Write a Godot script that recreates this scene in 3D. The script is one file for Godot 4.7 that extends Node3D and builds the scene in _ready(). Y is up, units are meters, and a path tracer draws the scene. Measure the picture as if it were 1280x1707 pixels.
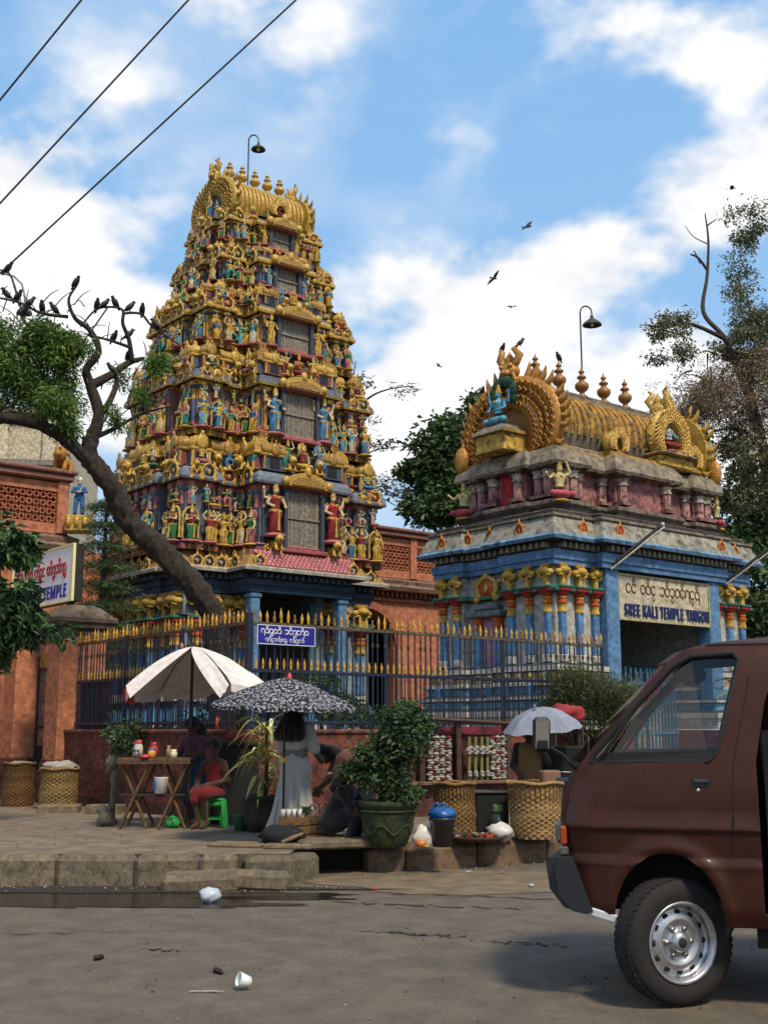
extends Node3D
# A painted temple gateway tower and gate pavilion behind an iron fence on a street corner, street sellers on the pavement, a maroon van in front.
# Temple axes are turned 39 degrees to the street: local x runs along the front fence, local z points out to the street.

const TURN := 0.680678
const PY := 0.28          # pavement level

var cam: Camera3D

func temple(px: float, pz: float, y := 0.0) -> Vector3:     # a place in temple axes, measured from the fence corner
	return Vector3(-1.85, y, -16.1) + Vector3(px * cos(TURN) + pz * sin(TURN), 0, -px * sin(TURN) + pz * cos(TURN))

func _ready() -> void:
	cam = Camera3D.new()
	cam.name = "camera"
	add_child(cam)
	cam.position = Vector3(0, 1.5, 0)
	cam.rotation_degrees = Vector3(10.56, 0, 0)
	cam.fov = 47.29
	cam.near = 0.1
	cam.far = 400.0
	cam.current = true
	var env := Environment.new()
	env.background_mode = Environment.BG_SKY
	env.sky = Sky.new()
	var sm := PanoramaSkyMaterial.new()
	sm.panorama = ImageTexture.create_from_image(make_sky())
	env.sky.sky_material = sm
	env.tonemap_mode = Environment.TONE_MAPPER_LINEAR
	env.tonemap_exposure = 1.0
	env.sdfgi_enabled = true
	env.ssao_enabled = true
	env.ssil_enabled = true
	var we := WorldEnvironment.new()
	we.name = "world_environment"
	we.environment = env
	add_child(we)
	var sun := DirectionalLight3D.new()      # a veiled sun, high and to the right behind the viewer
	sun.name = "sun"
	sun.light_color = Color(1.0, 0.94, 0.84)
	sun.light_energy = 1.3
	sun.light_angular_distance = 9.0
	sun.shadow_enabled = true
	sun.rotation_degrees = Vector3(-54, 30, 0)
	add_child(sun)
	rng.seed = 7
	make_materials()
	build_ground()
	build_tower()
	build_pavilion()
	build_hall()
	build_fences()
	build_trees()
	build_stalls()
	build_people()
	build_van()
	build_sky_things()

# ---------------------------------------------------------------- sky
func make_sky() -> Image:
	# clouds: azimuth, elevation, half width, half height (degrees), weight
	var cl := [[-18.0, 23.0, 6.4, 3.8, 0.95], [-20.0, 26.6, 4.6, 2.6, 0.5], [3.4, 21.0, 7.0, 2.2, 0.85], [10.4, 22.2, 5.4, 2.2, 0.7], [2.4, 16.2, 3.6, 2.3, 1.7], [4.6, 17.6, 2.6, 1.7, 1.3], [0.6, 14.2, 4.4, 2.2, 1.5],
		[17.6, 25.0, 4.8, 3.4, 0.9], [12.0, 32.8, 5.2, 2.0, 0.66], [18.0, 30.6, 4.8, 2.2, 0.55], [-9.0, 34.0, 6.0, 1.6, 0.42], [-4.6, 32.0, 3.6, 2.4, 0.46], [-14.0, 29.6, 3.6, 1.9, 0.44], [4.0, 28.0, 5.0, 1.6, 0.28], [17.0, 14.0, 7.0, 3.4, 1.4], [-15.6, 18.6, 5.4, 3.0, 0.75], [-12.6, 15.6, 3.6, 2.8, 1.3], [11.0, 17.5, 5.0, 1.8, 0.45]]
	var r := RandomNumberGenerator.new()
	r.seed = 3
	for i in 90:                      # the same broken cloud all round
		var az := r.randf_range(-180, 180)
		var el := rad_to_deg(asin(r.randf_range(0.06, 0.98)))
		if absf(az) < 32 and el < 44: continue
		cl.append([az, el, r.randf_range(5, 9) / maxf(cos(deg_to_rad(el)), 0.25), r.randf_range(2.5, 5.0), r.randf_range(0.4, 1.2)])
	var ns := FastNoiseLite.new()
	ns.seed = 5
	ns.noise_type = FastNoiseLite.TYPE_SIMPLEX_SMOOTH
	ns.frequency = 6.5
	ns.fractal_octaves = 7
	ns.fractal_gain = 0.56
	var ns2 := FastNoiseLite.new()
	ns2.seed = 9
	ns2.noise_type = FastNoiseLite.TYPE_SIMPLEX_SMOOTH
	ns2.frequency = 2.2
	ns2.fractal_octaves = 4
	var low := Image.create(1024, 512, false, Image.FORMAT_RGBF)
	sky_rows(low, 0, 1024, 0, 256, 1024, 512, 0, cl, ns, ns2)
	low.fill_rect(Rect2i(0, 256, 1024, 256), Color(0.17, 0.165, 0.155))
	low.resize(4096, 2048, Image.INTERPOLATE_CUBIC)
	low.fill_rect(Rect2i(0, 1022, 4096, 1026), Color(0.17, 0.165, 0.155))
	var near := Image.create(544, 432, false, Image.FORMAT_RGBF)       # the part in view, finer
	sky_rows(near, 0, 544, 0, 432, 4096, 2048, 590, cl, ns, ns2, 4096 - 272)
	low.blit_rect(near, Rect2i(272, 0, 272, 432), Vector2i(0, 590))
	low.blit_rect(near, Rect2i(0, 0, 272, 432), Vector2i(4096 - 272, 590))
	return low

func sky_rows(im: Image, x0: int, x1: int, y0: int, y1: int, w: int, h: int, oy: int, cl: Array, ns: FastNoiseLite, ns2: FastNoiseLite, ox := 0) -> void:
	for y in range(y0, y1):
		var el := 90.0 - (y + oy + 0.5) / h * 180.0
		var se := sin(deg_to_rad(el))
		var ce := cos(deg_to_rad(el))
		var rows := []
		for c in cl:
			var dy: float = (el - c[1]) / c[3]
			if absf(dy) < 2.6: rows.append([c[0], c[2], exp(-dy * dy) * c[4]])
		var up := clampf((el - 2.0) / 50.0, 0.0, 1.0)
		var blue := Color(0.46, 0.72, 0.98).lerp(Color(0.18, 0.42, 0.80), pow(up, 0.62))
		for x in range(x0, x1):
			var az := fposmod((x + ox + 0.5) / w * 360.0 + 180.0, 360.0) - 180.0
			var a := deg_to_rad(az)
			var d := Vector3(sin(a) * ce, se * 1.7, -cos(a) * ce)
			var m := 0.0
			for c in rows:
				var dx: float = absf(az - c[0])
				if dx > 180.0: dx = 360.0 - dx
				dx /= c[1]
				if dx < 2.6: m += exp(-dx * dx) * c[2]
			var n := ns.get_noise_3dv(d)
			var n2 := ns2.get_noise_3dv(d)
			var k := m + 0.95 * n * (0.45 + 0.55 * minf(m * 1.6, 1.0)) + 0.22 * n2 - 0.2
			var a_cloud := smoothstep(-0.05, 0.58, k)
			var veil := clampf(0.16 + 0.5 * n2 + 0.5 * n, 0.0, 0.5)
			var lit := 0.96 + 0.22 * clampf(k - 0.3, 0.0, 1.0) + 0.12 * n
			lit = lerpf(lit, lit * 0.80, clampf((k - 0.35) * (0.2 - n) * 2.2, 0.0, 0.7))
			var c2 := blue.lerp(Color(0.78, 0.86, 0.96), veil)
			c2 = c2.lerp(Color(lit, lit * 1.005, lit * 1.02), a_cloud)
			im.set_pixel(x, y - y0, c2)
# ---------------------------------------------------------------- helpers
class B:
	var st := SurfaceTool.new()
	var sg := 0
	var col := Color.WHITE
	var t := Transform3D()
	var count := 0
	var rough := 0.0
	var fnl: FastNoiseLite
	func _init() -> void:
		st.begin(Mesh.PRIMITIVE_TRIANGLES)
	func tri(a: Vector3, b: Vector3, c: Vector3, smooth := false) -> void:   # counter-clockwise from outside
		st.set_smooth_group(sg if smooth else -1)
		st.set_color(col)
		st.add_vertex(t * a)
		st.add_vertex(t * c)
		st.add_vertex(t * b)
		count += 1
	func quad(a: Vector3, b: Vector3, c: Vector3, d: Vector3, smooth := false) -> void:
		tri(a, b, c, smooth)
		tri(a, c, d, smooth)
	func box(c: Vector3, s: Vector3, bs := Basis()) -> void:
		var h := s * 0.5
		var p := []
		for k in 8:
			p.append(c + bs * Vector3(h.x if k & 1 else -h.x, h.y if k & 2 else -h.y, h.z if k & 4 else -h.z))
		quad(p[4], p[5], p[7], p[6]); quad(p[1], p[0], p[2], p[3]); quad(p[5], p[1], p[3], p[7])
		quad(p[0], p[4], p[6], p[2]); quad(p[6], p[7], p[3], p[2]); quad(p[0], p[1], p[5], p[4])
	func cbox(c: Vector3, s: Vector3, ch: float, bs := Basis()) -> void:      # box with chamfered edges
		var h := s * 0.5
		var f := func(x: float, y: float, z: float, ax: int) -> Vector3:
			var q := Vector3(x * h.x, y * h.y, z * h.z)
			if ax != 0: q.x -= x * ch
			if ax != 1: q.y -= y * ch
			if ax != 2: q.z -= z * ch
			return c + bs * q
		for ax in 3:
			for s1 in [-1.0, 1.0]:
				var q := []
				for k in [[-1.0, -1.0], [1.0, -1.0], [1.0, 1.0], [-1.0, 1.0]]:
					var v := Vector3(); v[ax] = s1; v[(ax + 1) % 3] = k[0]; v[(ax + 2) % 3] = k[1]
					q.append(f.call(v.x, v.y, v.z, ax))
				if s1 > 0: quad(q[0], q[1], q[2], q[3])
				else: quad(q[3], q[2], q[1], q[0])
		for ax in 3:
			var b1 := (ax + 1) % 3
			var b2 := (ax + 2) % 3
			for k in [[-1.0, -1.0], [1.0, -1.0], [1.0, 1.0], [-1.0, 1.0]]:
				var lo := Vector3(); lo[ax] = -1.0; lo[b1] = k[0]; lo[b2] = k[1]
				var hi := lo; hi[ax] = 1.0
				var a: Vector3 = f.call(lo.x, lo.y, lo.z, b1)
				var b: Vector3 = f.call(hi.x, hi.y, hi.z, b1)
				var d: Vector3 = f.call(lo.x, lo.y, lo.z, b2)
				var e: Vector3 = f.call(hi.x, hi.y, hi.z, b2)
				if k[0] * k[1] > 0: quad(a, d, e, b)
				else: quad(a, b, e, d)
		for k in 8:
			var x := 1.0 if k & 1 else -1.0
			var y := 1.0 if k & 2 else -1.0
			var z := 1.0 if k & 4 else -1.0
			var a: Vector3 = f.call(x, y, z, 0)
			var b: Vector3 = f.call(x, y, z, 1)
			var d: Vector3 = f.call(x, y, z, 2)
			if x * y * z > 0: tri(a, b, d)
			else: tri(a, d, b)
	func tube(pts: Array, rad, seg := 8, cap := true) -> void:
		sg += 1
		var n := pts.size()
		var rings := []
		var up := Vector3.UP
		var d0: Vector3 = (pts[1] - pts[0]).normalized()
		if absf(d0.dot(up)) > 0.9: up = Vector3.RIGHT
		var side := d0.cross(up).normalized()
		for i in n:
			var d: Vector3 = (pts[mini(i + 1, n - 1)] - pts[maxi(i - 1, 0)]).normalized()
			side = (side - d * side.dot(d)).normalized()
			var other := d.cross(side)
			var r: float = rad[i] if rad is Array else float(rad)
			var ring := []
			for k in seg:
				var a := TAU * k / seg
				var o := side * cos(a) + other * sin(a)
				ring.append(pts[i] + o * r * (1.0 if fnl == null else 1.0 + rough * fnl.get_noise_3dv((pts[i] + o * r) * Vector3(1, 0.55, 1))))
			rings.append(ring)
		for i in n - 1:
			for k in seg:
				var k2 := (k + 1) % seg
				quad(rings[i][k], rings[i][k2], rings[i + 1][k2], rings[i + 1][k], true)
		if cap:
			for k in range(1, seg - 1):
				tri(rings[0][0], rings[0][k + 1], rings[0][k])
				tri(rings[n - 1][0], rings[n - 1][k], rings[n - 1][k + 1])
	func lathe(prof: Array, seg := 12, at := Vector3.ZERO, bs := Basis(), flat := false, cols := []) -> void:  # prof: (radius, height) from bottom to top
		sg += 1
		for i in prof.size() - 1:
			var p: Vector2 = prof[i]
			var q: Vector2 = prof[i + 1]
			if cols.size() > i: col = cols[i]
			for k in seg:
				var a0 := TAU * k / seg
				var a1 := TAU * (k + 1) / seg
				var v := func(w: Vector2, a: float) -> Vector3: return at + bs * Vector3(w.x * cos(a), w.y, -w.x * sin(a))
				if p.x > 1e-5: tri(v.call(p, a0), v.call(p, a1), v.call(q, a1) if q.x > 1e-5 else v.call(q, 0), not flat)
				if q.x > 1e-5: tri(v.call(p, a0), v.call(q, a1), v.call(q, a0), not flat)
	func ball(c: Vector3, r: Vector3, seg := 10, rows := 6, bs := Basis()) -> void:
		sg += 1
		var f := func(i: int, k: int) -> Vector3:
			var e := PI * (float(i) / rows - 0.5)
			var a := TAU * k / seg
			return c + bs * Vector3(r.x * cos(e) * cos(a), r.y * sin(e), -r.z * cos(e) * sin(a))
		for i in rows:
			for k in seg:
				if i > 0: tri(f.call(i, k), f.call(i, k + 1), f.call(i + 1, k + 1), true)
				if i < rows - 1: tri(f.call(i, k), f.call(i + 1, k + 1), f.call(i + 1, k), true)
	func extrude(poly: PackedVector2Array, depth: float, x := Transform3D(), smooth := false) -> void:   # outline in x,y (counter-clockwise); front at +z depth/2
		var idx := Geometry2D.triangulate_polygon(poly)
		var h := depth * 0.5
		for i in range(0, idx.size(), 3):
			var a := poly[idx[i]]
			var b := poly[idx[i + 1]]
			var c := poly[idx[i + 2]]
			if (b - a).cross(c - a) < 0:
				var w := b; b = c; c = w
			tri(x * Vector3(a.x, a.y, h), x * Vector3(b.x, b.y, h), x * Vector3(c.x, c.y, h))
			tri(x * Vector3(a.x, a.y, -h), x * Vector3(c.x, c.y, -h), x * Vector3(b.x, b.y, -h))
		sg += 1
		var n := poly.size()
		for i in n:
			var a := poly[i]
			var b := poly[(i + 1) % n]
			quad(x * Vector3(a.x, a.y, -h), x * Vector3(b.x, b.y, -h), x * Vector3(b.x, b.y, h), x * Vector3(a.x, a.y, h), smooth)
	func sweep(plan: PackedVector2Array, prof: Array, cols: Array, closed := true, smooth_from := 999) -> void:  # mouldings round a plan (x,z); prof: (outwards, height) upwards on the outside
		var n := plan.size()
		var off := []
		for i in n:
			var d0 := (plan[i] - plan[(i - 1 + n) % n]).normalized()
			var d1 := (plan[(i + 1) % n] - plan[i]).normalized()
			if not closed and i == 0: d0 = d1
			if not closed and i == n - 1: d1 = d0
			var n0 := Vector2(-d0.y, d0.x)
			var n1 := Vector2(-d1.y, d1.x)
			off.append((n0 + n1) / (1.0 + n0.dot(n1)))
		for i in (n if closed else n - 1):
			var j := (i + 1) % n
			sg += 1
			for k in prof.size() - 1:
				var p: Vector2 = prof[k]
				var q: Vector2 = prof[k + 1]
				col = cols[k] if k < cols.size() else cols[cols.size() - 1]
				var a: Vector2 = plan[i] + off[i] * p.x
				var b: Vector2 = plan[j] + off[j] * p.x
				var c: Vector2 = plan[j] + off[j] * q.x
				var d: Vector2 = plan[i] + off[i] * q.x
				quad(Vector3(a.x, p.y, a.y), Vector3(b.x, p.y, b.y), Vector3(c.x, q.y, c.y), Vector3(d.x, q.y, d.y), k >= smooth_from)
	func lid(plan: PackedVector2Array, y: float) -> void:
		var idx := Geometry2D.triangulate_polygon(plan)
		for i in range(0, idx.size(), 3):
			var a := plan[idx[i]]; var b := plan[idx[i + 1]]; var c := plan[idx[i + 2]]
			if (b - a).cross(c - a) > 0: tri(Vector3(a.x, y, a.y), Vector3(c.x, y, c.y), Vector3(b.x, y, b.y))
			else: tri(Vector3(a.x, y, a.y), Vector3(b.x, y, b.y), Vector3(c.x, y, c.y))
	func sheet(nu: int, nv: int, f: Callable, smooth := true) -> void:
		sg += 1
		var g := []
		for i in nu + 1:
			var row := []
			for j in nv + 1: row.append(f.call(float(i) / nu, float(j) / nv))
			g.append(row)
		for i in nu:
			for j in nv:
				quad(g[i][j], g[i + 1][j], g[i + 1][j + 1], g[i][j + 1], smooth)
	func mesh() -> ArrayMesh:
		st.generate_normals()
		return st.commit()

var M := {}
var names := {}
var rng := RandomNumberGenerator.new()

func numbered(called: String) -> String:
	var k: int = names.get(called, -1) + 1
	names[called] = k
	return called if k == 0 else "%s_%03d" % [called, k]

func tag(o: Node, label: String, category: String, group := "") -> Node:
	o.set_meta("label", label)
	o.set_meta("category", category)
	if group: o.set_meta("group", group)
	return o

func thing(called: String, label: String, category: String, at := Vector3.ZERO, turn := 0.0, group := "") -> Node3D:
	var o := Node3D.new()
	o.name = numbered(called)
	add_child(o)
	o.position = at
	o.rotation.y = turn
	tag(o, label, category, group)
	return o

func put(called: String, m: Mesh, mat: Material, parent: Node = null, x := Transform3D()) -> MeshInstance3D:
	var o := MeshInstance3D.new()
	o.mesh = m
	o.material_override = mat
	o.transform = x
	if parent == null:
		o.name = numbered(called)
		add_child(o)
	else:
		var key := "%d/%s" % [parent.get_instance_id(), called]
		o.name = numbered(key).replace(key, called)
		parent.add_child(o, true)
	return o

func obj(called: String, b: B, mat: Material, parent: Node = null, x := Transform3D()) -> MeshInstance3D:
	return put(called, b.mesh(), mat, parent, x)

func struct(called: String, b: B, mat: Material, parent: Node = null) -> MeshInstance3D:
	var o := obj(called, b, mat, parent)
	if parent == null: o.set_meta("kind", "structure")
	return o

func many(called: String, m: Mesh, mat: Material, xs: Array, cols: Array, parent: Node = null, stuff := true) -> MultiMeshInstance3D:
	var mm := MultiMesh.new()
	mm.transform_format = MultiMesh.TRANSFORM_3D
	mm.use_colors = true
	mm.mesh = m
	mm.instance_count = xs.size()
	for i in xs.size():
		mm.set_instance_transform(i, xs[i])
		mm.set_instance_color(i, cols[i])
	var o := MultiMeshInstance3D.new()
	o.multimesh = mm
	o.material_override = mat
	if parent == null:
		o.name = numbered(called)
		add_child(o)
	else:
		var key := "%d/%s" % [parent.get_instance_id(), called]
		o.name = numbered(key).replace(key, called)
		parent.add_child(o, true)
	if stuff: o.set_meta("kind", "stuff")
	return o

func S(r: float, g: float, b: float) -> Color:   # sRGB 0..255 to a linear vertex colour
	return Color(r / 255.0, g / 255.0, b / 255.0).srgb_to_linear()

func arc(cx: float, cy: float, rx: float, ry: float, a0: float, a1: float, n: int) -> PackedVector2Array:
	var p := PackedVector2Array()
	for i in n + 1:
		var a := deg_to_rad(lerpf(a0, a1, float(i) / n))
		p.append(Vector2(cx + rx * cos(a), cy + ry * sin(a)))
	return p

func curve(pts: Array, n: int) -> Array:          # Catmull-Rom through points (Vector3)
	var out := []
	for i in pts.size() - 1:
		var p0: Vector3 = pts[maxi(i - 1, 0)]
		var p1: Vector3 = pts[i]
		var p2: Vector3 = pts[i + 1]
		var p3: Vector3 = pts[mini(i + 2, pts.size() - 1)]
		for k in n:
			out.append(p1.cubic_interpolate(p2, p0, p3, float(k) / n))
	out.append(pts[pts.size() - 1])
	return out

func lerps(a: Array, n: int) -> Array:            # radii to match curve()
	var out := []
	for i in a.size() - 1:
		for k in n: out.append(lerpf(a[i], a[i + 1], float(k) / n))
	out.append(a[a.size() - 1])
	return out

# ---------------------------------------------------------------- textures and materials
func noise_image(sz: int, seed_: int, freq: float, octaves: int, kind: int = FastNoiseLite.TYPE_SIMPLEX_SMOOTH, invert := false) -> Image:
	var n := FastNoiseLite.new()
	n.seed = seed_
	n.noise_type = kind
	n.frequency = freq
	n.fractal_type = FastNoiseLite.FRACTAL_FBM if octaves > 1 else FastNoiseLite.FRACTAL_NONE
	n.fractal_octaves = octaves
	return n.get_seamless_image(sz, sz, invert)

func ramp_tex(imgs: Array, f: Callable) -> ImageTexture:    # imgs: 8-bit noise pictures of one size; f(values) -> Color in sRGB
	var sz: int = imgs[0].get_width()
	var datas := []
	for im in imgs: datas.append(im.get_data())
	var out := PackedByteArray()
	out.resize(sz * sz * 3)
	var v := []
	v.resize(datas.size())
	for i in sz * sz:
		for k in datas.size(): v[k] = datas[k][i] / 255.0
		var c: Color = f.call(v)
		out[i * 3] = clampi(int(c.r * 255.0), 0, 255)
		out[i * 3 + 1] = clampi(int(c.g * 255.0), 0, 255)
		out[i * 3 + 2] = clampi(int(c.b * 255.0), 0, 255)
	var im := Image.create_from_data(sz, sz, false, Image.FORMAT_RGB8, out)
	im.generate_mipmaps()
	return ImageTexture.create_from_image(im)

func bump_tex(img: Image, strength: float) -> ImageTexture:
	var im: Image = img.duplicate()
	im.convert(Image.FORMAT_RGBA8)
	im.bump_map_to_normal_map(strength)
	im.generate_mipmaps()
	return ImageTexture.create_from_image(im)

func mat(c: Color, rough: float, tex: Texture2D = null, scale := 1.0, metal := 0.0, bump: Texture2D = null, bs := 1.0) -> StandardMaterial3D:
	var m := StandardMaterial3D.new()
	m.albedo_color = c.linear_to_srgb()
	m.roughness = rough
	m.metallic = metal
	m.vertex_color_use_as_albedo = true
	if tex or bump:
		m.uv1_triplanar = true
		m.uv1_world_triplanar = true
		m.uv1_scale = Vector3.ONE * scale
	if tex: m.albedo_texture = tex
	if bump:
		m.normal_enabled = true
		m.normal_texture = bump
		m.normal_scale = bs
	return m

func make_materials() -> void:
	var big := noise_image(512, 11, 0.012, 5)
	var fine := noise_image(512, 12, 0.06, 4)
	var cell := noise_image(512, 13, 0.03, 2, FastNoiseLite.TYPE_CELLULAR)
	var spot := noise_image(512, 14, 0.03, 3)
	var grain := noise_image(512, 15, 0.25, 2)
	var nb := bump_tex(fine, 2.0)
	var ng := bump_tex(grain, 1.5)
	# weathered paint: pale chips and dark mildew over the paint's own colour
	var grime := ramp_tex([big, fine, spot], func(v):
		var k: float = 0.62 + 0.42 * v[0] + 0.22 * (v[1] - 0.5)
		var mildew: float = clampf((v[2] * 0.7 + v[1] * 0.4 - 0.66) * 5.0, 0.0, 1.0)
		k = lerpf(clampf(k, 0.0, 1.0), 0.42, mildew * 0.7)
		return Color(k, k * 0.985, k * 0.96))
	var soot := ramp_tex([big, fine, spot], func(v):
		var k: float = 0.6 + 0.5 * v[0] + 0.3 * (v[1] - 0.5)
		var mildew: float = clampf((v[2] * 0.8 + v[1] * 0.35 - 0.58) * 4.0, 0.0, 1.0)
		k = lerpf(clampf(k, 0.0, 1.0), 0.26, mildew * 0.8)
		return Color(k, k * 0.98, k * 0.94))
	M.paint = mat(Color.WHITE, 0.86, grime, 0.8, 0.0, nb, 0.6)
	var dull := ramp_tex([big, fine, spot, grain], func(v):
		var k: float = 0.72 + 0.36 * v[0] + 0.4 * (v[1] - 0.5)
		var dirty: float = clampf((v[2] * 0.6 + v[1] * 0.6 - 0.60) * 4.0, 0.0, 1.0)
		k = lerpf(clampf(k, 0.0, 1.0), 0.32, dirty * 0.7)
		return Color(k, k * lerpf(0.98, 0.9, dirty), k * lerpf(0.95, 0.85, dirty)))
	M.gold = mat(Color.WHITE, 0.46, dull, 1.3, 0.1, nb, 0.8)
	M.old = mat(Color.WHITE, 0.85, soot, 0.35, 0.0, nb, 0.8)
	var asph := ramp_tex([big, fine, grain, spot], func(v):
		var k: float = 0.38 + 0.10 * (v[0] - 0.5) + 0.04 * (v[1] - 0.5) + 0.13 * (v[2] - 0.5)
		var st: float = clampf((v[3] - 0.60) * 6.0, 0.0, 1.0)
		k *= 1.0 - 0.05 * st
		return Color(k * 0.92, k * 0.825, k * 0.695))
	M.asphalt = mat(Color.WHITE, 0.88, asph, 0.34, 0.0, ng, 0.35)
	var dirt := ramp_tex([big, fine, grain, spot], func(v):
		var k: float = 0.43 + 0.16 * (v[0] - 0.5) + 0.02 * (v[1] - 0.5) + 0.07 * (v[2] - 0.5)
		var st: float = clampf((v[3] - 0.58) * 6.0, 0.0, 1.0)
		k *= 1.0 - 0.05 * st
		return Color(k * 1.04, k * 0.94, k * 0.80))
	M.dirt = mat(Color.WHITE, 0.95, dirt, 0.37, 0.0, ng, 0.07)
	var stone := ramp_tex([big, fine, grain, spot], func(v):
		var k: float = 0.78 + 0.3 * (v[0] - 0.5) + 0.2 * (v[1] - 0.5) + 0.12 * (v[2] - 0.5)
		var st: float = clampf((v[3] - 0.55) * 5.0, 0.0, 1.0)
		k *= 1.0 - 0.18 * st
		return Color(k, k * 0.93, k * 0.82))
	M.stone = mat(Color.WHITE, 0.92, stone, 0.8, 0.0, nb, 0.6)
	var bark := ramp_tex([big, fine, cell], func(v):
		var k: float = 0.30 + 0.5 * (v[0] - 0.5) + 0.9 * (v[1] - 0.5) + 0.5 * v[2]
		return Color(k, k * 0.95, k * 0.9))
	M.bark = mat(Color.WHITE, 0.95, bark, 1.6, 0.0, nb, 2.5)
	var wood := ramp_tex([big, fine], func(v):
		var k: float = 0.72 + 0.4 * (v[0] - 0.5) + 0.5 * (v[1] - 0.5)
		return Color(k, k * 0.96, k * 0.9))
	M.wood = mat(Color.WHITE, 0.8, wood, 1.7, 0.0, nb, 0.6)
	var dusty := ramp_tex([big, fine], func(v):
		var k: float = 0.86 + 0.2 * (v[0] - 0.5) + 0.12 * (v[1] - 0.5)
		return Color(k, k, k))
	M.cloth = mat(Color.WHITE, 0.95, fine_tex(grain), 3.0)
	M.cloth.rim_enabled = true
	M.cloth.rim = 0.3
	M.canvas = mat(Color.WHITE, 0.9, dusty, 1.4, 0.0, nb, 0.25)
	M.canvas.backlight_enabled = true
	M.canvas.backlight = Color(0.25, 0.24, 0.22)
	var pr := noise_image(512, 31, 0.055, 1, FastNoiseLite.TYPE_CELLULAR)
	var print_tex := ramp_tex([pr, fine], func(v):
		var k: float = 0.66 if v[0] < 0.27 + 0.1 * (v[1] - 0.5) else 0.05
		return Color(k, k * 0.99, k * 1.02))
	M.print_cloth = mat(Color.WHITE, 0.85, print_tex, 0.8)
	M.print_cloth.uv1_world_triplanar = false
	M.skin = mat(Color.WHITE, 0.6, null)
	M.iron = mat(Color.WHITE, 0.5, grime, 1.0, 0.2)
	M.plain = mat(Color.WHITE, 0.55)
	M.matte = mat(Color.WHITE, 0.9, fine_tex(fine), 2.0)
	M.plastic = mat(Color.WHITE, 0.38)
	M.feather = mat(Color.WHITE, 0.6)
	M.basket = mat(Color.WHITE, 0.8, wood, 3.0, 0.0, nb, 0.6)
	M.leaf = mat(Color.WHITE, 0.55)
	M.leaf.backlight_enabled = true
	M.leaf.backlight = Color(0.5, 0.5, 0.3)
	M.leaf_dry = mat(Color.WHITE, 0.8)
	M.leaf_dry.backlight_enabled = true
	M.leaf_dry.backlight = Color(0.3, 0.26, 0.2)
	M.car = mat(Color.WHITE, 0.5, dusty, 0.8, 0.0)
	M.car.metallic_specular = 0.3
	M.car.clearcoat_enabled = true
	M.car.clearcoat = 0.12
	M.car.clearcoat_roughness = 0.12
	M.rubber = mat(Color.WHITE, 0.85, dusty, 3.0, 0.0, ng, 0.4)
	M.steel = mat(Color.WHITE, 0.33, dusty, 3.0, 0.85)
	M.glass = mat(Color(0.55, 0.6, 0.6), 0.05)
	M.glass.vertex_color_use_as_albedo = false
	M.glass.transparency = BaseMaterial3D.TRANSPARENCY_ALPHA
	M.glass.albedo_color = Color(0.05, 0.06, 0.06, 0.15)
	M.mirror = mat(Color(0.8, 0.85, 0.9), 0.06, null, 1.0, 1.0)
	M.water = mat(Color(0.025, 0.024, 0.022), 0.22, null)

func fine_tex(im: Image) -> ImageTexture:
	return ramp_tex([im], func(v):
		var k: float = 0.7 + 0.45 * (v[0] - 0.5)
		return Color(k, k, k))
# ---------------------------------------------------------------- ground
func blob_poly(cx: float, cz: float, rx: float, rz: float, n: int, rough: float, sd: int) -> PackedVector2Array:
	var r := RandomNumberGenerator.new()
	r.seed = sd
	var ph := r.randf() * TAU
	var p := PackedVector2Array()
	for i in n:
		var a := TAU * i / n
		var k := 1.0 + rough * (0.5 * sin(2 * a + ph) + 0.4 * sin(5 * a + 2 * ph) + 0.5 * (r.randf() - 0.5))
		p.append(Vector2(cx + rx * k * cos(a), cz + rz * k * sin(a)))
	return p

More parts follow.
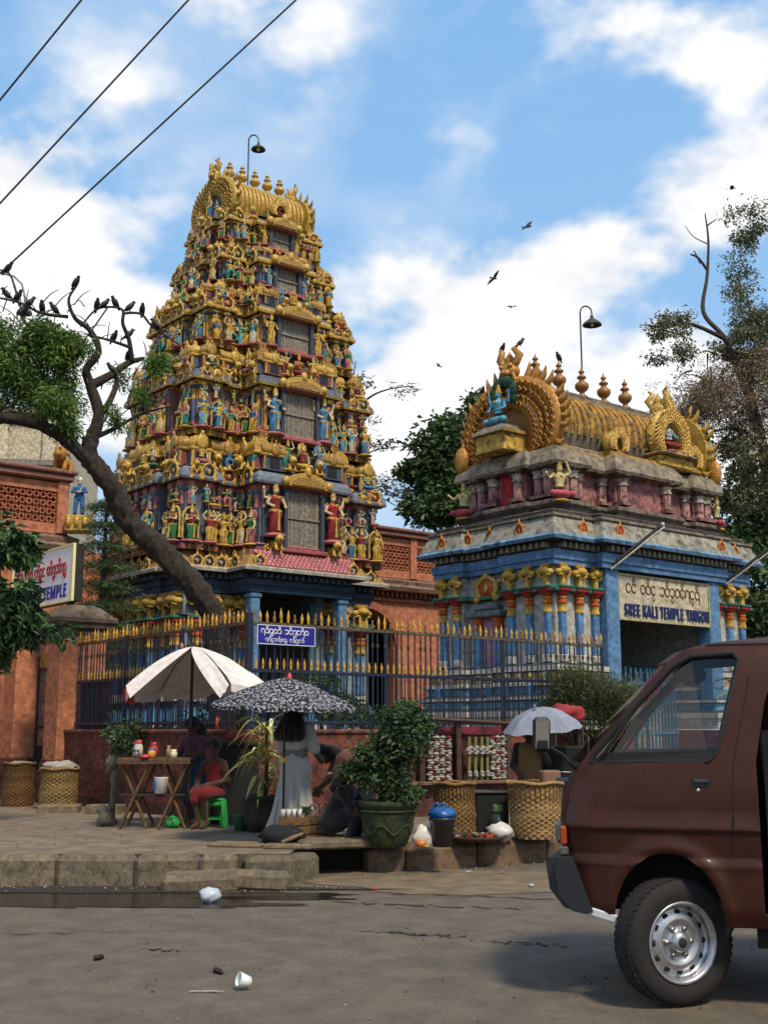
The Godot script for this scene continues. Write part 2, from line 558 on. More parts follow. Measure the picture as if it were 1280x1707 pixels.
func build_ground() -> void:
	var b := B.new()
	b.col = Color(1, 1, 1)
	b.sheet(2, 2, func(u: float, v: float) -> Vector3:
		var x := lerpf(-15, 15, u)
		var z := lerpf(-26, -1, v)
		return Vector3(x, -0.002, z))
	b.sheet(1, 1, func(u: float, v: float) -> Vector3: return Vector3(lerpf(-220, 220, u), -0.05, lerpf(-300, 90, v)))
	struct("road", b, M.asphalt)
	# broken edges and cracks in the old surface
	var r := RandomNumberGenerator.new()
	r.seed = 21
	for c in [[Vector2(-0.9, -11.6), Vector2(3.2, -10.6), 0.018], [Vector2(-0.7, -10.9), Vector2(1.4, -10.35), 0.03], [Vector2(-0.2, -9.3), Vector2(0.7, -9.0), 0.025], [Vector2(0.75, -8.85), Vector2(1.35, -8.65), 0.02], [Vector2(-1.7, -8.55), Vector2(-1.4, -8.5), 0.016], [Vector2(0.5, -12.2), Vector2(2.2, -11.7), 0.014], [Vector2(-4.5, -9.0), Vector2(-1.2, -9.35), 0.008]]:
		b = B.new()
		b.col = S(62, 55, 47)
		var n := 40
		var last := []
		for i in n + 1:
			var t := float(i) / n
			var p: Vector2 = c[0].lerp(c[1], t) + Vector2(r.randf_range(-0.04, 0.04), r.randf_range(-0.07, 0.07))
			var w: float = c[2] * (0.1 + pow(r.randf(), 2.0) * 2.2) * sin(PI * clampf(t, 0.06, 0.94))
			var pair := [Vector3(p.x, 0.002, p.y - w), Vector3(p.x, 0.002, p.y + w)]
			if last: b.quad(last[1], pair[1], pair[0], last[0])
			last = pair
		struct("road_crack", b, M.matte)
	b = B.new()
	b.col = S(235, 225, 205)
	b.lid(blob_poly(0.75, -12.3, 1.5, 0.95, 40, 0.16, 4), 0.003)
	struct("road_patch", b, M.dirt)
	b = B.new()
	b.col = Color(0.5, 0.5, 0.5)
	b.lid(blob_poly(-4.3, -10.85, 3.3, 0.62, 120, 0.5, 8), 0.004)
	b.lid(blob_poly(-1.0, -11.05, 0.75, 0.10, 30, 0.3, 9), 0.004)
	struct("puddle", b, M.water)
	b = B.new()
	b.col = S(92, 82, 64)
	b.lid(blob_poly(-3.2, -11.62, 3.2, 0.20, 90, 0.6, 18), 0.008)
	struct("gutter_mud", b, M.dirt)
	# pavement
	var plan := PackedVector2Array([Vector2(-60, -12.15), Vector2(-0.95, -12.15), Vector2(-0.93, -12.75), Vector2(-0.86, -12.8), Vector2(-0.84, -13.45), Vector2(-0.26, -13.6), Vector2(-0.2, -13.16), Vector2(-0.12, -13.2), Vector2(1.85, -14.42), Vector2(16, -23.1), Vector2(70, -56), Vector2(70, -140), Vector2(-60, -140)])
	b = B.new()
	b.col = Color(0.92, 0.9, 0.86)
	b.lid(plan, PY)
	b.col = Color(0.4, 0.38, 0.36)
	for i in 10:
		b.quad(Vector3(plan[i].x, -0.2, plan[i].y), Vector3(plan[i + 1].x, -0.2, plan[i + 1].y), Vector3(plan[i + 1].x, PY, plan[i + 1].y), Vector3(plan[i].x, PY, plan[i].y))
	var pave := struct("pavement", b, M.dirt)
	# slabs laid on the earth near the sellers, broken and uneven
	for s in [[-1.55, -12.95, 0.6, 0.36, 0.04], [-1.0, -12.75, 0.5, 0.3, 0.05], [-4.9, -18.2, 0.6, 0.4, 0.12], [-4.15, -18.0, 0.5, 0.4, 0.14], [-1.2, -14.0, 0.5, 0.3, 0.03]]:
		b = B.new()
		b.col = S(150, 140, 122)
		b.cbox(Vector3.ZERO, Vector3(s[2], s[4], s[3]), 0.012)
		obj("paving_slab", b, M.stone, pave, Transform3D(Basis(Vector3.UP, r.randf_range(-0.3, 0.3)) * Basis(Vector3.RIGHT, r.randf_range(-0.03, 0.03)), Vector3(s[0], PY + s[4] * 0.4, s[1])))
	# kerb stones
	var kerb := Node3D.new()
	kerb.name = "kerb"
	kerb.set_meta("kind", "structure")
	add_child(kerb)
	var x := -30.0
	while x < -1.45:
		var w := r.randf_range(0.62, 0.98)
		if x + w > -1.45: w = -1.45 - x
		b = B.new()
		var k := r.randf_range(0.86, 1.08)
		b.col = Color(0.25 * k, 0.235 * k, 0.205 * k)
		b.cbox(Vector3.ZERO, Vector3(w - 0.005, 0.36, 0.32), 0.05)
		obj("kerb_stone", b, M.stone, kerb, Transform3D(Basis.from_euler(Vector3(r.randf_range(-0.03, 0.03), r.randf_range(-0.02, 0.02), r.randf_range(-0.012, 0.012))), Vector3(x + w * 0.5, 0.11 + r.randf_range(-0.012, 0.008), -12.02 + r.randf_range(-0.015, 0.015))))
		x += w
	for s in [[-1.15, 0.10, -12.14, 0.5, 0.34, 0.34, 0.25], [-0.86, 0.08, -12.5, 0.26, 0.34, 0.4, -0.5]]:
		b = B.new()
		b.col = Color(0.20, 0.19, 0.165)
		b.cbox(Vector3.ZERO, Vector3(s[3], s[4], s[5]), 0.05)
		obj("kerb_stone", b, M.stone, kerb, Transform3D(Basis(Vector3.UP, s[6]), Vector3(s[0], s[1], s[2])))
	# the long rounded concrete kerb round the corner to the right
	var pts := [Vector3(-0.2, 0.1, -13.12), Vector3(0.2, 0.1, -13.25), Vector3(1.0, 0.1, -13.72), Vector3(1.85, 0.1, -14.25), Vector3(4.0, 0.1, -15.6), Vector3(16, 0.1, -22.95)]
	for i in 5:
		b = B.new()
		b.col = [Color(0.19, 0.16, 0.13), Color(0.25, 0.19, 0.15), Color(0.24, 0.18, 0.14), Color(0.22, 0.17, 0.14), Color(0.22, 0.18, 0.15)][i]
		var p: Vector3 = pts[i]
		var q: Vector3 = pts[i + 1]
		var d := (q - p)
		b.cbox(Vector3.ZERO, Vector3(d.length() - 0.01, 0.36, 0.32), 0.07)
		obj("kerb_stone", b, M.stone, kerb, Transform3D(Basis(Vector3.UP, atan2(-d.z, d.x)), (p + q) * 0.5))
	# fallen kerb stones lying in the gutter
	var names3 := ["longer broken kerb stone lying in the gutter on the left", "shorter rounded kerb stone lying beside the drain opening"]
	for i in 2:
		b = B.new()
		b.col = Color(0.23, 0.21, 0.18)
		b.cbox(Vector3.ZERO, [Vector3(0.75, 0.2, 0.3), Vector3(0.62, 0.2, 0.3)][i], 0.05)
		tag(obj("fallen_kerb_stone", b, M.stone, null, Transform3D(Basis.from_euler([Vector3(0.1, 0.08, 0.04), Vector3(-0.05, -0.12, -0.03)][i]), [Vector3(-1.75, 0.06, -11.68), Vector3(-1.22, 0.07, -11.72)][i])), names3[i], "stone", "kerb stones fallen into the gutter")
	b = B.new()     # slab over the drain mouth
	b.col = Color(0.24, 0.22, 0.19)
	b.cbox(Vector3(0, 0, 0), Vector3(0.98, 0.09, 0.8), 0.02)
	tag(obj("drain_slab", b, M.stone, null, Transform3D(Basis(Vector3.UP, 0.35), Vector3(-0.52, PY + 0.03, -13.18))), "stone slab lying over the dark drain mouth in the kerb", "slab")
	# crumbs of rubble, leaves and paper along the kerb: too many and small to count
	b = B.new()
	b.col = Color.WHITE
	b.cbox(Vector3.ZERO, Vector3(1, 0.6, 0.8), 0.2)
	var xs := []
	var cs := []
	for i in 1500:
		var px := r.randf_range(-6.5, 3.2)
		var pz := -11.8 + r.randf_range(-0.05, 0.35) * r.randf()
		if px > -0.3: pz = -13.0 - (px + 0.2) * 0.6 + r.randf_range(0.0, 0.5) * r.randf()
		var y := 0.004
		if i % 5 == 0:
			px = r.randf_range(-6, 2.5); pz = r.randf_range(-17.5, -12.4); y = PY
			if px > -0.3 and pz > -13.4 - px * 0.6: continue
		elif i % 5 == 1:
			pz = r.randf_range(-11.5, -6.0)
		var s := r.randf_range(0.006, 0.03) * (0.5 if i % 5 == 1 else 1.0)
		xs.append(Transform3D(Basis.from_euler(Vector3(r.randf(), r.randf() * 6, r.randf())) * s, Vector3(px, y, pz)))
		cs.append([S(90, 80, 66), S(120, 110, 95), S(70, 60, 48), S(150, 130, 90), S(200, 195, 185)][[0, 0, 1, 1, 2, 2, 3, 0, 1, 4][r.randi() % 10]])
	many("litter", b.mesh(), M.matte, xs, cs)
# ---------------------------------------------------------------- sculpture for the temple
var GOLD := S(216, 180, 84)
var GOLD2 := S(186, 148, 72)
var SLATE := S(72, 84, 100)
var BLUE := S(74, 138, 190)
var SKY := S(104, 184, 214)
var TEAL := S(44, 148, 140)
var GREEN := S(52, 132, 80)
var RED := S(150, 54, 54)
var PINK := S(200, 122, 126)
var CREAM := S(226, 204, 164)
var WHITE := S(222, 220, 212)
var ORANGE := S(212, 104, 48)
var DARK := S(40, 44, 50)

func make_figure(skirt: Color, skin: Color, top: Color, pose: int, seated := false, halo := 0) -> ArrayMesh:   # a stucco figure, one unit tall
	var b := B.new()
	var y0 := 0.0
	b.col = GOLD if pose % 2 else PINK
	b.lathe([Vector2(0, 0), Vector2(0.19, 0), Vector2(0.2, 0.03), Vector2(0.15, 0.06), Vector2(0, 0.06)], 8)
	if seated:
		b.col = skirt
		b.ball(Vector3(0, 0.17, 0.05), Vector3(0.27, 0.1, 0.19), 10, 4)
		b.ball(Vector3(0.24, 0.17, 0.12), Vector3(0.1, 0.075, 0.1), 6, 4)
		b.ball(Vector3(-0.24, 0.17, 0.12), Vector3(0.1, 0.075, 0.1), 6, 4)
		y0 = -0.24
		b.t = Transform3D(Basis().scaled(Vector3(1.25, 1.25, 1.25)), Vector3(0, -0.25, 0))
	else:
		b.col = skirt
		var fl := Basis().scaled(Vector3(1, 1, 0.75))
		if pose == 3:     # dancer: legs apart
			b.tube([Vector3(-0.05, 0.46, 0), Vector3(-0.15, 0.3, 0.06), Vector3(-0.1, 0.06, 0.02)], [0.085, 0.075, 0.045], 7)
			b.tube([Vector3(0.05, 0.46, 0), Vector3(0.19, 0.34, 0.08), Vector3(0.1, 0.2, 0.1)], [0.085, 0.07, 0.04], 7)
		else:
			b.lathe([Vector2(0.10, 0.06), Vector2(0.135, 0.1), Vector2(0.105, 0.26), Vector2(0.14, 0.4), Vector2(0.1, 0.48), Vector2(0, 0.5)], 9, Vector3.ZERO, fl)
			b.col = GOLD
			b.tube([Vector3(0, 0.45, 0.1), Vector3(0.01, 0.28, 0.1), Vector3(0, 0.1, 0.115)], [0.03, 0.022, 0.03], 5)
		b.lathe([Vector2(0.125, 0.42), Vector2(0.14, 0.44), Vector2(0.12, 0.465)], 8, Vector3.ZERO, fl)
	var fl2 := Basis().scaled(Vector3(1, 1, 0.72))
	b.col = top
	b.lathe([Vector2(0.09, 0.47), Vector2(0.082, 0.54), Vector2(0.118, 0.63), Vector2(0.12, 0.68), Vector2(0.05, 0.72), Vector2(0.038, 0.76)], 9, Vector3.ZERO, fl2)
	b.col = skin
	b.ball(Vector3(0, 0.795, 0.008), Vector3(0.052, 0.062, 0.056), 8, 6)
	b.ball(Vector3(0, 0.785, 0.062), Vector3(0.012, 0.018, 0.014), 5, 3)
	b.col = GOLD
	b.lathe([Vector2(0.055, 0.825), Vector2(0.062, 0.84), Vector2(0.045, 0.87), Vector2(0.05, 0.885), Vector2(0.028, 0.94), Vector2(0.033, 0.95), Vector2(0, 1.0)], 8)
	b.tube([Vector3(-0.07, 0.71, 0.03), Vector3(0, 0.655, 0.095), Vector3(0.07, 0.71, 0.03)], 0.014, 5)
	for s in [-1.0, 1.0]:
		var sh := Vector3(s * 0.118, 0.685, 0)
		var hands := []
		match pose:
			0: hands = [[Vector3(s * 0.17, 0.56, 0.02), Vector3(s * 0.06, 0.60, 0.12)]]
			1: hands = [[Vector3(s * 0.18, 0.55, 0.01), Vector3(s * 0.17, 0.43, 0.05)]] if s > 0 else [[Vector3(s * 0.19, 0.57, 0.04), Vector3(s * 0.16, 0.71, 0.1)]]
			2: hands = [[Vector3(s * 0.18, 0.56, 0.03), Vector3(s * 0.12, 0.5, 0.14)], [Vector3(s * 0.22, 0.66, -0.03), Vector3(s * 0.24, 0.83, 0)]]
			3: hands = [[Vector3(s * 0.22, 0.76, 0), Vector3(s * 0.13, 0.93, 0.02)]] if s > 0 else [[Vector3(s * 0.22, 0.62, 0), Vector3(s * 0.3, 0.7, 0.06)]]
			4: hands = [[Vector3(s * 0.21, 0.8, 0.0), Vector3(s * 0.11, 0.93, 0.0)]]
			5: hands = [[Vector3(s * 0.17, 0.55, 0), Vector3(s * 0.15, 0.42, 0.04)]]
		for h in hands:
			b.col = skin
			b.tube([sh, h[0], h[1]], [0.036, 0.03, 0.022], 6)
			b.ball(h[1], Vector3(0.028, 0.03, 0.028), 5, 4)
			b.col = GOLD
			b.ball(sh + Vector3(s * 0.012, 0.005, 0), Vector3(0.045, 0.035, 0.045), 6, 4)
	b.t = Transform3D()
	if halo == 1:
		b.col = GOLD
		var pts := []
		for i in 13:
			var a := PI * i / 12.0
			pts.append(Vector3(0.2 * cos(a), 0.62 + 0.3 * sin(a) , -0.05))
		b.tube([Vector3(0.2, 0.1, -0.05)] + pts + [Vector3(-0.2, 0.1, -0.05)], 0.03, 5)
	elif halo == 2:
		b.col = skirt
		b.lathe([Vector2(0, -0.02), Vector2(0.17, -0.02), Vector2(0.19, 0), Vector2(0.17, 0.02), Vector2(0, 0.02)], 12, Vector3(0, 0.8, -0.05), Basis(Vector3.RIGHT, PI / 2))
	return b.mesh()

func make_kudu(ring: Color, inner: Color) -> ArrayMesh:       # a horseshoe gable ornament, one unit wide, base at y 0
	var b := B.new()
	b.col = inner
	b.lathe([Vector2(0.32, -0.05), Vector2(0.3, 0.03), Vector2(0, 0.05)], 10, Vector3(0, 0.42, 0), Basis(Vector3.RIGHT, PI / 2))
	b.col = ring
	var pts := []
	var rad := []
	for i in 15:
		var a := deg_to_rad(lerpf(-50, 230, i / 14.0))
		pts.append(Vector3(0.36 * cos(a), 0.42 + 0.36 * sin(a), 0.02))
		rad.append(0.075 + 0.02 * (i % 2))
	b.tube(pts, rad, 6)
	b.lathe([Vector2(0.11, 0.74), Vector2(0.15, 0.8), Vector2(0.08, 0.9), Vector2(0.05, 0.96), Vector2(0, 1.12)], 6, Vector3(0, 0, 0.02))
	for s in [-1.0, 1.0]:
		b.ball(Vector3(s * 0.36, 0.1, 0.04), Vector3(0.15, 0.12, 0.1), 6, 4)
		b.ball(Vector3(s * 0.42, 0.62, 0.0), Vector3(0.07, 0.09, 0.06), 5, 4)
	b.ball(Vector3(0, 0.42, 0.06), Vector3(0.1, 0.14, 0.06), 6, 4)
	return b.mesh()

func make_shrine(long: float, body: Color, roof: Color) -> ArrayMesh:   # miniature shrine of a parapet row, one unit tall, facing +z
	var b := B.new()
	var w := 0.34 * long
	b.col = body
	b.box(Vector3(0, 0.2, 0), Vector3(w * 1.8, 0.4, 0.5))
	b.col = DARK
	b.box(Vector3(0, 0.2, 0.23), Vector3(w * 0.8, 0.32, 0.06))
	b.col = roof
	for s in [-1.0, 1.0]:
		b.tube([Vector3(s * w * 0.8, 0.0, 0.26), Vector3(s * w * 0.8, 0.4, 0.26)], 0.06, 6)
	b.cbox(Vector3(0, 0.43, 0), Vector3(w * 2.15, 0.09, 0.66), 0.03)
	if long < 1.3:
		b.lathe([Vector2(0.28, 0.47), Vector2(0.36, 0.55), Vector2(0.33, 0.66), Vector2(0.2, 0.77), Vector2(0.08, 0.82), Vector2(0.1, 0.86), Vector2(0, 1.0)], 8)
	else:
		var cs := PackedVector2Array([Vector2(-0.28, 0.47), Vector2(-0.33, 0.58), Vector2(-0.27, 0.7), Vector2(-0.14, 0.78), Vector2(0, 0.84), Vector2(0.14, 0.78), Vector2(0.27, 0.7), Vector2(0.33, 0.58), Vector2(0.28, 0.47)])
		cs.reverse()
		b.extrude(cs, w * 2.0, Transform3D(Basis(Vector3.UP, PI / 2), Vector3.ZERO), true)
		for k in 3:
			b.lathe([Vector2(0.03, 0.8), Vector2(0.06, 0.86), Vector2(0.02, 0.9), Vector2(0, 0.98)], 6, Vector3((k - 1) * w * 0.6, 0, 0))
	b.lathe([Vector2(0.2, -0.03), Vector2(0.22, 0.0), Vector2(0.12, 0.05), Vector2(0, 0.03)], 10, Vector3(0, 0.6, 0.33), Basis(Vector3.RIGHT, PI / 2))
	b.ball(Vector3(0, 0.82, 0.33), Vector3(0.06, 0.08, 0.05), 6, 4)
	return b.mesh()

func make_pilaster(shaft: Color, cap: Color, abacus: Color, foot: Color, w: float) -> ArrayMesh:   # one unit tall, centred on the wall face
	var b := B.new()
	b.col = foot
	b.box(Vector3(0, 0.05, 0), Vector3(w * 1.5, 0.1, w * 1.3))
	b.col = shaft
	b.lathe([Vector2(w * 0.5, 0.1), Vector2(w * 0.5, 0.62)], 8, Vector3.ZERO, Basis(Vector3.UP, PI / 8), true)
	b.col = cap
	b.lathe([Vector2(w * 0.62, 0.6), Vector2(w * 0.62, 0.65), Vector2(w * 0.5, 0.66), Vector2(w * 0.55, 0.74), Vector2(w * 0.72, 0.79), Vector2(w * 0.5, 0.83)], 8, Vector3.ZERO, Basis(Vector3.UP, PI / 8), true)
	b.col = abacus
	b.lathe([Vector2(w * 0.5, 0.83), Vector2(w * 0.95, 0.88), Vector2(w * 0.95, 0.92), Vector2(0, 0.92)], 8, Vector3.ZERO, Basis(Vector3.UP, PI / 8), true)
	b.col = cap
	b.box(Vector3(0, 0.96, 0.03), Vector3(w * 2.0, 0.08, w * 1.2))
	return b.mesh()

func make_kalasam(c: Color) -> ArrayMesh:       # pot finial, one unit tall
	var b := B.new()
	b.col = c
	b.lathe([Vector2(0.1, 0), Vector2(0.2, 0.02), Vector2(0.2, 0.07), Vector2(0.1, 0.12), Vector2(0.09, 0.2), Vector2(0.17, 0.24), Vector2(0.25, 0.34), Vector2(0.24, 0.44), Vector2(0.12, 0.52), Vector2(0.08, 0.58), Vector2(0.16, 0.62), Vector2(0.17, 0.66), Vector2(0.07, 0.72), Vector2(0.06, 0.77), Vector2(0.11, 0.8), Vector2(0.1, 0.83), Vector2(0.04, 0.88), Vector2(0, 1.0)], 12)
	return b.mesh()

func make_lion(c: Color) -> ArrayMesh:           # crouching lion, one unit long, facing +z
	var b := B.new()
	b.col = c
	b.ball(Vector3(0, 0.3, -0.15), Vector3(0.2, 0.2, 0.38), 8, 6)
	b.ball(Vector3(0, 0.32, -0.42), Vector3(0.2, 0.24, 0.18), 8, 5)
	b.ball(Vector3(0, 0.52, 0.25), Vector3(0.22, 0.25, 0.2), 8, 6)
	b.ball(Vector3(0, 0.5, 0.42), Vector3(0.12, 0.11, 0.12), 6, 5)
	for s in [-1.0, 1.0]:
		b.tube([Vector3(s * 0.14, 0.35, 0.15), Vector3(s * 0.15, 0.06, 0.22), Vector3(s * 0.15, 0.04, 0.36)], [0.09, 0.07, 0.06], 6)
		b.tube([Vector3(s * 0.16, 0.3, -0.4), Vector3(s * 0.2, 0.1, -0.25), Vector3(s * 0.2, 0.04, -0.1)], [0.11, 0.08, 0.06], 6)
		b.ball(Vector3(s * 0.13, 0.74, 0.22), Vector3(0.05, 0.06, 0.04), 5, 4)
	b.tube([Vector3(0, 0.35, -0.55), Vector3(0.06, 0.6, -0.66), Vector3(0, 0.75, -0.55)], [0.04, 0.03, 0.05], 5)
	return b.mesh()

func horse_curve(w: float, h: float, n: int) -> PackedVector2Array:    # horseshoe outline of a barrel roof, from the right foot over the top to the left foot
	var p := PackedVector2Array()
	for i in n + 1:
		var a := deg_to_rad(lerpf(-38, 218, float(i) / n))
		var x := cos(a) * w
		var y := (sin(a) + 0.616) / 1.616 * h
		if i * 2 == n: y += h * 0.07
		p.append(Vector2(x, y))
	return p

func make_gable(w: float, h: float, c: Color, c2: Color, petals: int, open_back: bool, inner := 0.72) -> ArrayMesh:   # great horseshoe end of a barrel roof facing +z, with flame petals and a beast mask on top
	var b := B.new()
	var cur := horse_curve(w * inner, h * (0.25 + 0.75 * inner), 28)
	var big := horse_curve(w * 1.28, h * 1.16, 28)
	if not open_back:
		b.col = c2
		for i in 28:
			b.tri(Vector3(0, h * 0.4, -0.02), Vector3(cur[i].x, cur[i].y, 0.06), Vector3(cur[i + 1].x, cur[i + 1].y, 0.06), true)
	for r in 3:
		b.col = c if r != 1 else c * Color(0.82, 0.78, 0.7)
		b.sg += 1
		var k0: float = [0.0, 0.4, 0.62][r]
		var k1: float = [0.4, 0.62, 1.0][r]
		for i in 28:
			var a := cur[i].lerp(big[i], k0); var d := cur[i + 1].lerp(big[i + 1], k0)
			var e := cur[i].lerp(big[i], k1); var f := cur[i + 1].lerp(big[i + 1], k1)
			var z0: float = [0.13, 0.06, 0.12][r]
			b.quad(Vector3(a.x, a.y, z0), Vector3(e.x, e.y, z0), Vector3(f.x, f.y, z0), Vector3(d.x, d.y, z0), true)
			b.quad(Vector3(e.x, e.y, z0), Vector3(e.x, e.y, -0.1), Vector3(f.x, f.y, -0.1), Vector3(f.x, f.y, z0), true)
			b.quad(Vector3(a.x, a.y, -0.1), Vector3(a.x, a.y, z0), Vector3(d.x, d.y, z0), Vector3(d.x, d.y, -0.1), true)
			b.quad(Vector3(e.x, e.y, -0.1), Vector3(a.x, a.y, -0.1), Vector3(d.x, d.y, -0.1), Vector3(f.x, f.y, -0.1))
	# scrollwork on the ring
	b.col = c
	var rr := RandomNumberGenerator.new()
	rr.seed = 5
	for i in range(1, 28):
		for k in 4:
			var q := cur[i].lerp(big[i], 0.16 + 0.22 * k)
			b.tube([Vector3(q.x - 0.05, q.y - 0.03, 0.13), Vector3(q.x + rr.randf_range(-0.03, 0.03), q.y + 0.05, 0.17), Vector3(q.x + 0.05, q.y - 0.01, 0.14), Vector3(q.x + 0.01, q.y - 0.04, 0.15)], 0.022, 4, false)
	for i in petals:
		var t := (i + 0.5) / petals
		var q := big[int(t * 28)]
		var d := Vector2(q.x, q.y - h * 0.42).normalized()
		var base := Vector3(q.x, q.y, 0.0)
		b.tube([base, base + Vector3(d.x, d.y, 0) * w * 0.12, base + Vector3(d.x, d.y + 0.5, 0) * w * 0.2], [w * 0.07, w * 0.055, w * 0.012], 6)
	# mask with horns and bulging eyes
	var top := Vector3(0, h * 1.2, 0.05)
	var m := w * 0.29
	b.ball(top + Vector3(0, m * 0.3, 0), Vector3(m * 0.75, m * 0.65, m * 0.6), 8, 6)
	b.ball(top + Vector3(0, m * 0.05, m * 0.5), Vector3(m * 0.45, m * 0.3, m * 0.35), 7, 5)
	for s in [-1.0, 1.0]:
		b.ball(top + Vector3(s * m * 0.4, m * 0.55, m * 0.4), Vector3(m * 0.22, m * 0.22, m * 0.2), 6, 5)
		b.tube([top + Vector3(s * m * 0.5, m * 0.7, 0), top + Vector3(s * m * 0.9, m * 1.25, 0), top + Vector3(s * m * 0.55, m * 1.75, 0.05), top + Vector3(s * m * 0.85, m * 2.0, 0)], [m * 0.28, m * 0.3, m * 0.22, m * 0.08], 6)
		b.tube([top + Vector3(s * m * 0.5, 0, m * 0.3), top + Vector3(s * m * 0.75, -m * 0.5, m * 0.3)], [m * 0.2, m * 0.1], 5)
	b.lathe([Vector2(m * 0.3, m * 0.8), Vector2(m * 0.4, m * 1.1), Vector2(m * 0.2, m * 1.4), Vector2(0, m * 1.7)], 6, top)
	return b.mesh()

func edges_of(plan: PackedVector2Array) -> Array:
	var out := []
	for i in plan.size():
		var p := plan[i]
		var q := plan[(i + 1) % plan.size()]
		var d := (q - p).normalized()
		out.append({"p": p, "q": q, "d": d, "n": Vector2(-d.y, d.x), "len": p.distance_to(q)})
	return out

func on_edge(e: Dictionary, s: float, out: float, y: float, sc: Vector3) -> Transform3D:
	var w: Vector2 = e.p + e.d * s + e.n * out
	return Transform3D(Basis(Vector3.UP, atan2(e.n.x, e.n.y)).scaled_local(sc), Vector3(w.x, y, w.y))
# ---------------------------------------------------------------- gateway tower
func tier_plan(a: float, b: float, bh: float, bo: float, cw: float, rc: float, sh: float, so: float) -> PackedVector2Array:
	return PackedVector2Array([Vector2(-a, b), Vector2(-a + cw, b), Vector2(-a + cw, b - rc), Vector2(-bh, b - rc), Vector2(-bh, b + bo), Vector2(bh, b + bo), Vector2(bh, b - rc), Vector2(a - cw, b - rc), Vector2(a - cw, b), Vector2(a, b),
		Vector2(a, b - cw), Vector2(a - rc, b - cw), Vector2(a - rc, sh), Vector2(a + so, sh), Vector2(a + so, -sh), Vector2(a - rc, -sh), Vector2(a - rc, -b + cw), Vector2(a, -b + cw), Vector2(a, -b),
		Vector2(-a, -b), Vector2(-a, -b + cw), Vector2(-a + rc, -b + cw), Vector2(-a + rc, -sh), Vector2(-a - so, -sh), Vector2(-a - so, sh), Vector2(-a + rc, sh), Vector2(-a + rc, b - cw), Vector2(-a, b - cw)])

var stand := []
var seated := []
var dancers := []
var ladies := []
var pale := []

func figure_set() -> void:
	var defs := [[BLUE, CREAM, GOLD, 1, 0], [GREEN, CREAM, RED, 0, 1], [SKY, CREAM, TEAL, 2, 0], [PINK, CREAM, GREEN, 1, 2], [SKY, SKY, GOLD, 0, 0], [GOLD, GREEN, GOLD, 2, 1], [TEAL, CREAM, PINK, 5, 0], [GOLD, CREAM, RED, 4, 0], [S(222, 176, 60), S(206, 150, 110), BLUE, 1, 2], [BLUE, SKY, GOLD, 2, 1], [GREEN, S(206, 150, 110), GOLD, 0, 0], [RED, PINK, GOLD, 5, 1], [WHITE, CREAM, SKY, 4, 2], [GOLD, GOLD, GOLD, 1, 1], [TEAL, TEAL, GOLD, 3, 0], [CREAM, CREAM, GOLD, 4, 0], [GOLD, S(216, 170, 120), TEAL, 2, 0]]
	for d in defs: stand.append(make_figure(d[0], d[1], d[2], d[3], false, d[4]))
	for d in [[PINK, CREAM, GOLD, 1, 0], [GREEN, CREAM, CREAM, 0, 0], [BLUE, SKY, GOLD, 2, 1], [GOLD, CREAM, RED, 1, 2], [RED, S(206, 150, 110), ORANGE, 0, 0], [GOLD, GOLD, GOLD, 5, 1]]:
		seated.append(make_figure(d[0], d[1], d[2], d[3], true, d[4]))
	for d in [[ORANGE, CREAM, GOLD, 3, 0], [TEAL, CREAM, GREEN, 3, 0], [RED, BLUE, GOLD, 3, 0], [BLUE, CREAM, BLUE, 3, 2]]:
		dancers.append(make_figure(d[0], d[1], d[2], d[3], false, d[4]))
	for d in [[SKY, CREAM, WHITE, 4], [CREAM, CREAM, TEAL, 3], [GOLD, WHITE, GOLD, 0], [TEAL, CREAM, SKY, 1], [WHITE, SKY, PINK, 2], [PINK, CREAM, GREEN, 3], [GREEN, TEAL, GOLD, 4]]: pale.append(make_figure(d[0], d[1], d[2], d[3], d[3] == 0))
	ladies = [make_figure(S(150, 34, 40), CREAM, RED, 2), make_figure(S(146, 30, 44), CREAM, S(190, 40, 50), 2, false, 0), make_figure(BLUE, CREAM, BLUE, 2, false, 0), make_figure(GOLD, GOLD, GOLD, 2, false, 0)]

func add_window(t: Node, x: float, y: float, z: float, hw: float, h: float, shutter := S(186, 182, 174)) -> void:
	var b := B.new()
	b.col = SLATE
	for s in [-1.0, 1.0]: b.cbox(Vector3(s * (hw + 0.05), h * 0.5, 0.05), Vector3(0.1, h, 0.16), 0.02)
	b.col = PINK * Color(0.75, 0.62, 0.62)
	b.cbox(Vector3(0, h + 0.06, 0.06), Vector3(hw * 2 + 0.26, 0.13, 0.2), 0.02)
	b.cbox(Vector3(0, -0.05, 0.07), Vector3(hw * 2 + 0.3, 0.1, 0.24), 0.02)
	b.col = S(120, 116, 108)
	b.box(Vector3(0, h * 0.5, -0.05), Vector3(hw * 2, h, 0.02))
	var w := obj("window", b, M.paint, t, Transform3D(Basis(), Vector3(x, y, z)))
	b = B.new()
	b.col = shutter
	b.cbox(Vector3(0, h * 0.5, 0), Vector3(0.042, h, 0.03), 0.008)
	var bar := b.mesh()
	var n := maxi(6, int(hw * 2 / 0.056))
	for i in n:
		put("bar", bar, M.wood, w, Transform3D(Basis(Vector3.FORWARD, sin(i * 7.3) * 0.006), Vector3(-hw + (i + 0.5) * hw * 2 / n, 0, sin(i * 3.7) * 0.004)))
	b = B.new()
	b.col = S(170, 168, 160)
	b.box(Vector3(0, h * 0.52, 0.03), Vector3(hw * 2, 0.04, 0.03))
	obj("crossbar", b, M.wood, w)

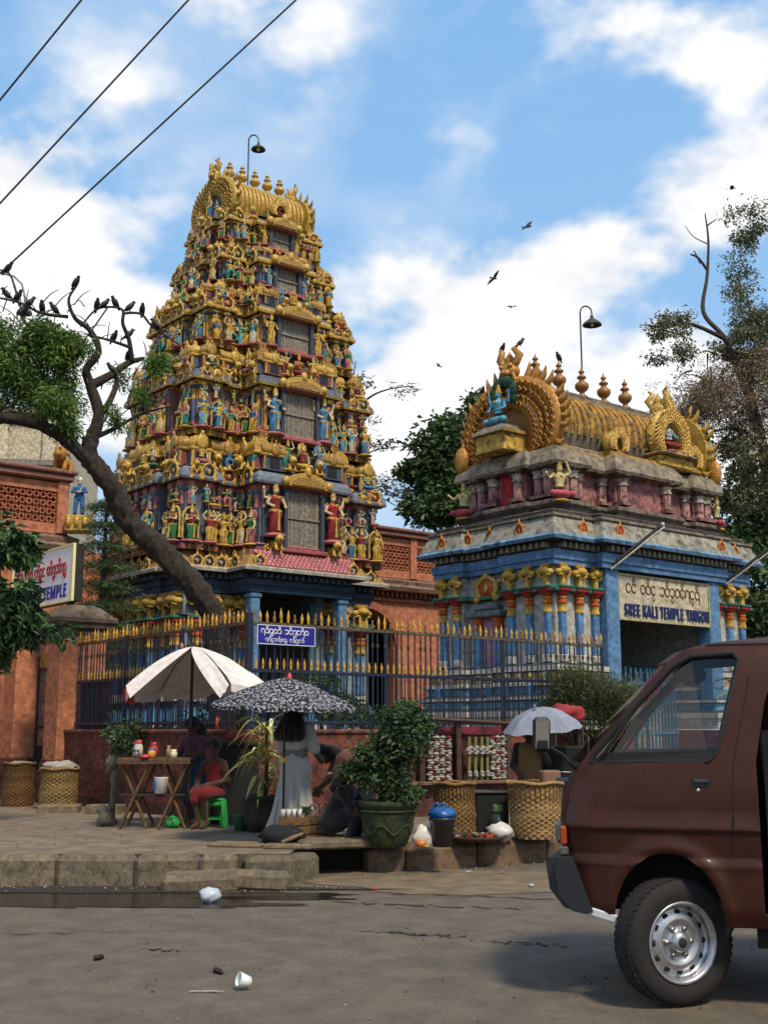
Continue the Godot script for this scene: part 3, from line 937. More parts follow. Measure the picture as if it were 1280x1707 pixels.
func build_tower() -> void:
	figure_set()
	var t := thing("gateway_tower", "tall gold temple gateway tower crowded with painted figures, barred windows up its middle", "temple tower", Vector3(-3.34, PY, -28.2), TURN)
	t.position.y = 0
	var r := RandomNumberGenerator.new()
	r.seed = 41
	var kudu := [make_kudu(GOLD, RED), make_kudu(GOLD, S(60, 70, 90)), make_kudu(GOLD2, GOLD)]
	var kuta := [make_shrine(1.0, S(96, 120, 150), GOLD), make_shrine(1.0, S(150, 84, 84), GOLD2)]
	var shala := [make_shrine(1.9, S(84, 104, 128), GOLD2), make_shrine(1.9, S(156, 90, 88), GOLD)]
	var pil := [make_pilaster(SLATE, PINK, S(120, 130, 150), DARK, 0.085), make_pilaster(S(86, 120, 168), GOLD, SLATE, PINK, 0.085), make_pilaster(GOLD2, GOLD, SLATE, GOLD2, 0.085)]
	var lion := make_lion(GOLD)
	build_tower_base(t)
	var tiers := [
		{"y": 5.44, "w": 1.52, "c": 0.34, "h": 0.78, "a": 2.66, "b": 1.64, "bh": 1.12, "bo": 0.62, "cw": 0.62, "rc": 0.16, "sh": 0.7, "so": 0.14, "f": 0.76, "ww": 0.46, "wy": 0.06, "wh": 1.38},
		{"y": 8.08, "w": 1.24, "c": 0.30, "h": 0.66, "a": 2.38, "b": 1.53, "bh": 0.98, "bo": 0.52, "cw": 0.56, "rc": 0.15, "sh": 0.62, "so": 0.13, "f": 0.70, "ww": 0.44, "wy": 0.06, "wh": 1.10},
		{"y": 10.28, "w": 0.88, "c": 0.26, "h": 0.50, "a": 1.98, "b": 1.34, "bh": 0.88, "bo": 0.46, "cw": 0.48, "rc": 0.13, "sh": 0.54, "so": 0.12, "f": 0.58, "ww": 0.42, "wy": 0.03, "wh": 0.80},
		{"y": 11.90, "w": 0.68, "c": 0.22, "h": 0.30, "a": 1.53, "b": 1.11, "bh": 0.70, "bo": 0.32, "cw": 0.40, "rc": 0.11, "sh": 0.44, "so": 0.1, "f": 0.50, "ww": 0.31, "wy": 0.03, "wh": 0.60},
		{"y": 13.08, "w": 0.60, "c": 0.20, "h": 0.12, "a": 1.25, "b": 0.96, "bh": 0.56, "bo": 0.18, "cw": 0.34, "rc": 0.09, "sh": 0.38, "so": 0.08, "f": 0.44, "ww": 0.27, "wy": 0.03, "wh": 0.50}]
	var ti := 0
	for d in tiers:
		var plan := tier_plan(d.a, d.b, d.bh, d.bo, d.cw, d.rc, d.sh, d.so)
		var y: float = d.y
		var wy: float = y + d.w
		var k: float = d.w / 1.5 * 0.5 + 0.5
		var b := B.new()
		var low := PINK if ti == 0 else GOLD2
		b.sweep(plan, [Vector2(0.14 * k, y - 0.06), Vector2(0.16 * k, y + 0.05), Vector2(0.10 * k, y + 0.07), Vector2(0.13 * k, y + 0.12), Vector2(0.06 * k, y + 0.17), Vector2(0.0, y + 0.19)], [low * Color(0.7, 0.6, 0.6), SLATE, GOLD if ti else SLATE, PINK * Color(0.8, 0.7, 0.7), SLATE])
		b.sweep(plan, [Vector2(0, y + 0.18), Vector2(0, wy + 0.02)], [[S(104, 116, 138), S(150, 106, 100), S(150, 128, 84), S(112, 124, 144), S(150, 122, 84)][ti]])
		obj("wall", b, M.paint, t)
		b = B.new()
		var cg := S(128, 140, 158) if ti == 0 else GOLD
		b.sweep(plan, [Vector2(0.0, wy - 0.1), Vector2(0.06, wy - 0.06), Vector2(0.07, wy), Vector2(0.13 * k, wy + 0.01), Vector2(0.20 * k, wy - 0.02), Vector2(0.22 * k, wy + 0.03), Vector2(0.19 * k, wy + d.c * 0.45), Vector2(0.11 * k, wy + d.c * 0.75), Vector2(0.02, wy + d.c * 0.85), Vector2(0.03, wy + d.c), Vector2(-0.06, wy + d.c)], [GOLD2, PINK if ti == 0 else GOLD, DARK, DARK, cg, S(112, 122, 138) if ti == 1 else cg * Color(0.92, 0.92, 0.95), S(96, 104, 118) if ti else cg, S(132, 96, 84) if ti else cg, SLATE, SLATE], true)
		# parapet body behind the row of little shrines, up to the next tier
		var hy: float = wy + d.c
		b.sweep(plan, [Vector2(-0.07, hy - 0.01), Vector2(-0.12, hy + d.h * 0.45), Vector2(-0.1, hy + d.h * 0.47), Vector2(-0.22, hy + d.h + 0.02)], [S(120, 92, 60), GOLD, S(112, 96, 84)])
		var inner := PackedVector2Array()
		for p in plan: inner.append(p * 0.93)
		b.col = S(90, 80, 70)
		b.lid(inner, hy + d.h)
		obj("cornice", b, M.gold if ti else M.paint, t)
		var es := edges_of(plan)
		var fig: float = d.f
		for i in es.size():
			var e: Dictionary = es[i]
			if e.n.y < -0.5: continue
			var back: bool = e.p.y < -0.2 and e.q.y < -0.2 and e.n.x > 0.5
			if back: continue
			var L: float = e.len
			var bay: bool = i == 4
			# kudus on the cornice
			if L > 0.3:
				var nk := maxi(1, int(round(L / (0.29 * k + 0.04))))
				var na := maxi(2, int(round(L / 0.27)))
				for j in na:
					if bay and absf((j + 0.5) / na - 0.5) < 0.24: continue
					put("small_arch", kudu[(j + ti) % 3], M.gold, t, on_edge(e, (j + 0.5) * L / na, 0.15 * k, y - 0.06, Vector3(0.24, 0.2, 0.24)))
				if bay: nk = 0
				for j in nk:
					var s := (j + 0.5) * L / nk
					put("kudu", kudu[(j + i + ti) % 3], M.gold, t, on_edge(e, s, 0.19 * k, wy - 0.03, Vector3(0.33, 0.36, 0.33) * (0.6 + 0.5 * k) * (1.0 + 0.25 * (j % 2))))
			if not bay and L > 0.3:
				var nc := maxi(2, int(round(L / 0.26)))
				for j in nc: put("crest", (lion if (j + i) % 3 == 0 else seated[(j * 2 + i + ti) % seated.size()]), (M.gold if (j + i) % 3 == 0 else M.paint), t, on_edge(e, (j + 0.5) * L / nc, 0.13 * k, wy + d.c * 0.5, Vector3.ONE * (0.22 + 0.10 * k) * (1.0 + 0.3 * sin(j * 4.0 + i))))
			# pilasters
			if L > 0.3:
				var sp := 0.09
				var ps := [sp, L - sp]
				if L > 0.9 and not bay: ps = [sp, L * 0.35, L * 0.65, L - sp]
				for s in ps:
					put("pilaster", pil[(ti + i) % 3 if ti else 0], M.paint, t, on_edge(e, s, 0.03, y + 0.18, Vector3(1, d.w - 0.22, 1)))
			# standing figures
			if bay:
				var lady := 0.0
				for s in [-1.0, 1.0]:
					var m: ArrayMesh = ladies[0] if ti == 0 and s < 0 else ladies[1] if ti == 0 else ladies[2] if ti in [1, 3] else ladies[3]
					var hgt: float = 1.32 if ti == 0 else d.w * 0.98
					lady = d.ww + (0.34 if ti == 0 else 0.25 if ti < 3 else 0.2)
					put("figure", m, M.paint, t, on_edge(e, L * 0.5 + s * lady, 0.16 if ti == 0 else 0.12, y + (0.3 if ti == 0 else 0.06), Vector3.ONE * hgt))
					if ti == 0:
						put("lion", lion, M.gold, t, on_edge(e, L * 0.5 + s * lady, 0.22, y - 0.02, Vector3(0.5, 0.5, 0.5)))
			elif L > 0.3:
				var nf := maxi(1, int(round((L - 0.04) / (fig * 0.31))))
				for j in nf:
					var s := L * 0.5 if nf == 1 else lerpf(0.1, L - 0.1, float(j) / (nf - 1)) if L < 0.9 else (j + 0.5) * L / nf
					var m: ArrayMesh = stand[(j * 5 + i * 3 + ti * 4 + r.randi() % 3) % stand.size()]
					var hh := minf(fig * r.randf_range(0.94, 1.16), d.w - 0.1)
					put("figure", m, M.paint, t, on_edge(e, s, 0.15 + 0.07 * (j % 2), y + 0.09, Vector3(1.15, 1.0, 1.15) * hh))
			# smaller pale and turquoise figures on brackets above them
			if ti < 3 and not bay and L > 0.3:
				var nu := maxi(2, int(round(L / (0.34 - 0.05 * ti))))
				for j in nu: put("bracket_figure", pale[(j * 3 + i + ti) % pale.size()], M.paint, t, on_edge(e, (j + 0.5) * L / nu, 0.08 + 0.05 * (j % 2), y + d.w * (0.62 + 0.05 * ((j + i) % 2)), Vector3.ONE * d.w * 0.3))
			# row of little shrines and seated figures on top
			if d.h > 0.25 and L > 0.3:
				if bay:
					for s in [0.14, 0.86]:
						put("miniature_shrine", shala[ti % 2], M.gold, t, on_edge(e, L * s, -0.02, hy - 0.02, Vector3(0.66, 0.95, 0.66) * d.h * 1.05))
						put("sculpture", dancers[(ti + int(s * 9)) % dancers.size()], M.paint, t, on_edge(e, L * (0.5 + (s - 0.5) * 0.55), 0.1, hy + 0.02, Vector3.ONE * d.h * 0.95))
					put("sculpture", seated[(ti + 3) % seated.size()], M.paint, t, on_edge(e, L * 0.5, 0.06, hy + 0.06, Vector3.ONE * d.h * 0.9))
					put("lion", lion, M.gold, t, on_edge(e, L * 0.33, 0.1, hy, Vector3.ONE * d.h * 0.6))
					put("lion", lion, M.gold, t, on_edge(e, L * 0.67, 0.1, hy, Vector3.ONE * d.h * 0.6))
				else:
					var corner: bool = L < d.cw + 0.02 and L > d.cw - 0.02
					if corner:
						put("miniature_shrine", kuta[(ti + i) % 2], M.gold, t, on_edge(e, L * 0.5, -d.h * 0.12, hy - 0.04, Vector3(0.98, 1.18, 0.98) * d.h))
						put("sculpture", seated[(i + ti) % seated.size()], M.paint, t, on_edge(e, L * 0.5, 0.13, hy - 0.03, Vector3.ONE * d.h * 0.78))
					else:
						put("miniature_shrine", shala[(ti + i) % 2], M.gold, t, on_edge(e, L * 0.5, -0.02, hy - 0.03, Vector3(0.9, 1.15, 0.9) * d.h))
						var nn := maxi(2, int(round(L / (0.33 * d.h + 0.05))))
						for j in nn:
							var pick := (j * 3 + i + ti) % 4
							var m2: ArrayMesh = dancers[(j + i + ti) % dancers.size()] if pick == 1 else lion if pick == 2 else seated[(j * 2 + i + ti) % seated.size()]
							put("sculpture", m2, M.paint if pick != 2 else M.gold, t, on_edge(e, (j + 0.5) * L / nn, 0.1 + 0.09 * (j % 2), hy - 0.03, Vector3.ONE * d.h * (0.62 if pick == 2 else r.randf_range(0.74, 1.05))))
		# window with its arched hood
		var zb: float = d.b + d.bo
		add_window(t, 0, y + d.wy + 0.02, zb + 0.07, d.ww, d.wh)
		b = B.new()
		b.col = GOLD
		var hw: float = d.ww + 0.2
		var hood := PackedVector2Array([Vector2(-hw, 0), Vector2(hw, 0), Vector2(hw * 0.95, 0.12)])
		hood.append_array(arc(0, 0.08, hw * 0.86, 0.26 * k, 5, 175, 12))
		hood.append(Vector2(-hw * 0.95, 0.12))
		b.extrude(hood, 0.3, Transform3D(Basis(), Vector3(0, 0, 0.04)))
		b.col = GOLD2
		b.extrude(arc(0, 0.03, hw * 0.7, 0.2 * k, 0, 180, 12), 0.36, Transform3D(Basis(), Vector3(0, 0, 0.04)))
		b.col = GOLD
		b.ball(Vector3(0, 0.36 * k, 0.16), Vector3(0.1, 0.14, 0.08), 7, 5)
		for s in [-1.0, 1.0]: b.ball(Vector3(s * hw * 0.9, 0.1, 0.16), Vector3(0.11, 0.12, 0.09), 7, 5)
		obj("window_hood", b, M.gold, t, Transform3D(Basis(), Vector3(0, wy - 0.02, zb + 0.12)))
		ti += 1
	# two big creatures flanking the tower's second storey front, a garland of gold over the sill
	build_tower_roof(t)

func build_tower_base(t: Node) -> void:
	var a := 2.56
	var bz := 1.54
	var plan := PackedVector2Array([Vector2(-a, bz), Vector2(-a + 0.62, bz), Vector2(-a + 0.62, bz - 0.16), Vector2(-1.25, bz - 0.16), Vector2(-1.25, bz), Vector2(-0.95, bz), Vector2(-0.95, -0.9), Vector2(0.95, -0.9), Vector2(0.95, bz), Vector2(1.25, bz), Vector2(1.25, bz - 0.16), Vector2(a - 0.62, bz - 0.16), Vector2(a - 0.62, bz), Vector2(a, bz), Vector2(a, -bz), Vector2(-a, -bz), Vector2(-a, -0.72), Vector2(-a - 0.12, -0.72), Vector2(-a - 0.12, 0.72), Vector2(-a, 0.72)])
	var b := B.new()
	b.sweep(plan, [Vector2(0.32, PY), Vector2(0.32, 0.62), Vector2(0.26, 0.66), Vector2(0.26, 0.95), Vector2(0.33, 1.0), Vector2(0.33, 1.08), Vector2(0.2, 1.14), Vector2(0.2, 1.45), Vector2(0.3, 1.5), Vector2(0.3, 1.62), Vector2(0.12, 1.95), Vector2(0.0, 2.12)], [WHITE, BLUE, SLATE, WHITE, BLUE, SKY, SLATE, S(96, 120, 150), WHITE, BLUE, SLATE])
	b.sweep(plan, [Vector2(0, 2.1), Vector2(0, 4.7)], [S(150, 166, 182)])
	obj("base_wall", b, M.paint, t)
	b = B.new()
	b.sweep(plan, [Vector2(0.02, 3.94), Vector2(0.12, 3.96), Vector2(0.13, 4.0), Vector2(0.03, 4.03)], [SLATE, S(120, 140, 150), SLATE])
	obj("moulding", b, M.paint, t)
	var es := edges_of(plan)
	var col := make_column()
	for i in es.size():
		var e: Dictionary = es[i]
		if e.n.y < -0.5 or e.n.x > 0.5 or e.len < 0.25 or i in [5, 6, 7, 8]: continue
		var n := maxi(1, int(round(e.len / 0.42)))
		for j in n:
			put("column", col, M.paint, t, on_edge(e, (j + 0.5) * e.len / n, 0.07, 2.1, Vector3(1.1, 1.04, 1.1)))
	# porch: two blue posts carry the projecting eaves
	b = B.new()
	b.col = S(100, 148, 196)
	b.cbox(Vector3(0, 2.46, 0), Vector3(0.24, 4.36, 0.24), 0.02)
	b.cbox(Vector3(0, 0.5, 0), Vector3(0.34, 0.5, 0.34), 0.03)
	b.cbox(Vector3(0, 4.42, 0), Vector3(0.3, 0.1, 0.3), 0.02)
	var post := b.mesh()
	for s in [-1.0, 1.0]: put("porch_post", post, M.paint, t, Transform3D(Basis(), Vector3(s * 1.2, 0, 2.2)))
	b = B.new()
	b.col = S(78, 130, 138)
	b.cbox(Vector3(0, 2.3, 0), Vector3(0.13, 4.3, 0.13), 0.02)
	var thin := b.mesh()
	for s in [-1.0, 1.0]: put("door_post", thin, M.paint, t, Transform3D(Basis(), Vector3(s * 0.8, 0, 1.62)))
	b = B.new()
	b.col = S(70, 66, 62)
	b.box(Vector3(0, 2.2, 0), Vector3(0.9, 4.0, 0.06))
	b.col = S(88, 84, 78)
	for k in 4: b.box(Vector3(0, 0.9 + k * 0.95, 0.045), Vector3(0.7, 0.75, 0.03))
	put("door_leaf", b.mesh(), M.wood, t, Transform3D(Basis(Vector3.UP, -1.2), Vector3(0.72, 0, 1.15)))
	b = B.new()
	b.col = S(58, 56, 54)
	b.box(Vector3(0, 4.62, 1.2), Vector3(2.5, 0.06, 2.1))
	obj("porch_ceiling", b, M.paint, t)
	# dark blue entablature, dentils and eaves
	var p2 := PackedVector2Array([Vector2(-a, bz), Vector2(-1.35, bz), Vector2(-1.35, 2.32), Vector2(1.35, 2.32), Vector2(1.35, bz), Vector2(a, bz), Vector2(a, -bz), Vector2(-a, -bz), Vector2(-a, -0.72), Vector2(-a - 0.12, -0.72), Vector2(-a - 0.12, 0.72), Vector2(-a, 0.72)])
	b = B.new()
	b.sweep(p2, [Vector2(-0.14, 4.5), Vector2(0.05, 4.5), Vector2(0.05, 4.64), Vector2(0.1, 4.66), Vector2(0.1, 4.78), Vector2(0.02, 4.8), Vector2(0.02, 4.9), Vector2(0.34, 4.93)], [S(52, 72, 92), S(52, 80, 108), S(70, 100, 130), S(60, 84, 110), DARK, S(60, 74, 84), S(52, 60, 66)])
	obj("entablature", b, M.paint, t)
	b = B.new()
	b.col = S(92, 110, 124)
	b.cbox(Vector3.ZERO, Vector3(0.07, 0.1, 0.2), 0.01)
	var dent := b.mesh()
	for e in edges_of(p2):
		if e.n.y < -0.5 or e.n.x > 0.5: continue
		var n := int(e.len / 0.16)
		for j in n: put("dentil", dent, M.paint, t, on_edge(e, (j + 0.5) * e.len / n, 0.12, 4.85, Vector3.ONE))
	b = B.new()
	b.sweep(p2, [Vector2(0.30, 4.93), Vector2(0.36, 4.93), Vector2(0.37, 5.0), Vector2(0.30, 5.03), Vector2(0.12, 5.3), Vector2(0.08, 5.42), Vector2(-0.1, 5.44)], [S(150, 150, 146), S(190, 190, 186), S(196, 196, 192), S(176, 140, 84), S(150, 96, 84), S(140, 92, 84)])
	b.col = S(130, 96, 88)
	b.lid(p2, 5.43)
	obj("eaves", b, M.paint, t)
	# pink fish-scale tiles over the porch
	b = B.new()
	b.ball(Vector3(0, 0, 0), Vector3(0.065, 0.028, 0.08), 7, 4)
	b.col = S(222, 146, 150)
	var b2 := B.new()
	b2.col = S(214, 136, 142)
	b2.ball(Vector3(0, 0, 0), Vector3(0.062, 0.026, 0.075), 7, 4)
	var tile := b2.mesh()
	for row in 5:
		for j in 23:
			var f := row / 4.0
			put("roof_tile", tile, M.paint, t, Transform3D(Basis(Vector3.RIGHT, 0.85), Vector3(-1.3 + (j + 0.5 * (row % 2)) * 0.117, 5.09 + f * 0.28, 2.32 + lerpf(0.27, 0.12, f))))
	# gold frieze of small arches and creatures on the eaves either side
	var kd := make_kudu(GOLD, S(60, 70, 110))
	var fig := make_figure(GOLD, GOLD, GOLD2, 2)
	for e in edges_of(p2):
		if e.n.y < -0.5 or (e.n.x > 0.5 and e.p.y < 1.0) or e.len < 0.4: continue
		var main: bool = e.n.y > 0.5 and e.len > 2.0
		var n := 2 if main else maxi(1, int(e.len / 0.3))
		for j in n:
			var s: float = (0.06 if j == 0 else e.len - 0.06) if main else (j + 0.5) * e.len / n
			put("kudu", kd, M.gold, t, on_edge(e, s, 0.27, 4.98, Vector3.ONE * 0.36))
			if not main: put("figure", fig, M.gold, t, on_edge(e, minf(s + 0.15, e.len), 0.16, 5.16, Vector3.ONE * 0.3))

func make_column() -> ArrayMesh:        # banded temple column, 2.3 m tall: blue shaft, gold and orange capital, red and green abacus, gold bracket
	var b := B.new()
	b.col = WHITE
	b.cbox(Vector3(0, 0.09, 0), Vector3(0.27, 0.18, 0.2), 0.015)
	b.col = S(98, 150, 208)
	b.cbox(Vector3(0, 0.68, 0), Vector3(0.19, 1.02, 0.15), 0.03)
	b.col = GOLD
	b.lathe([Vector2(0.11, 1.14), Vector2(0.125, 1.17), Vector2(0.11, 1.2), Vector2(0.1, 1.27), Vector2(0.12, 1.33)], 8, Vector3.ZERO, Basis(Vector3.UP, PI / 8))
	b.col = S(208, 96, 44)
	b.lathe([Vector2(0.1, 1.33), Vector2(0.15, 1.39), Vector2(0.1, 1.42), Vector2(0.13, 1.48)], 8, Vector3.ZERO, Basis(Vector3.UP, PI / 8))
	b.col = GOLD
	b.lathe([Vector2(0.12, 1.48), Vector2(0.12, 1.51)], 8, Vector3.ZERO, Basis(Vector3.UP, PI / 8))
	b.col = S(196, 66, 44)
	b.lathe([Vector2(0.1, 1.51), Vector2(0.15, 1.57), Vector2(0.2, 1.63)], 8, Vector3.ZERO, Basis(Vector3.UP, PI / 8))
	b.col = S(158, 36, 40)
	b.cbox(Vector3(0, 1.67, 0), Vector3(0.44, 0.09, 0.34), 0.02)
	b.col = S(60, 130, 112)
	b.cbox(Vector3(0, 1.74, 0), Vector3(0.48, 0.06, 0.38), 0.015)
	b.col = GOLD
	b.cbox(Vector3(0, 1.9, 0.02), Vector3(0.16, 0.28, 0.14), 0.02)
	b.ball(Vector3(0, 2.12, 0.1), Vector3(0.17, 0.1, 0.13), 8, 5)
	for s in [-1.0, 1.0]:
		b.ball(Vector3(s * 0.17, 2.08, 0.05), Vector3(0.1, 0.08, 0.1), 7, 5)
		b.tube([Vector3(s * 0.07, 1.95, 0.09), Vector3(s * 0.13, 2.02, 0.14), Vector3(s * 0.21, 2.0, 0.1)], [0.035, 0.03, 0.02], 5)
	b.col = GOLD2
	b.cbox(Vector3(0, 2.24, 0.0), Vector3(0.3, 0.1, 0.2), 0.02)
	return b.mesh()

func build_tower_roof(t: Node) -> void:
	var y0 := 13.98
	var b := B.new()
	# collar under the barrel
	var p := PackedVector2Array([Vector2(-1.05, 0.72), Vector2(1.05, 0.72), Vector2(1.05, -0.72), Vector2(-1.05, -0.72)])
	b.sweep(p, [Vector2(0.1, y0 - 0.12), Vector2(0.0, y0 - 0.02), Vector2(0.0, y0 + 0.06), Vector2(0.1, y0 + 0.1), Vector2(0.02, y0 + 0.14)], [GOLD2, S(90, 70, 60), GOLD, GOLD])
	var cs := horse_curve(0.78, 1.08, 20)
	var ring := []
	b.col = GOLD
	for i in 20:
		b.quad(Vector3(-1.08, y0 + 0.06 + cs[i].y, cs[i].x), Vector3(1.08, y0 + 0.06 + cs[i].y, cs[i].x), Vector3(1.08, y0 + 0.06 + cs[i + 1].y, cs[i + 1].x), Vector3(-1.08, y0 + 0.06 + cs[i + 1].y, cs[i + 1].x), true)
	obj("barrel_roof", b, M.gold, t)
	# ribs and swags on the barrel
	b = B.new()
	b.col = GOLD
	var pts := []
	for i in 9: pts.append(Vector3(0, y0 + 0.07 + cs[i].y, cs[i].x + 0.004))
	b.tube(pts, [0.03, 0.035, 0.045, 0.05, 0.05, 0.045, 0.04, 0.03, 0.02], 6)
	var rib := b.mesh()
	for i in 17: put("roof_rib", rib, M.gold, t, Transform3D(Basis(), Vector3(-0.96 + i * 0.12, 0, 0)))
	b = B.new()
	b.col = GOLD2
	for k in 3: b.tube([Vector3(-1.0, y0 + 0.86 + 0.09 * k, 0.52 - 0.17 * k), Vector3(1.0, y0 + 0.86 + 0.09 * k, 0.52 - 0.17 * k)], 0.035, 6)
	b.cbox(Vector3(0, y0 + 1.2, 0), Vector3(2.1, 0.1, 0.26), 0.03)
	obj("ridge", b, M.gold, t)
	var kal := make_kalasam(GOLD)
	for i in 5: put("finial", kal, M.gold, t, Transform3D(Basis().scaled(Vector3(0.56, 0.62, 0.56)), Vector3(-0.76 + i * 0.38, y0 + 1.22, 0)))
	var g := make_gable(0.80, 1.06, GOLD, S(70, 78, 96), 15, false, 0.62)
	put("gable", g, M.gold, t, Transform3D(Basis(Vector3.UP, -PI / 2), Vector3(-1.12, y0 - 0.05, 0)))
	put("gable", g, M.gold, t, Transform3D(Basis(Vector3.UP, PI / 2), Vector3(1.08, y0 - 0.05, 0)))
	put("figure", stand[0], M.paint, t, Transform3D(Basis(Vector3.UP, -PI / 2).scaled(Vector3.ONE * 0.7), Vector3(-1.32, y0 + 0.05, 0)))
	for k in [-1.0, 1.0]: put("figure", stand[3 + int(k)], M.paint, t, Transform3D(Basis(Vector3.UP, -PI / 2).scaled(Vector3.ONE * 0.5), Vector3(-1.35, y0 - 0.1, k * 0.42)))
	# small dormer in the middle with a seated red figure, dwarfs along the foot of the barrel
	var sm := make_gable(0.22, 0.34, GOLD, S(120, 40, 40), 9, false, 0.75)
	put("dormer", sm, M.gold, t, Transform3D(Basis(), Vector3(0.12, y0 + 0.18, 0.92)))
	put("figure", seated[4], M.paint, t, Transform3D(Basis().scaled(Vector3.ONE * 0.36), Vector3(0.12, y0 + 0.2, 0.98)))
	for i in 6:
		put("figure", (seated[(i * 2 + 1) % 6] if i % 2 else dancers[i % 4]), M.paint, t, Transform3D(Basis().scaled(Vector3.ONE * 0.42), Vector3(-1.05 + i * 0.42, y0 - 0.14, 0.98)))
# ---------------------------------------------------------------- gate pavilion
func build_pavilion() -> void:
	var t := thing("gate_pavilion", "squat blue and white temple gate pavilion with gold barrel roof behind the van", "pavilion", Vector3(4.45, 0, -24.58), TURN)
	var A := 2.95
	var Z := 1.575
	var plan := PackedVector2Array([Vector2(-A, Z), Vector2(-1.72, Z), Vector2(-1.72, -1.2), Vector2(1.72, -1.2), Vector2(1.72, Z), Vector2(A, Z), Vector2(A, -Z), Vector2(-A, -Z), Vector2(-A, -0.9), Vector2(-A + 0.16, -0.9), Vector2(-A + 0.16, 0.35), Vector2(-A, 0.35)])
	var b := B.new()
	b.sweep(plan, [Vector2(0.36, PY), Vector2(0.36, 1.0), Vector2(0.38, 1.02), Vector2(0.38, 1.5), Vector2(0.34, 1.52), Vector2(0.34, 1.72), Vector2(0.38, 1.74), Vector2(0.38, 1.84), Vector2(0.27, 1.9), Vector2(0.27, 2.02), Vector2(0.33, 2.05), Vector2(0.33, 2.1), Vector2(0.2, 2.16), Vector2(0.2, 2.28), Vector2(0.26, 2.3), Vector2(0.26, 2.36), Vector2(0.16, 2.38), Vector2(0.16, 2.55), Vector2(0.24, 2.57), Vector2(0.24, 2.66), Vector2(0.06, 2.72), Vector2(0, 2.74)],
		[S(120, 40, 60), S(120, 40, 60), S(126, 44, 64), WHITE, WHITE, WHITE, WHITE, S(60, 66, 76), S(130, 190, 220), SLATE, WHITE, S(60, 66, 76), S(110, 176, 220), SLATE, WHITE, WHITE, S(200, 170, 120), S(50, 54, 60), WHITE, SLATE, WHITE])
	b.sweep(plan, [Vector2(0, 2.73), Vector2(0, 4.56)], [S(196, 198, 194)])
	obj("wall", b, M.paint, t)
	b = B.new()
	b.sweep(plan, [Vector2(0.02, 4.0), Vector2(0.14, 4.03), Vector2(0.16, 4.08), Vector2(0.05, 4.12)], [S(50, 110, 96), S(84, 150, 134), S(60, 120, 104)])
	obj("moulding", b, M.paint, t)
	var col := make_column()
	var es := edges_of(plan)
	b = B.new()
	b.col = WHITE
	b.cbox(Vector3(0, 0, 0), Vector3(0.15, 0.17, 0.06), 0.02)
	b.col = GOLD
	b.ball(Vector3(0, 0.01, 0.04), Vector3(0.045, 0.06, 0.03), 6, 4)
	var tab := b.mesh()
	b = B.new()
	b.col = S(104, 170, 224)
	b.cbox(Vector3(0, 0, 0), Vector3(0.17, 0.26, 0.08), 0.02)
	var blk := b.mesh()
	for i in es.size():
		var e: Dictionary = es[i]
		if e.n.y < -0.5 or i in [1, 2, 3]: continue
		if e.len > 0.3:
			var spots := [0.14, 0.60, 1.04] if e.n.y > 0.5 else [0.14, 0.62, 1.08] if i == 11 else [0.12, 0.54] if i == 7 else []
			if i == 5: spots = [0.3, 1.0]
			if i == 4: spots = [0.2, 0.65, 1.1]
			for s in spots:
				put("column", col, M.paint, t, on_edge(e, s, 0.05, 2.72, Vector3(0.74, 0.8, 0.8)))
			var n := int(e.len / 0.26)
			for j in n:
				put("tablet", tab, M.paint, t, on_edge(e, (j + 0.5) * e.len / n, 0.19, 2.465, Vector3.ONE))
				if j % 2 == 0: put("block", blk, M.paint, t, on_edge(e, (j + 0.5) * e.len / n, 0.24, 2.2, Vector3.ONE))
	# niche on the left face: pink slot under a grey hood and a gold arch
	var e9: Dictionary = es[9]
	b = B.new()
	b.col = S(196, 150, 176)
	b.box(Vector3(0, 0.85, 0), Vector3(0.34, 1.7, 0.06))
	b.col = S(104, 168, 224)
	for s in [-1.0, 1.0]: b.cbox(Vector3(s * 0.27, 0.62, 0.05), Vector3(0.15, 1.24, 0.14), 0.02)
	b.col = ORANGE
	for s in [-1.0, 1.0]: b.lathe([Vector2(0.08, 1.24), Vector2(0.12, 1.3), Vector2(0.08, 1.34), Vector2(0.13, 1.42), Vector2(0.13, 1.46)], 8, Vector3(s * 0.27, 0, 0.05))
	b.col = S(120, 134, 140)
	b.cbox(Vector3(0, 1.53, 0.08), Vector3(0.95, 0.12, 0.3), 0.03)
	b.cbox(Vector3(0, 1.66, 0.07), Vector3(0.7, 0.14, 0.24), 0.05)
	obj("niche", b, M.paint, t, on_edge(e9, e9.len * 0.5, 0.02, 2.2, Vector3.ONE))
	var kd := make_kudu(GOLD, ORANGE)
	put("kudu", kd, M.gold, t, on_edge(e9, e9.len * 0.5, 0.1, 3.98, Vector3(0.75, 0.62, 0.6)))
	# gateway posts and lintel
	b = B.new()
	b.col = S(98, 146, 194)
	b.cbox(Vector3(0, 2.4, 0), Vector3(0.36, 4.3, 0.36), 0.03)
	b.cbox(Vector3(0, 0.7, 0), Vector3(0.46, 0.9, 0.46), 0.03)
	var post := b.mesh()
	for s in [-1.0, 1.0]: put("gate_post", post, M.paint, t, Transform3D(Basis(), Vector3(s * 1.6, 0, Z + 0.08)))
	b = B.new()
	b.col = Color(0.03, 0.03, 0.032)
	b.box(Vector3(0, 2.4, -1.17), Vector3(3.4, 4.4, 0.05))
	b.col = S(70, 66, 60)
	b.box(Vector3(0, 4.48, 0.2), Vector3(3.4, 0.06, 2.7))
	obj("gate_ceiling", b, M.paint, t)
	b = B.new()     # blue folding grille standing open at the right
	b.col = S(62, 128, 170)
	for k in 9: b.box(Vector3(-0.6 + k * 0.15, 1.5, 0), Vector3(0.035, 2.4, 0.035))
	for k in 3: b.box(Vector3(0, 0.5 + k * 0.95, 0.02), Vector3(1.3, 0.06, 0.04))
	b.col = S(40, 84, 110)
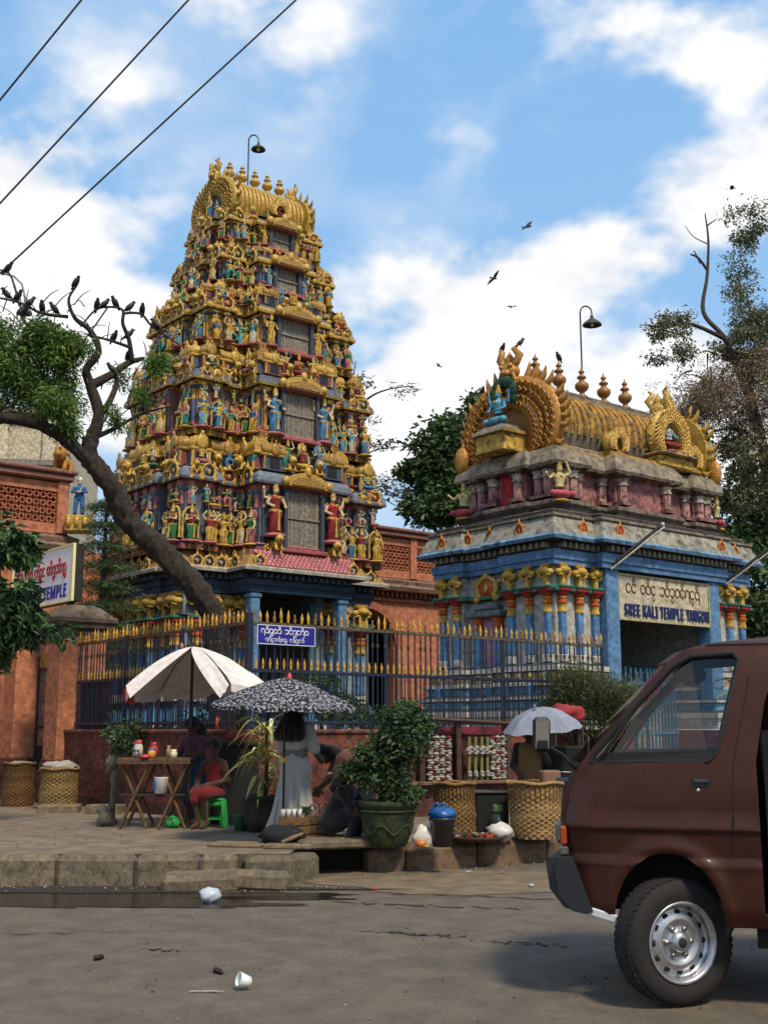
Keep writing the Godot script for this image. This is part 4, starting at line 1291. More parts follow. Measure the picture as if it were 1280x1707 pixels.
	b.box(Vector3(0, 0.75, -0.02), Vector3(1.26, 0.8, 0.02))
	put("grille_gate", b.mesh(), M.iron, t, Transform3D(Basis(), Vector3(-0.85, 0.0, Z - 0.15)))
	put("grille_gate", b.mesh(), M.iron, t, Transform3D(Basis(Vector3.UP, 0.2), Vector3(0.3, 0.0, Z - 0.2)))
	# pale inner wall with a faded picture, seen through the gate
	b = B.new()
	b.col = S(206, 196, 178)
	b.box(Vector3(1.1, 1.5, 0.5), Vector3(1.1, 2.4, 0.05))
	obj("inner_wall", b, M.old, t)
	# entablature: blue beam, dentils, blue lip, grey sloping frieze with arches
	var p2 := PackedVector2Array([Vector2(-A, Z), Vector2(-1.86, Z), Vector2(-1.86, Z + 0.22), Vector2(1.86, Z + 0.22), Vector2(1.86, Z), Vector2(A, Z), Vector2(A, -Z), Vector2(-A, -Z), Vector2(-A, -0.9), Vector2(-A + 0.12, -0.9), Vector2(-A + 0.12, 0.35), Vector2(-A, 0.35)])
	b = B.new()
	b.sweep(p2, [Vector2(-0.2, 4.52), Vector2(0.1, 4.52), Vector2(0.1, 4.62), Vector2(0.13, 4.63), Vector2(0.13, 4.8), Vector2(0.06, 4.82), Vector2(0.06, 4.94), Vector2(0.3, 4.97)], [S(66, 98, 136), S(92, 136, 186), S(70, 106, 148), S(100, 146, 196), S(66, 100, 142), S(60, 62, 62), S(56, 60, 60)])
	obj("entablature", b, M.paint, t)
	b = B.new()
	b.col = S(150, 146, 132)
	b.cbox(Vector3.ZERO, Vector3(0.07, 0.11, 0.18), 0.01)
	var dent := b.mesh()
	for e in edges_of(p2):
		if e.n.y < -0.5 or e.n.x > 0.5: continue
		var n := maxi(1, int(e.len / 0.15))
		for j in n: put("dentil", dent, M.paint, t, on_edge(e, (j + 0.5) * e.len / n, 0.14, 4.885, Vector3.ONE))
	b = B.new()
	b.sweep(p2, [Vector2(0.27, 4.97), Vector2(0.34, 4.96), Vector2(0.36, 5.02), Vector2(0.31, 5.07), Vector2(0.3, 5.1), Vector2(0.16, 5.4), Vector2(0.2, 5.42), Vector2(0.2, 5.47), Vector2(0.06, 5.5), Vector2(0.06, 5.56), Vector2(0.02, 5.58), Vector2(-0.12, 5.6)], [S(100, 144, 190), S(110, 156, 204), S(120, 164, 206), S(170, 168, 160), S(168, 166, 156), S(120, 112, 100), S(140, 132, 120), S(120, 108, 96), S(70, 62, 56), S(120, 110, 98), S(130, 118, 104)])
	b.col = S(110, 100, 90)
	b.lid(p2, 5.585)
	obj("frieze", b, M.old, t)
	var ko := make_kudu(S(206, 140, 60), S(190, 60, 36))
	for e in edges_of(p2):
		if e.n.y < -0.5 or e.len < 0.35: continue
		var n := maxi(1, int(e.len / 0.62))
		if e.len > 3: n = 2
		for j in n: put("kudu", ko, M.paint, t, on_edge(e, (0.25 if j == 0 else e.len - 0.25) if e.len > 3 else (j + 0.5) * e.len / n, 0.26, 5.05, Vector3(0.26, 0.36, 0.26)))
	# attic storey
	var a2 := 2.42
	var z2 := 1.2
	var p3 := tier_plan(a2, z2, 0.85, 0.14, 0.55, 0.14, 0.5, 0.12)
	b = B.new()
	b.sweep(p3, [Vector2(0.32, 5.56), Vector2(0.32, 5.62), Vector2(0.18, 5.66), Vector2(0.2, 5.74), Vector2(0.24, 5.78), Vector2(0.22, 5.86), Vector2(0.08, 5.9), Vector2(0.0, 5.92)], [S(96, 86, 78), S(80, 70, 64), S(70, 62, 58), S(128, 116, 104), S(120, 106, 96), S(90, 78, 72), S(150, 110, 110)])
	b.sweep(p3, [Vector2(0, 5.91), Vector2(0, 6.62)], [S(176, 118, 122)])
	obj("attic_wall", b, M.old, t)
	b = B.new()
	b.sweep(p3, [Vector2(0.02, 6.52), Vector2(0.10, 6.56), Vector2(0.22, 6.54), Vector2(0.25, 6.6), Vector2(0.21, 6.76), Vector2(0.09, 6.92), Vector2(0.0, 6.96), Vector2(-0.1, 7.06)], [S(150, 110, 108), S(70, 62, 58), S(150, 140, 124), S(156, 146, 130), S(150, 140, 122), S(140, 130, 112), S(170, 130, 70)])
	b.col = S(130, 118, 100)
	b.lid(p3, 6.955)
	obj("attic_cornice", b, M.old, t)
	var pl := make_pilaster(S(196, 150, 148), S(206, 198, 188), S(120, 110, 104), S(150, 110, 110), 0.2)
	for e in edges_of(p3):
		if e.n.y < -0.5 or e.len < 0.3: continue
		for s in [0.15, e.len - 0.15]: put("pilaster", pl, M.old, t, on_edge(e, s, 0.06, 5.92, Vector3(1, 0.68, 1)))
	b = B.new()
	b.col = S(176, 40, 48)
	b.box(Vector3(0, 0.35, 0), Vector3(0.3, 0.7, 0.03))
	var slot := b.mesh()
	put("panel", slot, M.paint, t, Transform3D(Basis(Vector3.UP, -PI / 2), Vector3(-a2 - 0.13, 5.92, 0)))
	# figures crouching at the corners of the attic
	var dw := make_figure(S(206, 90, 110), S(216, 206, 150), S(216, 206, 150), 3, true)
	for c in [[-a2 - 0.12, z2 + 0.2, -0.3], [-a2 - 0.2, -z2, -1.2], [a2 + 0.15, z2 + 0.1, 0.5]]:
		put("figure", dw, M.paint, t, Transform3D(Basis(Vector3.UP, c[2]).scaled(Vector3(0.85, 0.85, 0.85)), Vector3(c[0], 5.78, c[1])))
	# barrel roof
	var y0 := 7.0
	var L := 2.25
	var cs := horse_curve(0.98, 1.42, 20)
	b = B.new()
	b.col = S(150, 140, 124)
	for i in 20:
		b.quad(Vector3(-L, y0 + cs[i].y, cs[i].x), Vector3(L, y0 + cs[i].y, cs[i].x), Vector3(L, y0 + cs[i + 1].y, cs[i + 1].x), Vector3(-L, y0 + cs[i + 1].y, cs[i + 1].x), true)
	b.cbox(Vector3(0, y0 + 0.03, 0), Vector3(2 * L + 0.2, 0.12, 2.0), 0.03)
	obj("barrel_roof", b, M.old, t)
	b = B.new()
	b.col = S(196, 146, 60)
	var pts := []
	for i in range(2, 8): pts.append(Vector3(0, y0 + cs[i].y, cs[i].x + 0.006))
	b.tube(pts, [0.05, 0.06, 0.065, 0.06, 0.05, 0.03], 6)
	var rib := b.mesh()
	for i in 22: put("roof_rib", rib, M.old, t, Transform3D(Basis(), Vector3(-2.05 + i * 0.195, 0, 0)))
	b = B.new()
	b.col = S(128, 118, 102)
	for k in 3: b.tube([Vector3(-L, y0 + 1.2 + 0.1 * k, 0.62 - 0.17 * k), Vector3(L, y0 + 1.2 + 0.1 * k, 0.62 - 0.17 * k)], 0.04, 6)
	b.cbox(Vector3(0, y0 + 1.52, 0), Vector3(2 * L, 0.12, 0.3), 0.03)
	obj("ridge", b, M.old, t)
	var kal := make_kalasam(S(168, 116, 58))
	for i in 5: put("finial", kal, M.gold, t, Transform3D(Basis().scaled(Vector3(0.62, 0.74, 0.62)), Vector3(-1.65 + i * 0.72, y0 + 1.55, 0)))
	var og := S(206, 150, 64)
	var g := make_gable(1.06, 1.45, og, S(170, 120, 50), 23, false, 0.6)
	put("gable", g, M.gold, t, Transform3D(Basis(Vector3.UP, -PI / 2), Vector3(-L - 0.1, y0 - 0.1, 0)))
	put("gable", make_gable(1.06, 1.45, GOLD, GOLD2, 19, true, 0.88), M.gold, t, Transform3D(Basis(Vector3.UP, PI / 2), Vector3(L + 0.1, y0 - 0.1, 0)))
	# hooded shelf with a blue figure in the left gable
	b = B.new()
	b.col = S(150, 140, 124)
	b.lathe([Vector2(0.62, 0.36), Vector2(0.58, 0.42), Vector2(0.3, 0.58), Vector2(0.1, 0.62), Vector2(0, 0.62)], 4, Vector3.ZERO, Basis(Vector3.UP, PI / 4), true)
	b.col = GOLD
	b.box(Vector3(0, 0.2, 0), Vector3(0.8, 0.4, 0.7))
	b.col = GOLD2
	b.box(Vector3(0, 0.38, 0), Vector3(0.92, 0.06, 0.82))
	obj("shelf", b, M.old, t, Transform3D(Basis(Vector3.UP, -PI / 2), Vector3(-L - 0.42, y0 - 0.05, 0)))
	put("figure", make_figure(SKY, S(96, 160, 206), SKY, 2, true), M.paint, t, Transform3D(Basis(Vector3.UP, -PI / 2).scaled(Vector3.ONE * 0.95), Vector3(-L - 0.5, y0 + 0.45, 0)))
	b = B.new()
	for k in 11:
		var a := deg_to_rad(-20 + k * 22)
		b.col = S(34, 74, 50) if k % 2 else S(44, 96, 60)
		b.ball(Vector3(cos(a) * 0.3, sin(a) * 0.3, 0), Vector3(0.12, 0.12, 0.05), 7, 5)
	obj("canopy", b, M.paint, t, Transform3D(Basis(Vector3.UP, -PI / 2), Vector3(-L - 0.36, y0 + 1.18, 0)))
	# dormers on the front
	var d1 := make_gable(0.46, 0.86, GOLD, S(120, 60, 40), 11, true, 0.7)
	put("dormer", d1, M.gold, t, Transform3D(Basis(), Vector3(1.2, y0 + 0.3, 1.14)))
	put("figure", make_figure(RED, SKY, S(220, 210, 210), 2, true), M.paint, t, Transform3D(Basis().scaled(Vector3.ONE * 0.8), Vector3(1.2, y0 + 0.36, 1.16)))
	b = B.new()
	b.col = GOLD
	b.cbox(Vector3(0, 0.12, 0), Vector3(1.1, 0.24, 0.6), 0.03)
	b.col = S(150, 132, 96)
	b.cbox(Vector3(0, 0.26, 0.03), Vector3(1.25, 0.07, 0.8), 0.03)
	obj("shelf", b, M.old, t, Transform3D(Basis(), Vector3(1.2, y0 - 0.02, 1.05)))
	var d2 := make_gable(0.2, 0.36, GOLD, GOLD2, 7, false)
	for x in [-0.55, 1.95]:
		put("dormer", d2, M.gold, t, Transform3D(Basis(), Vector3(x, y0 + 0.12, 1.12)))
		b = B.new()
		b.col = GOLD2
		b.cbox(Vector3(0, 0.05, 0), Vector3(0.5, 0.14, 0.4), 0.03)
		obj("shelf", b, M.gold, t, Transform3D(Basis(), Vector3(x, y0 + 0.0, 1.05)))
	b = B.new()
	b.col = og
	b.ball(Vector3(0, 0.25, 0), Vector3(0.12, 0.3, 0.2), 8, 6)
	b.tube([Vector3(0, 0.4, 0), Vector3(0, 0.62, 0.05)], [0.08, 0.02], 6)
	for c in [[-a2 - 0.15, -z2 - 0.1], [a2 + 0.15, z2 + 0.1]]: obj("corner_flame", b, M.gold, t, Transform3D(Basis(), Vector3(c[0], y0 - 0.2, c[1])))
	# name board between the gate posts
	var sg := thing("temple_name_board", "cream board over the pavilion gate with dark round script above blue capitals", "sign", Vector3.ZERO)
	sg.transform = t.transform * Transform3D(Basis(), Vector3(0, 4.02, Z + 0.2))
	b = B.new()
	b.col = S(212, 204, 176)
	b.box(Vector3(0, 0, 0), Vector3(2.82, 0.84, 0.05))
	obj("board", b, M.paint, sg)
	b = B.new()
	b.col = S(196, 186, 150)
	for s in [-1.0, 1.0]:
		b.box(Vector3(0, s * 0.43, 0.01), Vector3(2.9, 0.04, 0.08))
		b.box(Vector3(s * 1.43, 0, 0.01), Vector3(0.04, 0.82, 0.08))
	obj("frame", b, M.paint, sg)
	var ink := B.new()
	ink.col = S(84, 40, 34)
	script_line(ink, -1.2, 0.18, 1.95, 0.20, 0.028, 61, [2, 3, 8], 0.03)
	obj("script_lettering", ink, M.plain, sg)
	for w in [["SREE", -1.04, 0.46], ["KALI", -0.50, 0.46], ["TEMPLE", 0.18, 0.74], ["YANGON", 1.02, 0.74]]: latin(sg, w[0], 0.235, Vector3(w[1], -0.25, 0.035), w[2], S(22, 38, 92), 0.04)

# lines of rounded script: rings, open rings and stacked marks, drawn as strokes with thickness
func script_line(b: B, x0: float, y: float, width: float, h: float, pen: float, sd: int, words: Array, z: float) -> void:
	var r := RandomNumberGenerator.new()
	r.seed = sd
	var total := 0.0
	for w in words: total += w + 0.7
	var step := width * 1.25 / total
	var x := x0
	for w in words:
		for k in w:
			var kind := r.randi() % 6
			var rr := minf(h * 0.42, step * 0.44)
			var open := r.randf_range(-30, 30)
			var a0 := 0.0
			var a1 := 360.0
			match kind:
				1: a0 = -55.0; a1 = 235.0
				2: a0 = 40.0; a1 = 320.0
				3: a0 = 215.0; a1 = 505.0
			var pts := []
			for p in arc(x + step * 0.5, y, rr, h * 0.42, a0, a1, 16): pts.append(Vector3(p.x, p.y, z))
			b.tube(pts, pen * 0.5, 4)
			if kind in [1, 4]: b.tube([Vector3(x + step * 0.5 + rr, y, z), Vector3(x + step * 0.5 + rr, y - h * 0.85, z)], pen * 0.5, 4)
			if k % 3 == 1:
				pts = []
				for p in arc(x + step * 0.5, y + h * 0.78, rr * 0.5, h * 0.2, 0, 360, 10): pts.append(Vector3(p.x, p.y, z))
				b.tube(pts, pen * 0.4, 4)
			if k % 4 == 2:
				pts = []
				for p in arc(x + step * 0.5, y - h * 0.8, rr * 0.5, h * 0.22, 90, 380, 10): pts.append(Vector3(p.x, p.y, z))
				b.tube(pts, pen * 0.4, 4)
			x += step
		x += step * 0.7

func latin(parent: Node, text: String, h: float, at: Vector3, fit: float, c: Color, depth: float) -> void:
	var f := SystemFont.new()
	f.font_names = PackedStringArray(["Droid Sans"])
	f.font_weight = 700
	var tm := TextMesh.new()
	tm.text = text
	tm.font = f
	tm.font_size = 32
	tm.pixel_size = h / 23.0
	tm.depth = depth
	var o := put("lettering", tm, null, parent)
	var m := StandardMaterial3D.new()
	m.albedo_color = c.linear_to_srgb()
	m.roughness = 0.5
	o.material_override = m
	var w := tm.get_aabb().size.x
	o.transform = Transform3D(Basis().scaled(Vector3(fit / w, 1, 1)), at)
# ---------------------------------------------------------------- hall behind, old building
func lattice(b: B, w: float, h: float, pitch: float) -> void:      # pierced screen of crossing bars and rings, lower left corner at 0,0
	var n := int(w / pitch)
	var m := int(h / pitch)
	for i in n:
		for j in m:
			var c := Vector3((i + 0.5) * w / n, (j + 0.5) * h / m, 0)
			var s := w / n * 0.5
			for k in 4:
				var a := PI / 4 + k * PI / 2
				b.box(c + Vector3(cos(a), sin(a), 0) * s * 0.7, Vector3(s * 0.95, s * 0.3, 0.05), Basis(Vector3.BACK, a))
			b.lathe([Vector2(s * 0.3, -0.03), Vector2(s * 0.46, -0.03), Vector2(s * 0.46, 0.03), Vector2(s * 0.3, 0.03), Vector2(s * 0.3, -0.03)], 6, c, Basis(Vector3.RIGHT, PI / 2), true)

func build_hall() -> void:
	var O := S(206, 132, 100)
	var O2 := S(182, 110, 84)
	var tw := Transform3D(Basis(Vector3.UP, TURN), Vector3(-3.34, 0, -28.2))
	for side in 2:
		var t := thing("temple_hall", ["long orange temple hall with pierced parapet, left of the gold tower", "orange temple hall wing with round arch, between tower and pavilion"][side], "building")
		t.transform = tw
		var x0: float = [-16.0, 2.2][side]
		var x1: float = [-4.85, 13.0][side]
		var z: float = [0.45, -0.7][side]
		var b := B.new()
		b.col = O
		if side == 0:
			b.box(Vector3((x0 + x1) * 0.5, 2.8, z - 3.0), Vector3(x1 - x0, 5.1, 6.0))
			b.box(Vector3(-2.0, 2.9, -3.0), Vector3(5.2, 5.6, 2.0))
		else:
			# wall with an arched opening
			var ax := 4.25
			var r := 0.95
			var poly := PackedVector2Array([Vector2(x0, PY), Vector2(ax - r, PY), Vector2(ax - r, 3.75)])
			for p in arc(ax, 3.75, r, r, 180, 0, 16): poly.append(p)
			poly.append_array(PackedVector2Array([Vector2(ax + r, PY), Vector2(x1, PY), Vector2(x1, 5.35), Vector2(x0, 5.35)]))
			b.extrude(poly, 0.4, Transform3D(Basis(), Vector3(0, 0, z - 0.2)))
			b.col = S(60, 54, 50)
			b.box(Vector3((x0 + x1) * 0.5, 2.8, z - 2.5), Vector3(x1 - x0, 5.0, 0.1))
			b.col = O2
			var ring := PackedVector2Array()
			for p in arc(ax, 3.75, r + 0.02, r + 0.02, 0, 180, 16): ring.append(p)
			for p in arc(ax, 3.75, r + 0.22, r + 0.22, 180, 0, 16): ring.append(p)
			b.extrude(ring, 0.1, Transform3D(Basis(), Vector3(0, 0, z + 0.03)))
			b.col = S(206, 150, 110)
			for s in [-1.0, 1.0]: b.cbox(Vector3(ax + s * (r + 0.16), 2.0, z + 0.08), Vector3(0.26, 3.45, 0.2), 0.03)
		obj("wall", b, M.paint, t)
		# cornice, dentils, parapet
		var pl := PackedVector2Array([Vector2(x0, z), Vector2(x1, z), Vector2(x1, z - 6), Vector2(x0, z - 6)])
		b = B.new()
		b.sweep(pl, [Vector2(0.02, 4.95), Vector2(0.1, 4.97), Vector2(0.1, 5.05), Vector2(0.03, 5.07), Vector2(0.03, 5.2), Vector2(0.3, 5.24), Vector2(0.34, 5.34), Vector2(0.2, 5.42), Vector2(0.22, 5.52), Vector2(0.05, 5.6), Vector2(0.0, 5.64)], [O2, O2, O2, O2 * Color(0.7, 0.7, 0.7), O2, S(150, 116, 100), S(150, 128, 112), S(140, 110, 96), S(146, 122, 108), O])
		b.col = S(120, 100, 88)
		b.lid(pl, 5.6)
		obj("cornice", b, M.old, t)
		b = B.new()
		b.col = S(150, 90, 70)
		b.box(Vector3.ZERO, Vector3(0.07, 0.11, 0.16))
		var dent := b.mesh()
		var n := int(minf(x1 - x0, 6.0) / 0.17)
		for i in n: put("dentil", dent, M.paint, t, Transform3D(Basis(), Vector3(x1 - 0.1 - i * 0.17 if side == 0 else x0 + 0.1 + i * 0.17, 5.14, z + 0.1)))
		b = B.new()
		var pw := 1.75
		var np := int((x1 - x0) / pw)
		for i in np + 1:
			b.col = O
			b.cbox(Vector3((x1 - 0.15 - i * pw) if side == 0 else x0 + 0.15 + i * pw, 6.18, z - 0.02), Vector3(0.24, 1.14, 0.3), 0.02)
		b.box(Vector3((x0 + x1) * 0.5, 5.72, z - 0.03), Vector3(x1 - x0, 0.22, 0.2))
		b.box(Vector3((x0 + x1) * 0.5, 6.62, z - 0.03), Vector3(x1 - x0, 0.2, 0.2))
		b.col = S(170, 108, 84)
		b.box(Vector3((x0 + x1) * 0.5, 6.2, z - 0.13), Vector3(x1 - x0, 1.0, 0.04))
		b.col = S(150, 104, 92)
		b.cbox(Vector3((x0 + x1) * 0.5, 6.82, z - 0.02), Vector3(x1 - x0 + 0.1, 0.14, 0.46), 0.03)
		b.cbox(Vector3((x0 + x1) * 0.5, 6.94, z - 0.02), Vector3(x1 - x0 + 0.2, 0.1, 0.6), 0.03)
		obj("parapet", b, M.paint, t)
		for i in mini(np, 4):
			b = B.new()
			b.col = S(208, 132, 100)
			lattice(b, pw - 0.24, 0.69, 0.138)
			obj("lattice_panel", b, M.paint, t, Transform3D(Basis(), Vector3((x1 - 0.03 - (i + 1) * pw) if side == 0 else x0 + 0.27 + i * pw, 5.83, z + 0.02)))
	# guard statues on the two parapet ends, a lion on the right one
	var guard := make_guard()
	for i in 2:
		var g := put("guard_statue", guard, M.paint)
		tag(g, ["blue uniformed guard statue on the parapet corner by the leaning trunk", "blue uniformed guard statue on the wall right of the tower"][i], "statue", "guard statues flanking the tower")
		g.transform = tw * Transform3D(Basis(Vector3.UP, [-0.6, -0.4][i]).scaled(Vector3.ONE * [0.82, 0.92][i]), [Vector3(-4.72, 6.02, 0.75), Vector3(2.75, 5.72, 0.5)][i])
		var b := B.new()
		b.col = GOLD
		b.cbox(Vector3.ZERO, Vector3(0.5, 0.36, 0.4), 0.03)
		for s in [-1.0, 0.0, 1.0]: b.ball(Vector3(s * 0.17, 0.02, 0.2), Vector3(0.07, 0.13, 0.06), 6, 4)
		var pd := obj("pedestal", b, M.gold)
		tag(pd, ["gold pedestal under the left guard statue", "gold pedestal under the right guard statue"][i], "pedestal", "guard pedestals")
		pd.transform = g.transform.orthonormalized().translated_local(Vector3(0, -0.2, 0))
	var l := put("lion_statue", make_lion(S(196, 140, 50)), M.paint)
	l.transform = tw * Transform3D(Basis(Vector3.UP, -0.9).scaled(Vector3.ONE * 0.72), Vector3(2.62, 6.98, -0.7))
	tag(l, "gold lion statue with dark mane on the orange parapet right of the tower", "statue")
	var b := B.new()
	b.col = S(96, 58, 32)
	b.ball(Vector3(0, 0.55, 0.14), Vector3(0.3, 0.36, 0.14), 9, 6)
	obj("mane", b, M.paint, l)
	l = put("lion_statue", make_lion(S(190, 134, 50)), M.paint)
	l.transform = tw * Transform3D(Basis(Vector3.UP, -0.7).scaled(Vector3.ONE * 0.7), Vector3(-5.0, 6.98, 0.4))
	tag(l, "gold lion statue above the left guard, behind the leaning trunk", "statue")
	# stained old building far left
	var t := thing("old_building", "pale rain stained old building with pilasters behind the orange hall, far left", "building")
	t.transform = Transform3D(Basis(Vector3.UP, 0.12), Vector3(-25.3, 0, -44))
	b = B.new()
	b.col = S(218, 208, 182)
	b.box(Vector3(0, 7.0, -6), Vector3(25, 14.0, 12))
	obj("wall", b, M.paint, t)
	b = B.new()
	b.col = S(150, 146, 134)
	for y in [11.9, 9.8, 14.0]: b.cbox(Vector3(0, y, 0.1), Vector3(25.4, 0.3, 0.5), 0.05)
	obj("cornice", b, M.paint, t)
	b = B.new()
	b.col = S(226, 216, 190)
	b.cbox(Vector3(0, 0, 0), Vector3(0.55, 13.6, 0.3), 0.04)
	var pm := b.mesh()
	for i in 14: put("pilaster", pm, M.paint, t, Transform3D(Basis(), Vector3(-12 + i * 1.85, 7, 0.06)))
	b = B.new()
	b.col = S(100, 104, 100)
	b.box(Vector3(0, 0, 0), Vector3(0.9, 1.25, 0.1))
	b.col = S(200, 196, 180)
	b.box(Vector3(0, 0.7, 0.1), Vector3(1.1, 0.12, 0.2))
	var wm := b.mesh()
	for i in 12: for y in [10.7, 8.4, 13.0]: put("window", wm, M.paint, t, Transform3D(Basis(), Vector3(-11.1 + i * 1.85, y, 0.02)))
	# tall lamps rising behind the two roofs
	lamp_pole("roof_lamp", "hooked lamp pole rising behind the tower's gold ridge", Vector3(-3.62, 13.0, -29.0), 4.2, 0.26, 0.2)
	lamp_pole("roof_lamp", "hooked lamp pole rising behind the pavilion's roof", Vector3(4.75, 6.0, -27.0), 5.62, 0.28, 0.24)
	# two slanting tube lamp arms over the pavilion gate
	for i in 2:
		b = B.new()
		var pw2 := Transform3D(Basis(Vector3.UP, TURN), Vector3(4.45, 0, -24.58))
		var p: Vector3 = pw2 * Vector3([-1.72, 1.95][i], 4.55, 1.85)
		var q: Vector3 = p + [Vector3(1.05, 0.82, 0.0), Vector3(0.95, 0.72, 0.3)][i]
		b.col = S(60, 56, 50)
		b.tube([p, q], 0.03, 7)
		b.col = S(214, 212, 204)
		b.tube([p + Vector3(0.03, -0.05, 0.03), q + Vector3(0.03, -0.05, 0.03)], 0.018, 7)
		b.ball(q, Vector3(0.045, 0.045, 0.045), 6, 4)
		tag(obj("lamp_arm", b, M.iron), ["slanting tube lamp arm from the pavilion's left gate post", "slanting tube lamp arm from the pavilion's right gate post"][i], "lamp", "tube lamp arms on the pavilion")

func make_guard() -> ArrayMesh:
	var b := B.new()
	b.col = S(54, 118, 186)
	b.tube([Vector3(-0.06, 0.5, 0), Vector3(-0.09, 0.26, 0.02), Vector3(-0.1, 0.04, 0.0)], [0.075, 0.06, 0.05], 7)
	b.tube([Vector3(0.06, 0.5, 0), Vector3(0.08, 0.26, 0.02), Vector3(0.1, 0.04, 0.0)], [0.075, 0.06, 0.05], 7)
	b.lathe([Vector2(0.12, 0.42), Vector2(0.11, 0.55), Vector2(0.135, 0.68), Vector2(0.13, 0.74), Vector2(0.05, 0.79), Vector2(0.04, 0.83)], 9, Vector3.ZERO, Basis().scaled(Vector3(1, 1, 0.7)))
	for s in [-1.0, 1.0]:
		b.col = S(60, 126, 196)
		b.tube([Vector3(s * 0.13, 0.74, 0), Vector3(s * 0.19, 0.62, 0.05), Vector3(s * 0.05, 0.6, 0.13)], [0.045, 0.04, 0.035], 6)
		b.col = S(222, 196, 150)
		b.ball(Vector3(s * 0.03, 0.6, 0.14), Vector3(0.035, 0.03, 0.03), 6, 4)
		b.col = S(40, 30, 26)
		b.ball(Vector3(s * 0.1, 0.03, 0.04), Vector3(0.05, 0.03, 0.09), 6, 4)
	b.col = S(222, 196, 150)
	b.ball(Vector3(0, 0.87, 0.01), Vector3(0.055, 0.068, 0.06), 8, 6)
	b.col = S(214, 214, 206)
	b.lathe([Vector2(0.062, 0.9), Vector2(0.08, 0.93), Vector2(0.07, 0.98), Vector2(0.03, 1.02), Vector2(0, 1.03)], 9)
	b.col = S(226, 220, 200)
	b.tube([Vector3(0.1, 0.73, 0.09), Vector3(-0.05, 0.56, 0.1)], 0.02, 5)
	return b.mesh()

func lamp_pole(called: String, label: String, foot: Vector3, h: float, arm: float, r: float) -> void:
	var t := thing(called, label, "lamp", foot)
	var b := B.new()
	b.col = S(120, 124, 128)
	var pts := [Vector3(0, 0, 0), Vector3(0, h - arm * 0.6, 0)]
	for i in 9:
		var a := PI - PI * i / 8.0
		pts.append(Vector3(arm * 0.5 + arm * 0.5 * cos(a), h - arm * 0.6 + arm * 0.6 * sin(a), 0))
	pts.append(Vector3(arm, h - arm * 0.85, 0))
	b.tube(pts, 0.022, 6)
	obj("pole", b, M.iron, t)
	b = B.new()
	b.col = S(84, 72, 56)
	b.lathe([Vector2(r, 0), Vector2(r * 0.85, r * 0.25), Vector2(r * 0.4, r * 0.6), Vector2(r * 0.2, r * 0.7), Vector2(r * 0.18, r), Vector2(0, r * 1.05)], 12, Vector3(arm, h - arm * 0.85 - r * 1.05, 0))
	b.col = S(30, 30, 60)
	b.lathe([Vector2(0, r * 0.4), Vector2(r * 0.6, r * 0.2), Vector2(r * 0.97, 0.0)], 12, Vector3(arm, h - arm * 0.85 - r * 1.05, 0))
	obj("lamp_shade", b, M.iron, t)
	b = B.new()
	b.col = S(220, 214, 214)
	b.ball(Vector3(arm, h - arm * 0.85 - r * 0.9, 0), Vector3(0.05, 0.07, 0.05), 7, 5)
	obj("bulb", b, M.plain, t)

